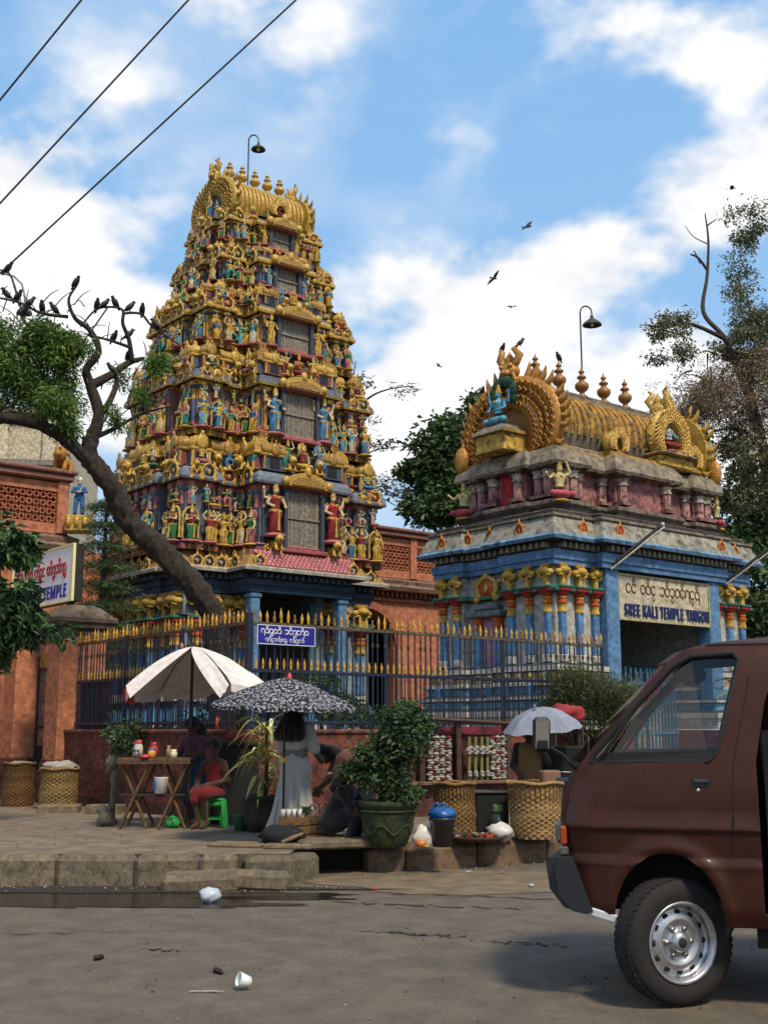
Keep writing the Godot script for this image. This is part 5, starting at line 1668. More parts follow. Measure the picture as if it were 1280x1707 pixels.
# ---------------------------------------------------------------- fences, gate piers, signs
func build_fences() -> void:
	var NAVY := S(38, 48, 74)
	var tf := Transform3D(Basis(Vector3.UP, TURN), Vector3(-1.85, 0, -16.1))
	# low plastered walls
	for i in 2:
		var b := B.new()
		var L: float = [5.5, 7.3][i]
		b.col = S(122, 66, 52)
		var c: Vector3 = [Vector3(0, 0.87, -L * 0.5), Vector3(L * 0.5 + 0.152, 0.87, 0)][i]
		var sz: Vector3 = [Vector3(0.3, 1.2, L + 0.3), Vector3(L, 1.2, 0.3)][i]
		b.box(c, sz)
		b.col = S(132, 82, 68)
		b.cbox(Vector3(c.x + (0.03 if i else 0.0), 1.48, c.z), Vector3(sz.x + (0.0 if i else 0.06), 0.06, sz.z + (0.06 if i else 0.06)), 0.015)
		b.col = S(96, 52, 44)
		b.box(Vector3(c.x + (0.04 if i else 0.0), 0.36, c.z), Vector3(sz.x + (0.0 if i else 0.05), 0.2, sz.z + 0.05))
		var w := obj("low_wall", b, M.old, null, tf)
		tag(w, ["red brown plastered wall under the left fence, behind the sellers", "red brown plastered wall under the front fence, facing right"][i], "wall", "low walls round the temple yard")
	# iron fences: bars with gold spear points, shorter bars between
	var b := B.new()
	b.col = NAVY
	b.tube([Vector3(0, 1.5, 0), Vector3(0, 2.99, 0)], 0.012, 6)
	b.col = S(84, 74, 50)
	b.lathe([Vector2(0.02, 2.7), Vector2(0.026, 2.73), Vector2(0.02, 2.76)], 6)
	var tall := b.mesh()
	b = B.new()
	b.col = S(72, 60, 58)
	b.tube([Vector3(0, 1.5, 0), Vector3(0.004, 2.2, 0.003), Vector3(0, 2.99, 0)], 0.012, 6)
	var rusty := b.mesh()
	b = B.new()
	b.col = NAVY
	b.tube([Vector3(0, 1.5, 0), Vector3(0, 2.34, 0)], 0.0095, 6)
	var short := b.mesh()
	b = B.new()
	b.col = S(222, 172, 62)
	b.lathe([Vector2(0.017, 0), Vector2(0.024, 0.012), Vector2(0.014, 0.03), Vector2(0.026, 0.075), Vector2(0.024, 0.1), Vector2(0.01, 0.15), Vector2(0, 0.19)], 6)
	var spike := b.mesh()
	b = B.new()
	b.col = S(150, 116, 58)
	b.lathe([Vector2(0.015, 0), Vector2(0.03, 0.012), Vector2(0.016, 0.03), Vector2(0.028, 0.06), Vector2(0.012, 0.1), Vector2(0.02, 0.12), Vector2(0, 0.16)], 6)
	var spike2 := b.mesh()
	for i in 2:
		var L: float = [5.46, 7.35][i]
		var t := thing("iron_fence", ["left run of dark iron fence with gold spear points behind the white umbrella", "front run of dark iron fence with gold spear points from corner to pavilion"][i], "fence", Vector3.ZERO, 0, "iron fences on the low walls")
		t.transform = tf * Transform3D(Basis(Vector3.UP, [PI / 2, 0.0][i]), Vector3.ZERO)     # along local x
		for y in [2.95, 2.3, 1.6]:
			b = B.new()
			b.col = NAVY if y < 2.9 else S(108, 96, 70)
			b.cbox(Vector3(L * 0.5, y, 0), Vector3(L, 0.045, 0.03), 0.006)
			obj("rail", b, M.iron, t)
		var n := int(L / 0.115)
		for k in n:
			var x := (k + 0.5) * L / n
			put("bar", tall if k % 4 != 1 else rusty, M.iron, t, Transform3D(Basis.from_euler(Vector3(0.004 * sin(k * 2.9), 0, 0.005 * sin(k * 7.7))), Vector3(x, 0, 0)))
			put("spear_point", spike if k % 3 else spike2, M.gold, t, Transform3D(Basis(Vector3.BACK, 0.05 * sin(k * 3.3)).scaled_local(Vector3(1.0, 1.0 + 0.16 * sin(k * 5.1), 1.0)), Vector3(x, 2.975, 0)))
			if k < n - 1:
				var x2 := x + 0.5 * L / n
				put("short_bar", short, M.iron, t, Transform3D(Basis.from_euler(Vector3(0.006 * sin(k * 3.7), 0, 0.012 * sin(k * 5.3))), Vector3(x2 + 0.006 * sin(k * 4.1), 0, 0)))
				if i == 0 or x2 < 3.7: put("short_spear_point", spike, M.gold, t, Transform3D(Basis().scaled(Vector3(0.9, 0.85, 0.9)), Vector3(x2, 2.33, 0)))
		b = B.new()
		b.col = NAVY
		if i == 0:
			b.cbox(Vector3(0, 2.3, 0), Vector3(0.08, 1.6, 0.08), 0.01)
		else: b.cbox(Vector3(L - 0.02, 2.25, -0.02), Vector3(0.05, 1.5, 0.05), 0.008)
		obj("post", b, M.iron, t)
		b = B.new()
		b.col = NAVY
		b.cbox(Vector3(0, 2.25, -0.02), Vector3(0.05, 1.5, 0.05), 0.008)
		var pm := b.mesh()
		for k in 2: put("post", pm, M.iron, t, Transform3D(Basis(), Vector3((k + 1) * L / 3.0 - 0.02, 0, 0)))
	# dark sheet of metal wired to the far end of the left fence
	b = B.new()
	b.col = S(74, 48, 46)
	b.box(Vector3(0.06, 1.9, -4.85), Vector3(0.02, 0.78, 1.1))
	tag(obj("metal_sheet", b, M.iron, null, tf), "dark brown metal sheet closing the fence beside the orange gate pier", "sheet")
	# gate piers
	for i in 2:
		var s: float = [-5.48, -7.4][i]
		var t := thing("gate_pier", ["orange gate pier with stepped grey cap right of the side gate", "orange gate pier at the left edge of the photo"][i], "pillar", Vector3.ZERO, 0, "orange gate piers")
		t.transform = tf * Transform3D(Basis(), Vector3(0.12, 0, s - 0.3))
		b = B.new()
		b.col = S(212, 138, 100)
		b.cbox(Vector3(0, 2.06, 0), Vector3(0.84, 2.16, 0.56), 0.02)
		obj("shaft", b, M.paint, t)
		b = B.new()
		b.col = S(110, 62, 50)
		b.cbox(Vector3(0, 0.55, 0), Vector3(0.98, 0.56, 0.7), 0.02)
		b.cbox(Vector3(0, 0.88, 0), Vector3(0.92, 0.14, 0.64), 0.02)
		b.col = S(140, 76, 58)
		b.cbox(Vector3(0, 0.98, 0), Vector3(0.88, 0.06, 0.6), 0.01)
		obj("base", b, M.old, t)
		b = B.new()
		b.col = S(112, 92, 84)
		b.cbox(Vector3(0, 3.18, 0), Vector3(0.96, 0.12, 0.68), 0.03)
		b.cbox(Vector3(0, 3.28, 0), Vector3(1.06, 0.12, 0.78), 0.03)
		b.cbox(Vector3(0, 3.38, 0), Vector3(1.14, 0.12, 0.86), 0.03)
		b.col = S(128, 112, 96)
		b.lathe([Vector2(0.62, 3.43), Vector2(0.36, 3.62), Vector2(0.24, 3.66), Vector2(0, 3.67)], 4, Vector3.ZERO, Basis().scaled(Vector3(1.2, 1, 0.9)) * Basis(Vector3.UP, PI / 4), true)
		obj("cap", b, M.old, t)
	# side gate between the piers
	var g := thing("iron_side_gate", "dark iron gate with gold scrolls between the two orange piers", "gate")
	g.transform = tf * Transform3D(Basis(Vector3.UP, PI / 2).scaled_local(Vector3(0.87, 1, 1)), Vector3(0.12, 0, -6.07))
	b = B.new()
	b.col = S(44, 44, 58)
	for y in [0.5, 1.2, 1.55, 2.6]: b.cbox(Vector3(0.75, y, 0), Vector3(1.5, 0.05, 0.04), 0.008)
	b.box(Vector3(0.75, 0.85, 0), Vector3(1.46, 0.7, 0.015))
	for s in [0.0, 0.75, 1.5]: b.cbox(Vector3(s, 1.6, 0), Vector3(0.05, 2.5, 0.05), 0.008)
	obj("frame", b, M.iron, g)
	for k in 13: put("bar", short, M.iron, g, Transform3D(Basis().scaled(Vector3(1, 1.25, 1)), Vector3(0.06 + k * 0.115, -0.35, 0)))
	b = B.new()
	b.col = S(214, 164, 56)
	for k in 7:
		var pts := []
		for p in arc(0.12 + k * 0.21, 2.75, 0.08, 0.12, -60, 240, 10): pts.append(Vector3(p.x, p.y, 0))
		b.tube(pts, 0.016, 5)
	obj("scroll", b, M.gold, g)
	# boards
	var sg := thing("temple_sign", "white box sign with red script and blue capitals above the side gate", "sign")
	sg.transform = tf * Transform3D(Basis(Vector3.UP, -PI / 2), Vector3(-0.02, 4.24, -7.0))
	b = B.new()
	b.col = S(226, 226, 224)
	b.box(Vector3(0, 0, 0.06), Vector3(2.72, 0.98, 0.02))
	obj("face", b, M.plain, sg)
	b = B.new()
	b.col = S(52, 46, 40)
	b.box(Vector3(0, 0, -0.04), Vector3(2.76, 1.02, 0.16))
	for s in [-1.0, 1.0]: b.box(Vector3(s * 1.1, -0.56, -0.04), Vector3(0.08, 0.2, 0.1))
	obj("box", b, M.iron, sg)
	b = B.new()
	b.col = S(220, 214, 150)
	for s in [-1.0, 1.0]:
		b.box(Vector3(s * 1.37, 0, 0.065), Vector3(0.03, 1.02, 0.05))
		b.box(Vector3(0, s * 0.5, 0.065), Vector3(2.74, 0.03, 0.05))
	obj("rim", b, M.plain, sg)
	b = B.new()
	b.col = S(176, 50, 52)
	script_line(b, -1.2, 0.12, 1.9, 0.19, 0.036, 71, [3, 3, 4, 7], 0.075)
	obj("script_lettering", b, M.plain, sg)
	latin(sg, "SREE KALI TEMPLE", 0.24, Vector3(-0.05, -0.3, 0.075), 2.36, S(24, 40, 140), 0.012)
	sg = thing("name_board", "small dark blue board with white script hung on the fence corner", "sign")
	sg.transform = tf * Transform3D(Basis(), Vector3(0.58, 2.80, 0.05))
	b = B.new()
	b.col = S(22, 28, 128)
	b.box(Vector3(0, 0, 0), Vector3(0.98, 0.27, 0.02))
	obj("board", b, M.plain, sg)
	b = B.new()
	b.col = S(206, 208, 216)
	for s in [-1.0, 1.0]:
		b.box(Vector3(s * 0.485, 0, 0.006), Vector3(0.01, 0.27, 0.022))
		b.box(Vector3(0, s * 0.13, 0.006), Vector3(0.98, 0.01, 0.022))
	script_line(b, -0.43, 0.045, 0.68, 0.07, 0.018, 81, [5, 6], 0.014)
	script_line(b, -0.36, -0.07, 0.56, 0.045, 0.012, 82, [7, 5], 0.014)
	obj("script_lettering", b, M.plain, sg)

# ---------------------------------------------------------------- trees and plants
func make_leaf(w: float, l: float, n: int, sd: int, droop := 0.3) -> ArrayMesh:     # a spray of n leaves about one metre across when w and l are in metres
	var r := RandomNumberGenerator.new()
	r.seed = sd
	var b := B.new()
	for i in n:
		var k := r.randf_range(0.8, 1.2)
		b.col = Color(k, k, k)
		var d := Vector3(r.randfn(), r.randfn() * 0.6, r.randfn()).normalized()
		var at := d * r.randf_range(0.0, 0.5) + Vector3(r.randf_range(-0.4, 0.4), r.randf_range(-0.4, 0.4), r.randf_range(-0.4, 0.4))
		var side := d.cross(Vector3(r.randfn(), r.randfn(), r.randfn()).normalized()).normalized()
		var tip := at + d * l - Vector3(0, l * droop, 0)
		var mid := at + d * l * 0.5
		var nn := d.cross(side) * w * 0.25
		b.tri(at, mid + side * w * 0.5 + nn, tip)
		b.tri(at, tip, mid - side * w * 0.5 + nn)
	return b.mesh()

func crown(t: Node, called: String, leaf: ArrayMesh, m: Material, blobs: Array, cols: Array, sd: int, hollow := 0.35) -> void:   # blob: centre, radii, count, size
	var r := RandomNumberGenerator.new()
	r.seed = sd
	var xs := []
	var cs := []
	for bl in blobs:
		var c: Vector3 = bl[0]
		var rad: Vector3 = bl[1]
		var sub := []
		for i in maxi(3, int(bl[2] / 22)):         # clumps inside the blob give light and dark and gaps
			var d0 := Vector3(r.randfn(), r.randfn(), r.randfn()).normalized()
			sub.append([c + d0 * rad * pow(r.randf(), 0.45), r.randf_range(0.75, 1.25)])
		for i in bl[2]:
			var s: Array = sub[r.randi() % sub.size()]
			var p: Vector3 = s[0] + Vector3(r.randfn(), r.randfn() * 0.7, r.randfn()) * rad * hollow * 0.62
			var k: float = r.randf_range(0.75, 1.25) * s[1]
			var col: Color = cols[r.randi() % cols.size()]
			xs.append(Transform3D(Basis.from_euler(Vector3(r.randf() * 1.2 - 0.6, r.randf() * TAU, r.randf() * 1.2 - 0.6)) * (bl[3] * r.randf_range(0.7, 1.3)), p))
			cs.append(Color(col.r * k, col.g * k, col.b * k))
	many(called, leaf, m, xs, cs, t)

func limb(t: Node, called: String, pts: Array, rad: Array, col: Color, seg := 8, wob := 0.0) -> void:
	var b := B.new()
	var n := 5 if seg < 10 else 12
	var p := curve(pts, n)
	var q := lerps(rad, n)
	if seg >= 10:
		b.fnl = FastNoiseLite.new()
		b.fnl.frequency = 9.0
		b.fnl.fractal_octaves = 4
		b.rough = 0.42
	if wob > 0:
		for i in p.size(): q[i] *= 1.0 + wob * sin(i * 2.3) * cos(i * 1.1 + 1.0)
	b.col = col
	b.tube(p, q, seg)
	obj(called, b, M.bark, t)

func build_trees() -> void:
	var BK := S(84, 74, 65)
	var t := thing("leaning_tree", "leaning tree with bare crow filled twigs and green crown, left of the tower", "tree")
	limb(t, "trunk", [Vector3(-2.35, 0.1, -17.95), Vector3(-2.45, 1.6, -17.95), Vector3(-2.57, 3.05, -17.8), Vector3(-2.83, 3.58, -17.7), Vector3(-3.42, 4.21, -17.6), Vector3(-3.87, 4.61, -17.5), Vector3(-4.12, 5.13, -17.3), Vector3(-4.43, 5.52, -17.2), Vector3(-4.43, 5.85, -17.2)], [0.235, 0.2, 0.185, 0.178, 0.172, 0.16, 0.148, 0.135, 0.112], BK, 26, 0.0)
	limb(t, "limb", [Vector3(-4.36, 5.42, -17.22), Vector3(-4.85, 5.84, -17.0), Vector3(-5.25, 5.99, -16.8), Vector3(-5.59, 5.96, -16.5), Vector3(-6.4, 5.75, -16.0)], [0.11, 0.095, 0.088, 0.075, 0.055], BK, 18, 0.0)
	limb(t, "limb", [Vector3(-4.43, 5.8, -17.2), Vector3(-4.33, 6.22, -17.2), Vector3(-4.49, 6.7, -17.2), Vector3(-4.52, 6.9, -17.1), Vector3(-4.35, 7.19, -17.1), Vector3(-4.5, 7.52, -17.1), Vector3(-4.71, 7.68, -17.0), Vector3(-4.82, 7.97, -17.0), Vector3(-4.72, 8.18, -17.0)], [0.115, 0.09, 0.075, 0.062, 0.052, 0.045, 0.035, 0.022, 0.013], BK, 8, 0.08)
	limb(t, "limb", [Vector3(-4.37, 6.14, -17.2), Vector3(-4.25, 6.42, -17.4), Vector3(-4.15, 6.79, -17.5), Vector3(-4.2, 6.96, -17.5)], [0.06, 0.05, 0.042, 0.025], S(104, 92, 82))
	limb(t, "limb", [Vector3(-4.49, 6.66, -17.2), Vector3(-4.22, 6.9, -17.4), Vector3(-4.0, 7.16, -17.6), Vector3(-3.81, 7.3, -17.8)], [0.08, 0.062, 0.048, 0.028], BK)
	for w in [[[Vector3(-3.95, 7.2, -17.6), Vector3(-3.99, 7.52, -17.5), Vector3(-4.07, 7.73, -17.4), Vector3(-4.08, 7.95, -17.4), Vector3(-4.24, 7.97, -17.3), Vector3(-4.48, 7.92, -17.3), Vector3(-4.67, 7.61, -17.2)], [0.045, 0.035, 0.03, 0.024, 0.02, 0.018, 0.014]],
		[[Vector3(-4.08, 7.9, -17.4), Vector3(-3.82, 7.93, -17.5), Vector3(-3.64, 7.75, -17.6), Vector3(-3.23, 7.49, -17.7)], [0.022, 0.02, 0.018, 0.012]],
		[[Vector3(-3.96, 7.38, -17.5), Vector3(-4.22, 7.42, -17.3), Vector3(-4.6, 7.5, -17.2)], [0.028, 0.022, 0.012]],
		[[Vector3(-4.40, 5.85, -17.2), Vector3(-4.19, 6.09, -17.6), Vector3(-3.84, 6.41, -17.9), Vector3(-3.4, 6.6, -18.1)], [0.05, 0.035, 0.025, 0.012]],
		[[Vector3(-4.81, 7.7, -17.0), Vector3(-5.19, 7.72, -16.9), Vector3(-5.53, 7.86, -16.8), Vector3(-6.1, 7.95, -16.7)], [0.03, 0.024, 0.018, 0.012]],
		[[Vector3(-5.23, 7.3, -16.8), Vector3(-5.43, 7.62, -16.8), Vector3(-5.3, 7.86, -16.8)], [0.028, 0.02, 0.012]],
		[[Vector3(-5.9, 6.4, -16.6), Vector3(-5.6, 7.0, -16.7), Vector3(-5.2, 7.3, -16.8), Vector3(-4.9, 7.55, -16.9)], [0.05, 0.04, 0.03, 0.02]],
		[[Vector3(-5.5, 7.8, -16.8), Vector3(-5.72, 8.36, -16.9), Vector3(-6.0, 8.4, -16.9)], [0.02, 0.016, 0.01]],
		[[Vector3(-4.6, 7.1, -17.1), Vector3(-4.95, 7.2, -16.9), Vector3(-5.4, 7.15, -16.8)], [0.035, 0.03, 0.018]],
		[[Vector3(-4.3, 7.95, -17.3), Vector3(-4.5, 7.55, -17.2), Vector3(-4.62, 7.35, -17.15)], [0.016, 0.014, 0.01]],
		[[Vector3(-5.1, 5.95, -16.9), Vector3(-5.0, 6.4, -16.9), Vector3(-5.2, 6.9, -16.8)], [0.05, 0.035, 0.02]]]:
		limb(t, "twig", w[0], w[1], S(84, 74, 66), 6)
	var tr := RandomNumberGenerator.new()
	tr.seed = 19
	for c in [[Vector3(-4.8, 7.8, -17.0), 7], [Vector3(-5.3, 7.7, -16.8), 9], [Vector3(-5.8, 7.9, -16.7), 8], [Vector3(-4.3, 7.5, -17.3), 6], [Vector3(-3.8, 7.3, -17.7), 5], [Vector3(-4.2, 6.8, -17.4), 5], [Vector3(-3.9, 6.4, -17.9), 4]]:
		for k in c[1]:
			var p: Vector3 = c[0] + Vector3(tr.randf_range(-0.3, 0.3), tr.randf_range(-0.25, 0.1), tr.randf_range(-0.2, 0.2))
			var q := Vector3(tr.randf_range(-0.35, 0.35), tr.randf_range(0.05, 0.32), tr.randf_range(-0.2, 0.2))
			limb(t, "twig", [p, p + q * 0.5 + Vector3(0, 0.04, 0), p + q], [0.011, 0.008, 0.004], S(84, 76, 68), 5)
	var feather := make_leaf(0.10, 0.36, 20, 3)
	var lg := [Color(0.10, 0.19, 0.024), Color(0.075, 0.155, 0.02), Color(0.13, 0.22, 0.03), Color(0.05, 0.115, 0.02)]
	crown(t, "crown", feather, M.leaf, [[Vector3(-5.3, 6.95, -16.9), Vector3(0.55, 0.42, 0.7), 380, 0.22], [Vector3(-5.75, 6.6, -16.8), Vector3(0.5, 0.55, 0.7), 380, 0.22], [Vector3(-5.0, 6.45, -16.9), Vector3(0.42, 0.38, 0.6), 250, 0.2], [Vector3(-5.1, 7.35, -16.9), Vector3(0.5, 0.25, 0.6), 260, 0.2], [Vector3(-4.75, 7.3, -17.0), Vector3(0.3, 0.3, 0.4), 110, 0.2], [Vector3(-6.0, 7.1, -16.8), Vector3(0.4, 0.4, 0.6), 240, 0.22], [Vector3(-3.55, 7.25, -17.8), Vector3(0.24, 0.14, 0.3), 70, 0.18], [Vector3(-4.1, 6.2, -17.5), Vector3(0.22, 0.14, 0.3), 40, 0.18], [Vector3(-3.75, 6.75, -17.9), Vector3(0.2, 0.12, 0.3), 34, 0.16], [Vector3(-4.9, 5.95, -17.0), Vector3(0.3, 0.15, 0.4), 60, 0.18], [Vector3(-4.15, 6.9, -17.6), Vector3(0.16, 0.16, 0.3), 30, 0.16]], lg, 5)
	# conifer by the pier
	t = thing("conifer", "dark conifer with tiered drooping branches behind the orange gate pier", "tree")
	limb(t, "trunk", [Vector3(-5.5, 0.2, -22.6), Vector3(-5.45, 3.0, -22.6), Vector3(-5.45, 6.2, -22.6)], [0.12, 0.08, 0.02], S(70, 60, 50))
	var needle := make_leaf(0.07, 0.55, 22, 8, 0.1)
	var xs := []
	var cs := []
	var r := RandomNumberGenerator.new()
	r.seed = 12
	for tier in 9:
		var y := 2.7 + tier * 0.39
		var rad := 0.95 - tier * 0.075
		for k in 8:
			var a := TAU * k / 8.0 + tier * 0.7
			for j in 7:
				var f := (j + 1) / 7.0
				var kk := r.randf_range(0.7, 1.25)
				xs.append(Transform3D(Basis.from_euler(Vector3(0, r.randf() * 6, r.randf_range(-0.3, 0.3))) * 0.22, Vector3(-5.45 + cos(a) * rad * f, y - 0.2 * f * f + 0.1 * f, -22.6 + sin(a) * rad * f)))
				cs.append(Color(0.045 * kk, 0.085 * kk, 0.03 * kk))
	many("crown", needle, M.leaf, xs, cs, t)
	# leafy street tree at the left edge
	t = thing("street_tree", "leafy dark green street tree at the left edge, hiding part of the sign", "tree")
	limb(t, "trunk", [Vector3(-6.6, 0.1, -15.5), Vector3(-6.4, 2.0, -15.5), Vector3(-5.7, 3.4, -15.5)], [0.14, 0.1, 0.05], S(84, 74, 62))
	var big_leaf := make_leaf(0.3, 0.85, 9, 15, 0.45)
	crown(t, "crown", big_leaf, M.leaf, [[Vector3(-5.45, 4.0, -15.5), Vector3(0.7, 0.4, 0.6), 300, 0.2], [Vector3(-5.0, 3.95, -15.5), Vector3(0.28, 0.22, 0.5), 90, 0.18], [Vector3(-5.7, 3.4, -15.5), Vector3(0.5, 0.6, 0.6), 320, 0.2], [Vector3(-5.0, 3.0, -15.5), Vector3(0.4, 0.28, 0.5), 200, 0.19], [Vector3(-5.35, 2.65, -15.5), Vector3(0.35, 0.3, 0.5), 160, 0.19], [Vector3(-4.75, 3.38, -15.5), Vector3(0.12, 0.12, 0.3), 26, 0.15], [Vector3(-4.78, 2.75, -15.5), Vector3(0.22, 0.1, 0.3), 40, 0.16], [Vector3(-4.42, 2.78, -15.7), Vector3(0.2, 0.14, 0.3), 22, 0.15]], [Color(0.045, 0.10, 0.03), Color(0.03, 0.07, 0.022), Color(0.06, 0.13, 0.035), Color(0.022, 0.05, 0.018)], 16)
	# dark tree between tower and pavilion
	t = thing("dark_tree", "dense dark green tree between the gold tower and the pavilion roof", "tree")
	limb(t, "trunk", [Vector3(2.4, 0.2, -36), Vector3(2.2, 5, -36), Vector3(2.0, 9, -36)], [0.3, 0.22, 0.08], S(70, 62, 54))
	limb(t, "limb", [Vector3(2.2, 8.5, -36), Vector3(1.2, 10.0, -36), Vector3(0.45, 10.5, -36)], [0.1, 0.07, 0.03], S(70, 62, 54))
	var mid_leaf := make_leaf(0.3, 0.6, 12, 22, 0.2)
	var dk := [Color(0.045, 0.09, 0.028), Color(0.03, 0.065, 0.022), Color(0.06, 0.115, 0.03), Color(0.075, 0.13, 0.036)]
	crown(t, "crown", mid_leaf, M.leaf, [[Vector3(2.0, 10.3, -36), Vector3(0.9, 0.8, 1.0), 300, 0.36], [Vector3(1.6, 9.2, -36), Vector3(1.0, 0.7, 1.0), 340, 0.36], [Vector3(2.9, 10.6, -36), Vector3(0.8, 1.1, 1.0), 260, 0.36], [Vector3(1.5, 8.2, -36), Vector3(0.9, 0.6, 1.0), 240, 0.34], [Vector3(2.8, 8.8, -36), Vector3(0.9, 1.2, 1.0), 260, 0.36], [Vector3(0.75, 9.5, -36), Vector3(0.35, 0.2, 0.5), 50, 0.3], [Vector3(0.8, 8.5, -36), Vector3(0.3, 0.2, 0.5), 40, 0.3], [Vector3(2.2, 7.2, -36), Vector3(1.0, 0.6, 1.0), 160, 0.34], [Vector3(3.2, 11.8, -36), Vector3(0.5, 0.4, 0.8), 70, 0.32], [Vector3(4.6, 11.0, -37), Vector3(1.6, 0.9, 1.0), 300, 0.36], [Vector3(6.6, 10.3, -37), Vector3(1.2, 0.8, 1.0), 160, 0.36]], dk, 23)
	# thin half bare branches right of the tower
	t = thing("sparse_tree", "thin half bare tree with scattered leaves just right of the tower", "tree")
	limb(t, "trunk", [Vector3(-1.6, 0.2, -34), Vector3(-1.5, 6, -34), Vector3(-1.2, 10.6, -34)], [0.14, 0.1, 0.05], S(90, 84, 80))
	for w in [[[Vector3(-1.3, 10.4, -34), Vector3(-0.5, 11.3, -34), Vector3(0.2, 11.62, -34), Vector3(0.95, 11.7, -34)], [0.05, 0.035, 0.022, 0.012]], [[Vector3(-1.2, 10.6, -34), Vector3(-0.95, 11.9, -34), Vector3(-0.85, 12.5, -34)], [0.04, 0.025, 0.012]], [[Vector3(-1.3, 8.6, -34), Vector3(-0.5, 9.6, -34), Vector3(0.3, 9.8, -34)], [0.04, 0.025, 0.012]], [[Vector3(-1.4, 7.6, -34), Vector3(-0.4, 8.3, -34), Vector3(0.4, 8.0, -34)], [0.04, 0.025, 0.012]]]:
		limb(t, "limb", w[0], w[1], S(110, 108, 106), 6)
	crown(t, "crown", make_leaf(0.22, 0.4, 5, 31, 0.3), M.leaf, [[Vector3(-0.75, 12.0, -34), Vector3(0.5, 0.6, 0.6), 46, 0.24], [Vector3(0.2, 11.5, -34), Vector3(0.9, 0.35, 0.6), 40, 0.2], [Vector3(0.0, 9.8, -34), Vector3(0.6, 0.3, 0.6), 44, 0.26], [Vector3(0.1, 8.6, -34), Vector3(0.7, 0.7, 0.6), 80, 0.26], [Vector3(-0.3, 10.6, -34), Vector3(0.6, 0.5, 0.6), 30, 0.18]], [Color(0.06, 0.08, 0.05), Color(0.04, 0.06, 0.03)], 32)
	# big tree on the right: bare leader, brown feathery foliage, leafy green below
	t = thing("feathery_tree", "tall tree at the right edge with brown feathery foliage and one bare branch", "tree")
	limb(t, "trunk", [Vector3(10.3, 0.1, -30), Vector3(10.2, 4.8, -30), Vector3(10.0, 8.6, -30), Vector3(9.6, 10.5, -30), Vector3(9.1, 11.1, -29.4)], [0.24, 0.2, 0.15, 0.11, 0.08], S(96, 86, 78), 10, 0.05)
	limb(t, "limb", [Vector3(9.2, 11.0, -29.4), Vector3(8.79, 11.55, -29), Vector3(8.31, 12.21, -29), Vector3(8.46, 13.2, -29), Vector3(8.54, 14.2, -29), Vector3(8.49, 14.95, -29)], [0.08, 0.068, 0.055, 0.042, 0.03, 0.015], S(128, 118, 112), 8)
	for w in [[[Vector3(8.79, 11.5, -29), Vector3(7.82, 11.7, -28.5), Vector3(7.07, 11.44, -28), Vector3(6.5, 11.5, -28)], [0.06, 0.045, 0.03, 0.015]], [[Vector3(8.48, 13.35, -29), Vector3(8.25, 13.7, -29), Vector3(8.05, 13.8, -29)], [0.04, 0.03, 0.02]], [[Vector3(8.3, 13.55, -29), Vector3(8.15, 13.9, -29)], [0.025, 0.015]], [[Vector3(8.52, 14.6, -29), Vector3(8.8, 14.8, -29)], [0.025, 0.012]], [[Vector3(8.5, 14.1, -29), Vector3(8.15, 14.3, -29), Vector3(7.95, 14.6, -29)], [0.018, 0.012, 0.008]],
		[[Vector3(10.0, 8.8, -30), Vector3(9.2, 9.2, -29.5), Vector3(8.4, 9.0, -29)], [0.1, 0.06, 0.03]], [[Vector3(10.1, 7.0, -30), Vector3(9.3, 7.6, -29.8), Vector3(8.6, 7.3, -29.6)], [0.1, 0.06, 0.03]], [[Vector3(9.6, 10.4, -30), Vector3(10.4, 12.5, -30), Vector3(10.6, 14.5, -30)], [0.12, 0.08, 0.03]]]:
		limb(t, "limb", w[0], w[1], S(96, 88, 82), 6)
	var wisp := make_leaf(0.06, 0.26, 30, 41, 0.3)
	for k in 46:
		var p := Vector3(tr.randf_range(8.0, 10.4), tr.randf_range(8.8, 11.2), tr.randf_range(-30.0, -28.9))
		var q := Vector3(tr.randf_range(-0.9, 0.3), tr.randf_range(-0.6, 0.35), tr.randf_range(-0.3, 0.3))
		limb(t, "twig", [p, p + q * 0.5 + Vector3(0, 0.12, 0), p + q], [0.03, 0.02, 0.008], S(96, 84, 76), 5)
	crown(t, "feathery_foliage", wisp, M.leaf_dry, [[Vector3(9.0, 10.1, -29.4), Vector3(1.2, 0.75, 1.0), 300, 0.36], [Vector3(9.9, 10.8, -29.6), Vector3(0.9, 1.0, 1.0), 300, 0.36], [Vector3(8.2, 9.6, -29), Vector3(0.8, 0.5, 0.8), 130, 0.34], [Vector3(9.7, 9.3, -29.5), Vector3(1.1, 0.8, 1.0), 200, 0.36]], [Color(0.28, 0.19, 0.125), Color(0.21, 0.15, 0.09), Color(0.20, 0.19, 0.09), Color(0.15, 0.105, 0.07)], 42, 0.55)
	var small_leaf := make_leaf(0.16, 0.34, 10, 24, 0.2)
	crown(t, "crown", small_leaf, M.leaf, [[Vector3(7.1, 11.7, -28.2), Vector3(0.7, 0.5, 0.6), 130, 0.27], [Vector3(7.3, 11.0, -28.2), Vector3(0.55, 0.5, 0.5), 120, 0.26], [Vector3(9.4, 11.6, -29.4), Vector3(0.8, 0.4, 0.8), 220, 0.28], [Vector3(9.6, 8.6, -29.8), Vector3(1.0, 0.8, 1.0), 300, 0.34], [Vector3(9.0, 7.5, -29.8), Vector3(0.9, 0.7, 0.8), 280, 0.34], [Vector3(9.6, 13.4, -30), Vector3(0.6, 1.4, 0.7), 210, 0.27], [Vector3(9.8, 15.0, -30), Vector3(0.55, 0.7, 0.6), 150, 0.27], [Vector3(9.9, 12.2, -29.8), Vector3(0.7, 0.5, 0.7), 220, 0.28]], [Color(0.14, 0.16, 0.075), Color(0.105, 0.125, 0.06), Color(0.17, 0.165, 0.085)], 43)
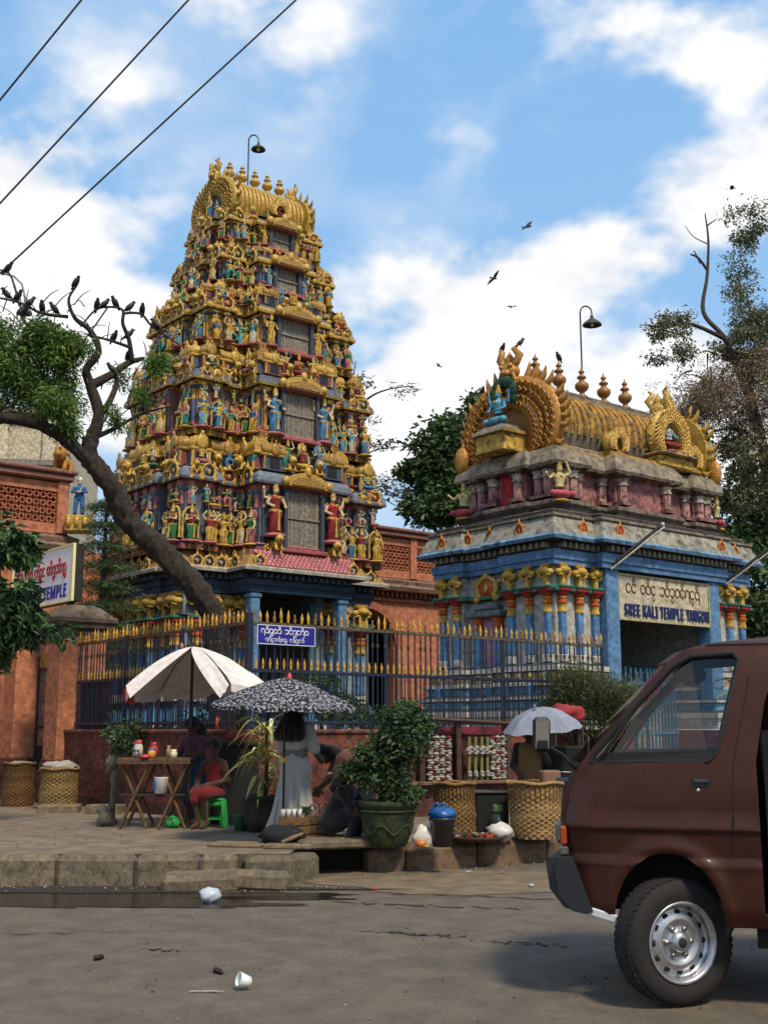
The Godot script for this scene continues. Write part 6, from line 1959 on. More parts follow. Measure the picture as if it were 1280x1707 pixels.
	t = thing("leafy_tree", "dark leafy tree behind the pavilion's right corner, low against white cloud", "tree")
	limb(t, "trunk", [Vector3(10.6, 0.1, -34), Vector3(10.4, 4.0, -34), Vector3(10.3, 7.0, -34)], [0.26, 0.2, 0.08], S(70, 62, 54))
	crown(t, "crown", mid_leaf, M.leaf, [[Vector3(10.2, 6.6, -34), Vector3(1.5, 1.0, 1.2), 420, 0.36], [Vector3(10.6, 4.6, -34), Vector3(1.6, 1.2, 1.2), 460, 0.36], [Vector3(9.7, 3.2, -34), Vector3(1.6, 0.9, 1.2), 260, 0.36], [Vector3(11.4, 7.8, -34), Vector3(1.2, 0.8, 1.0), 200, 0.34]], dk, 52)
	# round bush in front of the pavilion, with red flowers
	t = thing("round_bush", "fine leaved rounded bush in front of the pavilion, left of the van", "bush", Vector3(3.5, PY, -19.6))
	limb(t, "stem", [Vector3(0, 0, 0), Vector3(0.05, 0.6, 0), Vector3(0, 1.2, 0)], [0.07, 0.05, 0.03], S(80, 70, 56))
	limb(t, "stem", [Vector3(0.1, 0, 0), Vector3(-0.25, 0.7, 0.1), Vector3(-0.4, 1.3, 0)], [0.05, 0.04, 0.02], S(80, 70, 56))
	limb(t, "stem", [Vector3(0, 0, 0), Vector3(0.3, 0.7, 0), Vector3(0.45, 1.2, 0.1)], [0.05, 0.04, 0.02], S(80, 70, 56))
	crown(t, "foliage", make_leaf(0.05, 0.4, 22, 61, 0.1), M.leaf, [[Vector3(0.0, 1.95, 0), Vector3(0.6, 0.34, 0.55), 420, 0.22], [Vector3(-0.35, 1.6, 0.1), Vector3(0.4, 0.35, 0.5), 280, 0.22], [Vector3(0.4, 1.6, 0.1), Vector3(0.4, 0.4, 0.5), 280, 0.22], [Vector3(0, 1.1, 0.2), Vector3(0.55, 0.4, 0.4), 220, 0.2]], [Color(0.06, 0.075, 0.02), Color(0.045, 0.06, 0.018), Color(0.085, 0.10, 0.025)], 62)
	# strap leaved palm behind the van
	t = thing("broad_leaf_plant", "bright green strap leaved plant seen above and through the van", "plant", Vector3(4.35, PY, -13.6))
	limb(t, "stem", [Vector3(0, 0, 0), Vector3(-0.05, 1.0, 0), Vector3(0, 1.7, 0)], [0.06, 0.05, 0.035], S(90, 86, 60))
	for i in 34:
		var b := B.new()
		var k := r.randf_range(0.75, 1.2)
		b.col = Color(0.14 * k, 0.26 * k, 0.035 * k)
		var a := i * 2.4
		var up := r.randf_range(0.0, 1.0)
		strap(b, Vector3(cos(a), 0.5 + up, sin(a)).normalized(), r.randf_range(0.5, 0.8), 0.085, 0.5)
		obj("leaf", b, M.leaf, t, Transform3D(Basis(), Vector3(-0.02 + r.randf_range(-0.12, 0.12), 1.35 + r.randf_range(-0.35, 0.45), r.randf_range(-0.1, 0.1))))
	# shrubs inside the yard behind the fence
	t = thing("yard_shrub", "small green shrub inside the fence before the tower doorway", "shrub", Vector3(-0.55, PY, -20.2))
	limb(t, "stem", [Vector3(0, 0, 0), Vector3(0, 0.8, 0), Vector3(0.05, 1.5, 0)], [0.04, 0.03, 0.015], S(80, 70, 56))
	limb(t, "stem", [Vector3(0, 0, 0), Vector3(-0.4, 0.9, 0), Vector3(-0.6, 1.6, 0)], [0.04, 0.03, 0.015], S(80, 70, 56))
	crown(t, "foliage", make_leaf(0.2, 0.6, 10, 71, 0.4), M.leaf, [[Vector3(-0.1, 1.75, 0), Vector3(0.6, 0.4, 0.4), 150, 0.2], [Vector3(-0.7, 1.9, 0), Vector3(0.4, 0.35, 0.4), 110, 0.2], [Vector3(0.4, 1.3, 0), Vector3(0.4, 0.4, 0.4), 90, 0.2]], [Color(0.06, 0.13, 0.03), Color(0.04, 0.09, 0.025)], 72)
	t = thing("yard_shrub", "dark leafy shrub inside the left fence, behind the white umbrella", "shrub", Vector3(-2.9, PY, -18.4))
	limb(t, "stem", [Vector3(0, 0, 0), Vector3(0, 0.6, 0), Vector3(0.05, 1.2, 0)], [0.04, 0.03, 0.015], S(80, 70, 56))
	crown(t, "foliage", make_leaf(0.2, 0.6, 10, 73, 0.4), M.leaf, [[Vector3(0.1, 1.25, 0), Vector3(0.8, 0.4, 0.4), 200, 0.2], [Vector3(-0.8, 1.0, 0), Vector3(0.5, 0.3, 0.4), 90, 0.2]], [Color(0.04, 0.08, 0.025), Color(0.03, 0.06, 0.02)], 74)

func strap(b: B, d: Vector3, l: float, w: float, sag: float) -> void:    # an arching strap leaf from the origin
	var side := d.cross(Vector3.UP).normalized()
	var last := []
	b.sg += 1
	for i in 8:
		var f := i / 7.0
		var p := d * l * f + Vector3(0, -sag * l * f * f, 0)
		var ww := w * sin(PI * clampf(0.12 + 0.88 * f, 0, 1)) * 0.5 + 0.001
		var row := [p - side * ww + Vector3(0, ww * 0.4, 0), p, p + side * ww + Vector3(0, ww * 0.4, 0)]
		if last:
			for k in 2: b.quad(last[k], last[k + 1], row[k + 1], row[k], true)
		last = row
# ---------------------------------------------------------------- street sellers' things
func umbrella(called: String, label: String, at: Vector3, R: float, drop: float, apex: float, n: int, skip: Array, m: Material, cols: Array, o: Dictionary) -> Node3D:
	var t := thing(called, label, "umbrella", at)
	var tilt := Basis.from_euler(o.get("tilt", Vector3.ZERO))
	var ph: float = o.get("phase", 0.0)
	var f := func(a: float, r: float) -> Vector3:
		var x := fposmod((a - ph) / (TAU / n), 1.0)
		var sag := sin(PI * x)
		var rr: float = R * r * (1.0 - 0.06 * sag * r)
		var h: float = -drop * pow(r, o.get("pow", 1.5)) - sag * r * r * float(o.get("sag", 0.05)) * (0.35 if r > 0.97 else 1.0)
		var w := 0.012 * sin(a * 9.0 + r * 14.0) * r
		return tilt * Vector3(cos(a) * rr * float(o.get("sx", 1.0)), h + w, sin(a) * rr)
	for k in n:
		if k in skip: continue
		var b := B.new()
		b.col = cols[k % cols.size()]
		var a0: float = ph + TAU * k / n
		b.sheet(7, 8, func(u: float, v: float) -> Vector3: return f.call(a0 + TAU / n * u, 0.02 + 0.98 * v) + Vector3(0, apex, 0))
		if o.get("flap", 0.0) > 0.0:
			b.sheet(8, 1, func(u: float, v: float) -> Vector3:
				var q: Vector3 = f.call(a0 + TAU / n * u, 1.0)
				return q + Vector3(0, apex - v * float(o.flap) * (0.75 + 0.35 * absf(sin(u * 9.0))), 0))
		obj("panel", b, m, t)
	var b := B.new()
	b.col = o.get("pole_col", S(60, 50, 42))
	b.tube([Vector3(0, 0, 0), tilt * Vector3(0, 0, 0) + Vector3(0, apex + 0.06, 0)], o.get("pole", 0.018), 7)
	obj("pole", b, M.wood, t)
	for k in n:
		b = B.new()
		b.col = S(70, 66, 62)
		var a: float = ph + TAU * k / n
		b.tube([f.call(a, 0.03) + Vector3(0, apex - 0.02, 0), f.call(a, 0.5) + Vector3(0, apex - 0.015, 0), f.call(a, 0.99) + Vector3(0, apex - 0.01, 0)], 0.006, 5)
		obj("rib", b, M.iron, t)
	b = B.new()
	b.col = o.get("tip", S(170, 80, 70))
	b.lathe([Vector2(0.025, -0.01), Vector2(0.022, 0.03), Vector2(0, 0.06)], 7, tilt * Vector3(0, apex, 0))
	obj("tip", b, M.plain, t)
	return t

func basket(called: String, label: String, at: Vector3, r0: float, r1: float, h: float, c: Color, group := "") -> Node3D:
	var t := thing(called, label, "basket", at, 0.0, group)
	var nr := int(h / 0.027)
	var ns := 34
	for half in 2:
		var b := B.new()
		var r := RandomNumberGenerator.new()
		r.seed = 3
		for i in range(half, nr, 2):
			var y := (i + 0.5) * h / nr
			var rad := lerpf(r0, r1, y / h) + 0.012 * sin(y * 9.0)
			var k := r.randf_range(0.75, 1.2)
			b.col = Color(c.r * k, c.g * k, c.b * k)
			var hh := h / nr * 0.52
			b.sg += 1
			for s in ns * 2:
				var f := func(j: int, up: float) -> Vector3:
					var a := TAU * j / (ns * 2)
					var w := rad + (0.009 if (int(j / 2) + i) % 2 == 0 else -0.005) + 0.005 * sin(j * 1.7 + i * 2.3)
					return Vector3(cos(a) * w, y + up * hh, -sin(a) * w)
				b.quad(f.call(s, -1), f.call(s + 1, -1), f.call(s + 1, 1), f.call(s, 1), true)
		obj("weave", b, M.basket, t)
	var b := B.new()
	b.col = Color(c.r * 0.6, c.g * 0.55, c.b * 0.5)
	for s in ns:
		var a := TAU * s / ns
		b.tube([Vector3(cos(a) * r0, 0.0, -sin(a) * r0), Vector3(cos(a) * lerpf(r0, r1, 0.5), h * 0.5, -sin(a) * lerpf(r0, r1, 0.5)), Vector3(cos(a) * r1, h, -sin(a) * r1)], 0.009, 4)
	b.lathe([Vector2(0, 0.02), Vector2(r0 - 0.01, 0.02), Vector2(r1 - 0.02, h * 0.93), Vector2(0, h * 0.93)], 16)
	obj("stakes", b, M.basket, t)
	b = B.new()
	b.col = Color(c.r * 1.05, c.g, c.b * 0.95)
	var pts := []
	for i in 25:
		var a := TAU * i / 24.0
		pts.append(Vector3(cos(a) * (r1 + 0.004), h + 0.01 * sin(a * 5.0), -sin(a) * (r1 + 0.004)))
	b.tube(pts, 0.022, 6)
	obj("rim", b, M.basket, t)
	return t

func lump(b: B, c: Vector3, r: Vector3, rough: float, sd: int, seg := 12) -> void:   # crumpled lump
	var n := FastNoiseLite.new()
	n.seed = sd
	n.frequency = 1.6
	n.fractal_octaves = 3
	b.sg += 1
	var f := func(i: int, k: int) -> Vector3:
		var e := PI * (float(i) / 8 - 0.5)
		var a := TAU * (k % seg) / seg
		var d := Vector3(cos(e) * cos(a), sin(e), -cos(e) * sin(a))
		return c + r * d * (1.0 + rough * n.get_noise_3dv(d * 1.4))
	for i in 8:
		for k in seg:
			if i > 0: b.tri(f.call(i, k), f.call(i, k + 1), f.call(i + 1, k + 1), true)
			if i < 7: b.tri(f.call(i, k), f.call(i + 1, k + 1), f.call(i + 1, k), true)

func build_stalls() -> void:
	var b: B
	var r := RandomNumberGenerator.new()
	r.seed = 77
	# umbrellas
	var wc := [S(240, 234, 226), S(238, 230, 222), S(234, 222, 214)]
	var wu := umbrella("white_umbrella", "faded white beach umbrella with open front over the snack table", Vector3(-2.47, PY, -15.2), 0.92, 0.52, 2.28, 8, [1, 2], M.canvas, wc, {"phase": 0.12, "pow": 1.55, "sag": 0.14, "flap": 0.10, "tilt": Vector3(0.02, 0, 0.06), "pole": 0.02, "tip": S(170, 90, 90)})
	b = B.new()     # the two front panels are pulled aside like curtains and hang in folds
	b.col = S(238, 226, 220)
	for s in [-1.0, 1.0]:
		b.sheet(8, 12, func(u: float, v: float) -> Vector3:
			var e := lerpf(0.03, 1.0, v)
			var a: float = 1.69 - s * lerpf(0.79, 0.0, u * (1.0 - 0.84 * pow(v, 0.7)))
			var y: float = 2.28 - 0.52 * pow(e, 1.55) - 0.05 * sin(PI * u) * v - u * u * 0.15 * v + 0.012 * sin(u * 12.0) * v
			return Vector3(cos(a) * 0.92 * e, y, sin(a) * 0.92 * e))
	obj("folded_panel", b, M.canvas, wu)
	b = B.new()
	b.col = S(176, 52, 40)
	b.sheet(3, 3, func(u: float, v: float) -> Vector3: return Vector3(-0.80 + 0.12 * u, 1.74 - 0.17 * v - 0.04 * u, 0.3 + 0.05 * sin(u * 4)))
	obj("red_hem", b, M.canvas, wu)
	b = B.new()     # painted letters inside
	b.col = S(84, 62, 48)
	for l in [[[-0.2, 0.05], [-0.2, -0.06], [-0.15, -0.09], [-0.1, -0.06], [-0.1, 0.05]], [[-0.02, -0.12], [-0.02, 0.02], [0.04, 0.02], [0.06, -0.02], [0.03, -0.06], [-0.02, -0.06]]]:
		var pts := []
		for p in l: pts.append(Vector3(0.42 + p[0], 2.02 + p[1], -0.40 + p[0] * 0.2))
		b.tube(pts, 0.011, 4)
	obj("painted_letters", b, M.matte, wu)
	var pu := umbrella("patterned_umbrella", "black and white patterned umbrella over the standing woman", Vector3(-1.11, PY, -13.3), 0.86, 0.30, 1.80, 8, [], M.print_cloth, [Color(0.9, 0.9, 0.93)], {"phase": 0.3, "pow": 1.35, "sag": 0.06, "flap": 0.035, "tilt": Vector3(0.05, 0, -0.03), "pole": 0.013, "pole_col": S(74, 52, 40), "tip": S(196, 80, 70)})
	b = B.new()
	b.col = S(196, 160, 30)
	b.lathe([Vector2(0.014, 0), Vector2(0.022, 0.01), Vector2(0.022, 0.05), Vector2(0.014, 0.06)], 8, Vector3(0, 0.86, 0))
	obj("clamp", b, M.plastic, pu)
	umbrella("grey_umbrella", "grey domed umbrella held by the seller behind the big basket", Vector3(1.88, 0.95, -14.3), 0.48, 0.26, 0.82, 8, [], M.canvas, [S(150, 156, 170), S(140, 146, 160)], {"phase": 0.2, "pow": 2.2, "sag": 0.03, "tilt": Vector3(0.12, 0, 0.10), "pole": 0.009, "tip": S(90, 90, 96)})
	# snack table with crossed legs, jars and bottles on it
	var t := thing("folding_table", "rough wooden table on crossed legs under the white umbrella", "table", Vector3(-2.89, PY, -15.3))
	b = B.new()
	b.col = S(120, 92, 62)
	for k in 3: b.cbox(Vector3(0, 0.86, -0.2 + k * 0.2), Vector3(0.92, 0.03, 0.195), 0.006)
	b.col = S(110, 84, 56)
	b.cbox(Vector3(0, 0.825, 0.29), Vector3(0.92, 0.06, 0.025), 0.005)
	obj("top", b, M.wood, t)
	for s in [-1.0, 1.0]:
		for z in [0.22, -0.22]:
			for c in [-1.0, 1.0]:
				b = B.new()
				b.col = S(128, 102, 66)
				var x0: float = s * 0.24
				b.tube([Vector3(x0 + c * 0.19, 0.83, z + 0.02 * c), Vector3(x0 - c * 0.17, 0.0, z + 0.02 * c)], 0.021, 4)
				obj("leg", b, M.wood, t)
	b = B.new()
	b.col = S(70, 56, 44)
	for z in [0.24, -0.2]: b.cbox(Vector3(0, 0.42, z), Vector3(0.8, 0.03, 0.02), 0.004)
	obj("stretcher", b, M.wood, t)
	b = B.new()
	b.col = S(214, 210, 200)
	b.lathe([Vector2(0, 0), Vector2(0.075, 0), Vector2(0.088, 0.19), Vector2(0.093, 0.2), (Vector2(0.08, 0.2)), Vector2(0.07, 0.02), Vector2(0, 0.02)], 14)
	b.col = S(40, 66, 130)
	b.box(Vector3(-0.07, 0.1, 0.04), Vector3(0.035, 0.1, 0.05))
	var bk := obj("white_bucket", b, M.plastic, null, Transform3D(Basis(), Vector3(-2.8, 0.70 + 0.018, -15.08)))
	tag(bk, "white plastic bucket with blue mark resting on the table's stretcher", "bucket")
	var jars := [[-3.13, -15.22, 0.06, 0.22, S(196, 190, 180), S(190, 60, 50), "tall glass jar with red contents at the table's left"], [-3.12, -15.05, 0.05, 0.1, S(96, 90, 92), S(60, 50, 50), "short dark jar at the table's left front"], [-2.95, -15.3, 0.055, 0.19, S(180, 60, 56), S(150, 30, 36), "red capped jar in the middle of the table"], [-2.93, -15.08, 0.05, 0.12, S(206, 150, 60), S(70, 80, 150), "small jar with yellow and blue label on the table"], [-2.66, -15.12, 0.045, 0.1, S(206, 196, 160), S(226, 216, 180), "cream pot on the table before the seller"], [-2.74, -15.2, 0.03, 0.15, S(150, 130, 90), S(130, 110, 80), "thin brown bottle beside the cream pot"], [-3.0, -15.02, 0.06, 0.04, S(190, 50, 60), S(200, 70, 80), "flat red dish on the table's front edge"]]
	for j in jars:
		b = B.new()
		b.col = j[4]
		b.lathe([Vector2(0, 0), Vector2(j[2], 0), Vector2(j[2], j[3] * 0.62), Vector2(j[2] * 0.75, j[3] * 0.75), Vector2(j[2] * 0.72, j[3] * 0.8)], 10)
		b.col = j[5]
		b.lathe([Vector2(j[2] * 0.8, j[3] * 0.78), Vector2(j[2] * 0.8, j[3]), Vector2(0, j[3])], 10)
		tag(obj("jar", b, M.plastic, null, Transform3D(Basis(), Vector3(j[0], PY + 0.877, j[1]))), j[6], "jar", "jars on the snack table")
	# pale sacks and sticks hanging left of the table
	b = B.new()
	b.col = S(146, 136, 112)
	lump(b, Vector3(-0.02, 0.78, 0), Vector3(0.085, 0.09, 0.06), 1.1, 1, 16)
	lump(b, Vector3(0.03, 0.6, 0.01), Vector3(0.045, 0.2, 0.04), 1.0, 5, 14)
	lump(b, Vector3(0.02, 0.34, 0), Vector3(0.04, 0.2, 0.035), 1.0, 6, 14)
	lump(b, Vector3(-0.05, 0.12, 0.04), Vector3(0.11, 0.14, 0.09), 1.1, 2, 16)
	tag(obj("hanging_sack", b, M.cloth, null, Transform3D(Basis(), Vector3(-3.52, PY, -15.55))), "limp pale sack hanging from the left end of the table", "sack")
	b = B.new()
	b.col = S(48, 150, 70)
	lump(b, Vector3(0, 0.07, 0), Vector3(0.1, 0.075, 0.09), 0.4, 4)
	tag(obj("plastic_bag", b, M.plastic, null, Transform3D(Basis(), Vector3(-2.68, PY, -15.3))), "crumpled green plastic bag on the ground under the table", "bag")
	# green plastic stool
	t = thing("plastic_stool", "bright green plastic stool under the girl in red", "stool", Vector3(-2.17, PY, -15.35), 0.25)
	b = B.new()
	b.col = S(36, 150, 62)
	b.cbox(Vector3(0, 0.35, 0), Vector3(0.27, 0.035, 0.27), 0.015)
	b.cbox(Vector3(0, 0.30, 0), Vector3(0.25, 0.07, 0.25), 0.02)
	obj("seat", b, M.plastic, t)
	for x in [-1.0, 1.0]:
		for z in [-1.0, 1.0]:
			b = B.new()
			b.col = S(40, 160, 66)
			b.box(Vector3(0, 0, 0.018 * z), Vector3(0.07, 0.34, 0.012))
			b.box(Vector3(0.03 * x, 0, 0), Vector3(0.012, 0.34, 0.05))
			obj("leg", b, M.plastic, t, Transform3D(Basis.from_euler(Vector3(-0.10 * z, 0, 0.10 * x)), Vector3(x * 0.125, 0.172, z * 0.125)))
	b = B.new()
	b.col = S(34, 140, 58)
	for s in [-1.0, 1.0]:
		b.box(Vector3(0, 0.12, s * 0.15), Vector3(0.24, 0.025, 0.01))
		b.box(Vector3(s * 0.15, 0.12, 0), Vector3(0.01, 0.025, 0.24))
	obj("brace", b, M.plastic, t)
	# variegated plant in a dark pot, small green bucket
	t = thing("flower_pot", "big dark pot of the yellow striped plant behind the standing woman", "pot", Vector3(-1.49, PY, -14.75))
	b = B.new()
	b.col = S(56, 52, 44)
	b.lathe([Vector2(0, 0), Vector2(0.17, 0), Vector2(0.22, 0.12), Vector2(0.24, 0.3), Vector2(0.22, 0.37), Vector2(0.26, 0.4), Vector2(0.26, 0.43), Vector2(0.22, 0.43), Vector2(0.2, 0.36), Vector2(0, 0.36)], 18)
	obj("body", b, M.old, t)
	t = thing("striped_plant", "tall plant with yellow striped strap leaves behind the standing woman", "plant", Vector3(-1.46, PY + 0.36, -14.75))
	for i in 70:
		b = B.new()
		var k := r.randf_range(0.7, 1.15)
		b.col = [Color(0.40 * k, 0.38 * k, 0.12 * k), Color(0.20 * k, 0.24 * k, 0.06 * k), Color(0.55 * k, 0.50 * k, 0.22 * k)][i % 3]
		var a := i * 2.39
		strap(b, Vector3(cos(a), r.randf_range(0.5, 1.6), sin(a)).normalized(), r.randf_range(0.42, 0.78), 0.05, r.randf_range(0.5, 1.15))
		obj("leaf", b, M.leaf, t, Transform3D(Basis(), Vector3(r.randf_range(-0.06, 0.06), 0.02 + 0.86 * r.randf(), r.randf_range(-0.06, 0.06))))
	b = B.new()
	b.col = S(120, 108, 70)
	b.tube([Vector3(0, 0, 0), Vector3(0.02, 0.5, 0), Vector3(0, 0.95, 0)], [0.03, 0.025, 0.015], 6)
	obj("stem", b, M.bark, t)
	b = B.new()
	b.col = S(40, 84, 60)
	b.lathe([Vector2(0, 0), Vector2(0.075, 0), Vector2(0.1, 0.19), Vector2(0.105, 0.2), Vector2(0.09, 0.2), Vector2(0.07, 0.02), Vector2(0, 0.02)], 14)
	tag(obj("green_bucket", b, M.plastic, null, Transform3D(Basis(), Vector3(-1.76, PY, -14.85))), "small dark green bucket between stool and dark pot", "bucket")
	b = B.new()
	b.col = Color(0.014, 0.012, 0.012)
	b.cbox(Vector3(0, 0, 0), Vector3(0.62, 1.05, 0.05), 0.01)
	b.col = Color(0.03, 0.025, 0.022)
	b.cbox(Vector3(0, 0.5, 0.02), Vector3(0.7, 0.05, 0.1), 0.01)
	tag(obj("black_cupboard", b, M.matte, null, Transform3D(Basis(Vector3.UP, 0.35), Vector3(-1.95, PY + 0.54, -15.75))), "black board leaning on the wall behind the girl in red", "board")
	b = B.new()
	b.col = S(176, 60, 66)
	lump(b, Vector3(0, 0.04, 0), Vector3(0.17, 0.06, 0.08), 0.5, 6)
	tag(obj("red_cloth", b, M.cloth, null, Transform3D(Basis(), Vector3(-1.95, PY + 1.1, -15.73))), "crumpled pinkish red cloth on top of the black board", "cloth")
	b = B.new()
	b.col = S(176, 90, 60)
	b.lathe([Vector2(0, 0), Vector2(0.035, 0), Vector2(0.035, 0.15), Vector2(0.014, 0.2), Vector2(0.014, 0.24), Vector2(0, 0.24)], 9)
	tag(obj("bottle", b, M.plastic, null, Transform3D(Basis(), Vector3(-2.33, 1.51, -16.7))), "orange bottle standing on the low wall behind the girl", "bottle")
	# crates and the bag in front of the woman
	for i in 2:
		t = thing("wooden_crate", ["pale plank crate set with white cups at the woman's feet", "slatted wooden crate right of the white cups, beside the crouching person"][i], "crate", [Vector3(-1.0, PY, -13.35), Vector3(-0.70, PY, -13.4)][i], [0.12, -0.02][i], "wooden crates at the woman's feet")
		var w: float = [0.34, 0.31][i]
		var h: float = [0.28, 0.30][i]
		for k in 3:
			b = B.new()
			b.col = [S(150, 112, 70), S(118, 90, 58)][i] * Color(1.0 - 0.1 * k, 1.0 - 0.1 * k, 1.0 - 0.1 * k)
			b.cbox(Vector3(0, (k + 0.5) * h / 3, 0.15), Vector3(w, h / 3 - 0.012, 0.015), 0.003)
			obj("slat", b, M.wood, t)
		for s in [-1.0, 1.0]:
			b = B.new()
			b.col = S(110, 84, 56)
			b.box(Vector3(s * (w * 0.5 - 0.008), h * 0.5, 0), Vector3(0.014, h - 0.01, 0.285))
			obj("side", b, M.wood, t)
		b = B.new()
		b.col = S(130, 100, 64)
		b.box(Vector3(0, h - 0.006, 0), Vector3(w - 0.032, 0.012, 0.28))
		b.box(Vector3(0, h * 0.5, -0.145), Vector3(w - 0.032, h - 0.03, 0.012))
		obj("top", b, M.wood, t)
	var yc := PY + 0.28
	for k in 4:
		b = B.new()
		b.col = S(206, 204, 196)
		b.lathe([Vector2(0, 0), Vector2(0.022, 0), Vector2(0.03, 0.085), Vector2(0.026, 0.085), Vector2(0.02, 0.01), Vector2(0, 0.01)], 9)
		tag(obj("cup", b, M.plastic, null, Transform3D(Basis(), Vector3(-1.11 + k * 0.062, yc, -13.27))), ["leftmost white cup on the pale crate", "second white cup from the left on the pale crate", "third white cup from the left on the pale crate", "white cup nearest the greens on the pale crate"][k], "cup", "white cups on the pale crate")
	b = B.new()
	b.col = Color(0.03, 0.03, 0.03)
	b.cbox(Vector3(0, 0.1, 0), Vector3(0.22, 0.03, 0.1), 0.01)
	b.cbox(Vector3(0.03, 0.16, -0.04), Vector3(0.2, 0.03, 0.1), 0.01)
	b.col = S(190, 188, 180)
	b.cbox(Vector3(0, 0.04, -0.02), Vector3(0.2, 0.08, 0.1), 0.01)
	b.cbox(Vector3(0.02, 0.13, -0.04), Vector3(0.18, 0.03, 0.1), 0.01)
	tag(obj("box_stack", b, M.plain, null, Transform3D(Basis(), Vector3(-1.04, yc, -13.42))), "small stack of white and black boxes behind the white cups", "boxes")
	t = thing("green_bunch", "bunch of bright green leaves between the two crates", "greens", Vector3(-0.88, yc, -13.3))
	for i in 16:
		b = B.new()
		b.col = Color(0.10, 0.24, 0.03)
		var a := i * 2.4
		strap(b, Vector3(cos(a), 0.7, sin(a)).normalized(), 0.13, 0.04, 0.3)
		obj("leaf", b, M.leaf, t, Transform3D(Basis(), Vector3(r.randf_range(-0.04, 0.04), 0.02 + 0.06 * r.randf(), 0)))
	for k in 2:
		b = B.new()
		b.col = S(170, 130, 104)
		var pts := []
		for p in arc(0, 0.06, 0.045, 0.055, 0, 360, 12): pts.append(Vector3(p.x, p.y, 0))
		b.tube(pts, 0.014, 6)
		tag(obj("ring_roll", b, M.cloth, null, Transform3D(Basis(Vector3.UP, 0.3), Vector3(-0.78 + k * 0.13, PY + 0.30, -13.32))), ["left ring shaped roll standing on the slatted crate", "right ring shaped roll standing on the slatted crate"][k], "roll", "ring rolls on the slatted crate")
	b = B.new()
	b.col = Color(0.016, 0.016, 0.02)
	lump(b, Vector3(0, 0.1, 0), Vector3(0.24, 0.12, 0.14), 0.5, 11, 16)
	b.col = S(90, 92, 104)
	for k in 5: lump(b, Vector3(-0.1 + 0.06 * k, 0.16 + 0.02 * sin(k * 3.0), 0.06), Vector3(0.035, 0.02, 0.03), 0.5, 20 + k, 8)
	b.col = S(170, 140, 110)
	b.tube([Vector3(0.02, 0.05, 0.14), Vector3(0.14, 0.1, 0.14), Vector3(0.24, 0.14, 0.1)], [0.02, 0.025, 0.015], 6)
	tag(obj("black_bag", b, M.matte, null, Transform3D(Basis(), Vector3(-1.1, PY, -12.95))), "heap of shiny black bag lying before the pale crate", "bag")
	# green glazed pot with its shrub
	t = thing("green_pot", "big dark green glazed pot with a wavy band, holding the leafy shrub", "pot", Vector3(0.04, PY, -12.95))
	b = B.new()
	b.col = Color(0.04, 0.062, 0.012)
	b.lathe([Vector2(0, 0), Vector2(0.19, 0), Vector2(0.21, 0.03), Vector2(0.27, 0.2), Vector2(0.295, 0.34), Vector2(0.285, 0.4), Vector2(0.31, 0.42), Vector2(0.315, 0.46), Vector2(0.29, 0.475), Vector2(0.27, 0.45), Vector2(0.25, 0.4), Vector2(0, 0.4)], 26)
	obj("body", b, M.old, t)
	b = B.new()
	b.col = Color(0.05, 0.07, 0.016)
	for yy in [0.0, 1.0]:
		var pts := []
		for i in 49:
			var a := TAU * i / 48.0
			var y := 0.37 if yy > 0.5 else 0.18 + 0.05 * sin(a * 6.0)
			var rr := lerpf(0.215, 0.302, clampf((y - 0.03) / 0.3, 0, 1)) + 0.004
			pts.append(Vector3(cos(a) * rr, y, -sin(a) * rr))
		b.tube(pts, 0.012, 5)
	obj("band", b, M.old, t)
	t = thing("pot_shrub", "leafy dark green shrub growing in the big green pot", "shrub", Vector3(0.04, PY + 0.4, -12.95))
	for s in [[0.05, 0.1], [-0.12, 0.05], [0.2, -0.05]]:
		limb(t, "stem", [Vector3(0, 0, 0), Vector3(s[0] * 0.6, 0.35, s[1]), Vector3(s[0] * 1.6, 0.75, s[1])], [0.022, 0.016, 0.008], S(70, 62, 50), 6)
	crown(t, "foliage", make_leaf(0.32, 0.5, 9, 91, 0.25), M.leaf, [[Vector3(0.08, 0.8, 0), Vector3(0.3, 0.26, 0.3), 210, 0.12], [Vector3(0.3, 0.62, 0), Vector3(0.26, 0.24, 0.26), 150, 0.12], [Vector3(-0.12, 0.5, 0.05), Vector3(0.26, 0.24, 0.26), 150, 0.12], [Vector3(-0.3, 0.34, 0.05), Vector3(0.14, 0.12, 0.2), 50, 0.12], [Vector3(0.42, 0.86, 0), Vector3(0.12, 0.1, 0.1), 26, 0.12], [Vector3(0.06, 0.22, 0.1), Vector3(0.28, 0.16, 0.22), 150, 0.12], [Vector3(0.12, 0.98, 0), Vector3(0.2, 0.1, 0.2), 70, 0.11]], [Color(0.04, 0.085, 0.022), Color(0.028, 0.06, 0.018), Color(0.06, 0.11, 0.03), Color(0.02, 0.045, 0.014)], 92, 0.42)
	# buckets, bags and trays right of the pot
	b = B.new()
	b.col = Color(0.02, 0.022, 0.024)
	b.lathe([Vector2(0, 0), Vector2(0.1, 0), Vector2(0.135, 0.27), Vector2(0.145, 0.28), Vector2(0.145, 0.3), Vector2(0.12, 0.3), Vector2(0.1, 0.2), Vector2(0, 0.2)], 16)
	tag(obj("black_bucket", b, M.plastic, null, Transform3D(Basis(), Vector3(0.62, PY, -12.9))), "black bucket topped by a blue bag, right of the green pot", "bucket")
	b = B.new()
	b.col = S(30, 84, 146)
	lump(b, Vector3(0, 0.03, 0), Vector3(0.15, 0.075, 0.13), 0.5, 31, 14)
	for k in 2:
		var pts := []
		for p in arc(-0.06 + k * 0.07, 0.08, 0.04, 0.07, 10, 170, 8): pts.append(Vector3(p.x, p.y, 0.02 * k))
		b.tube(pts, 0.012, 5)
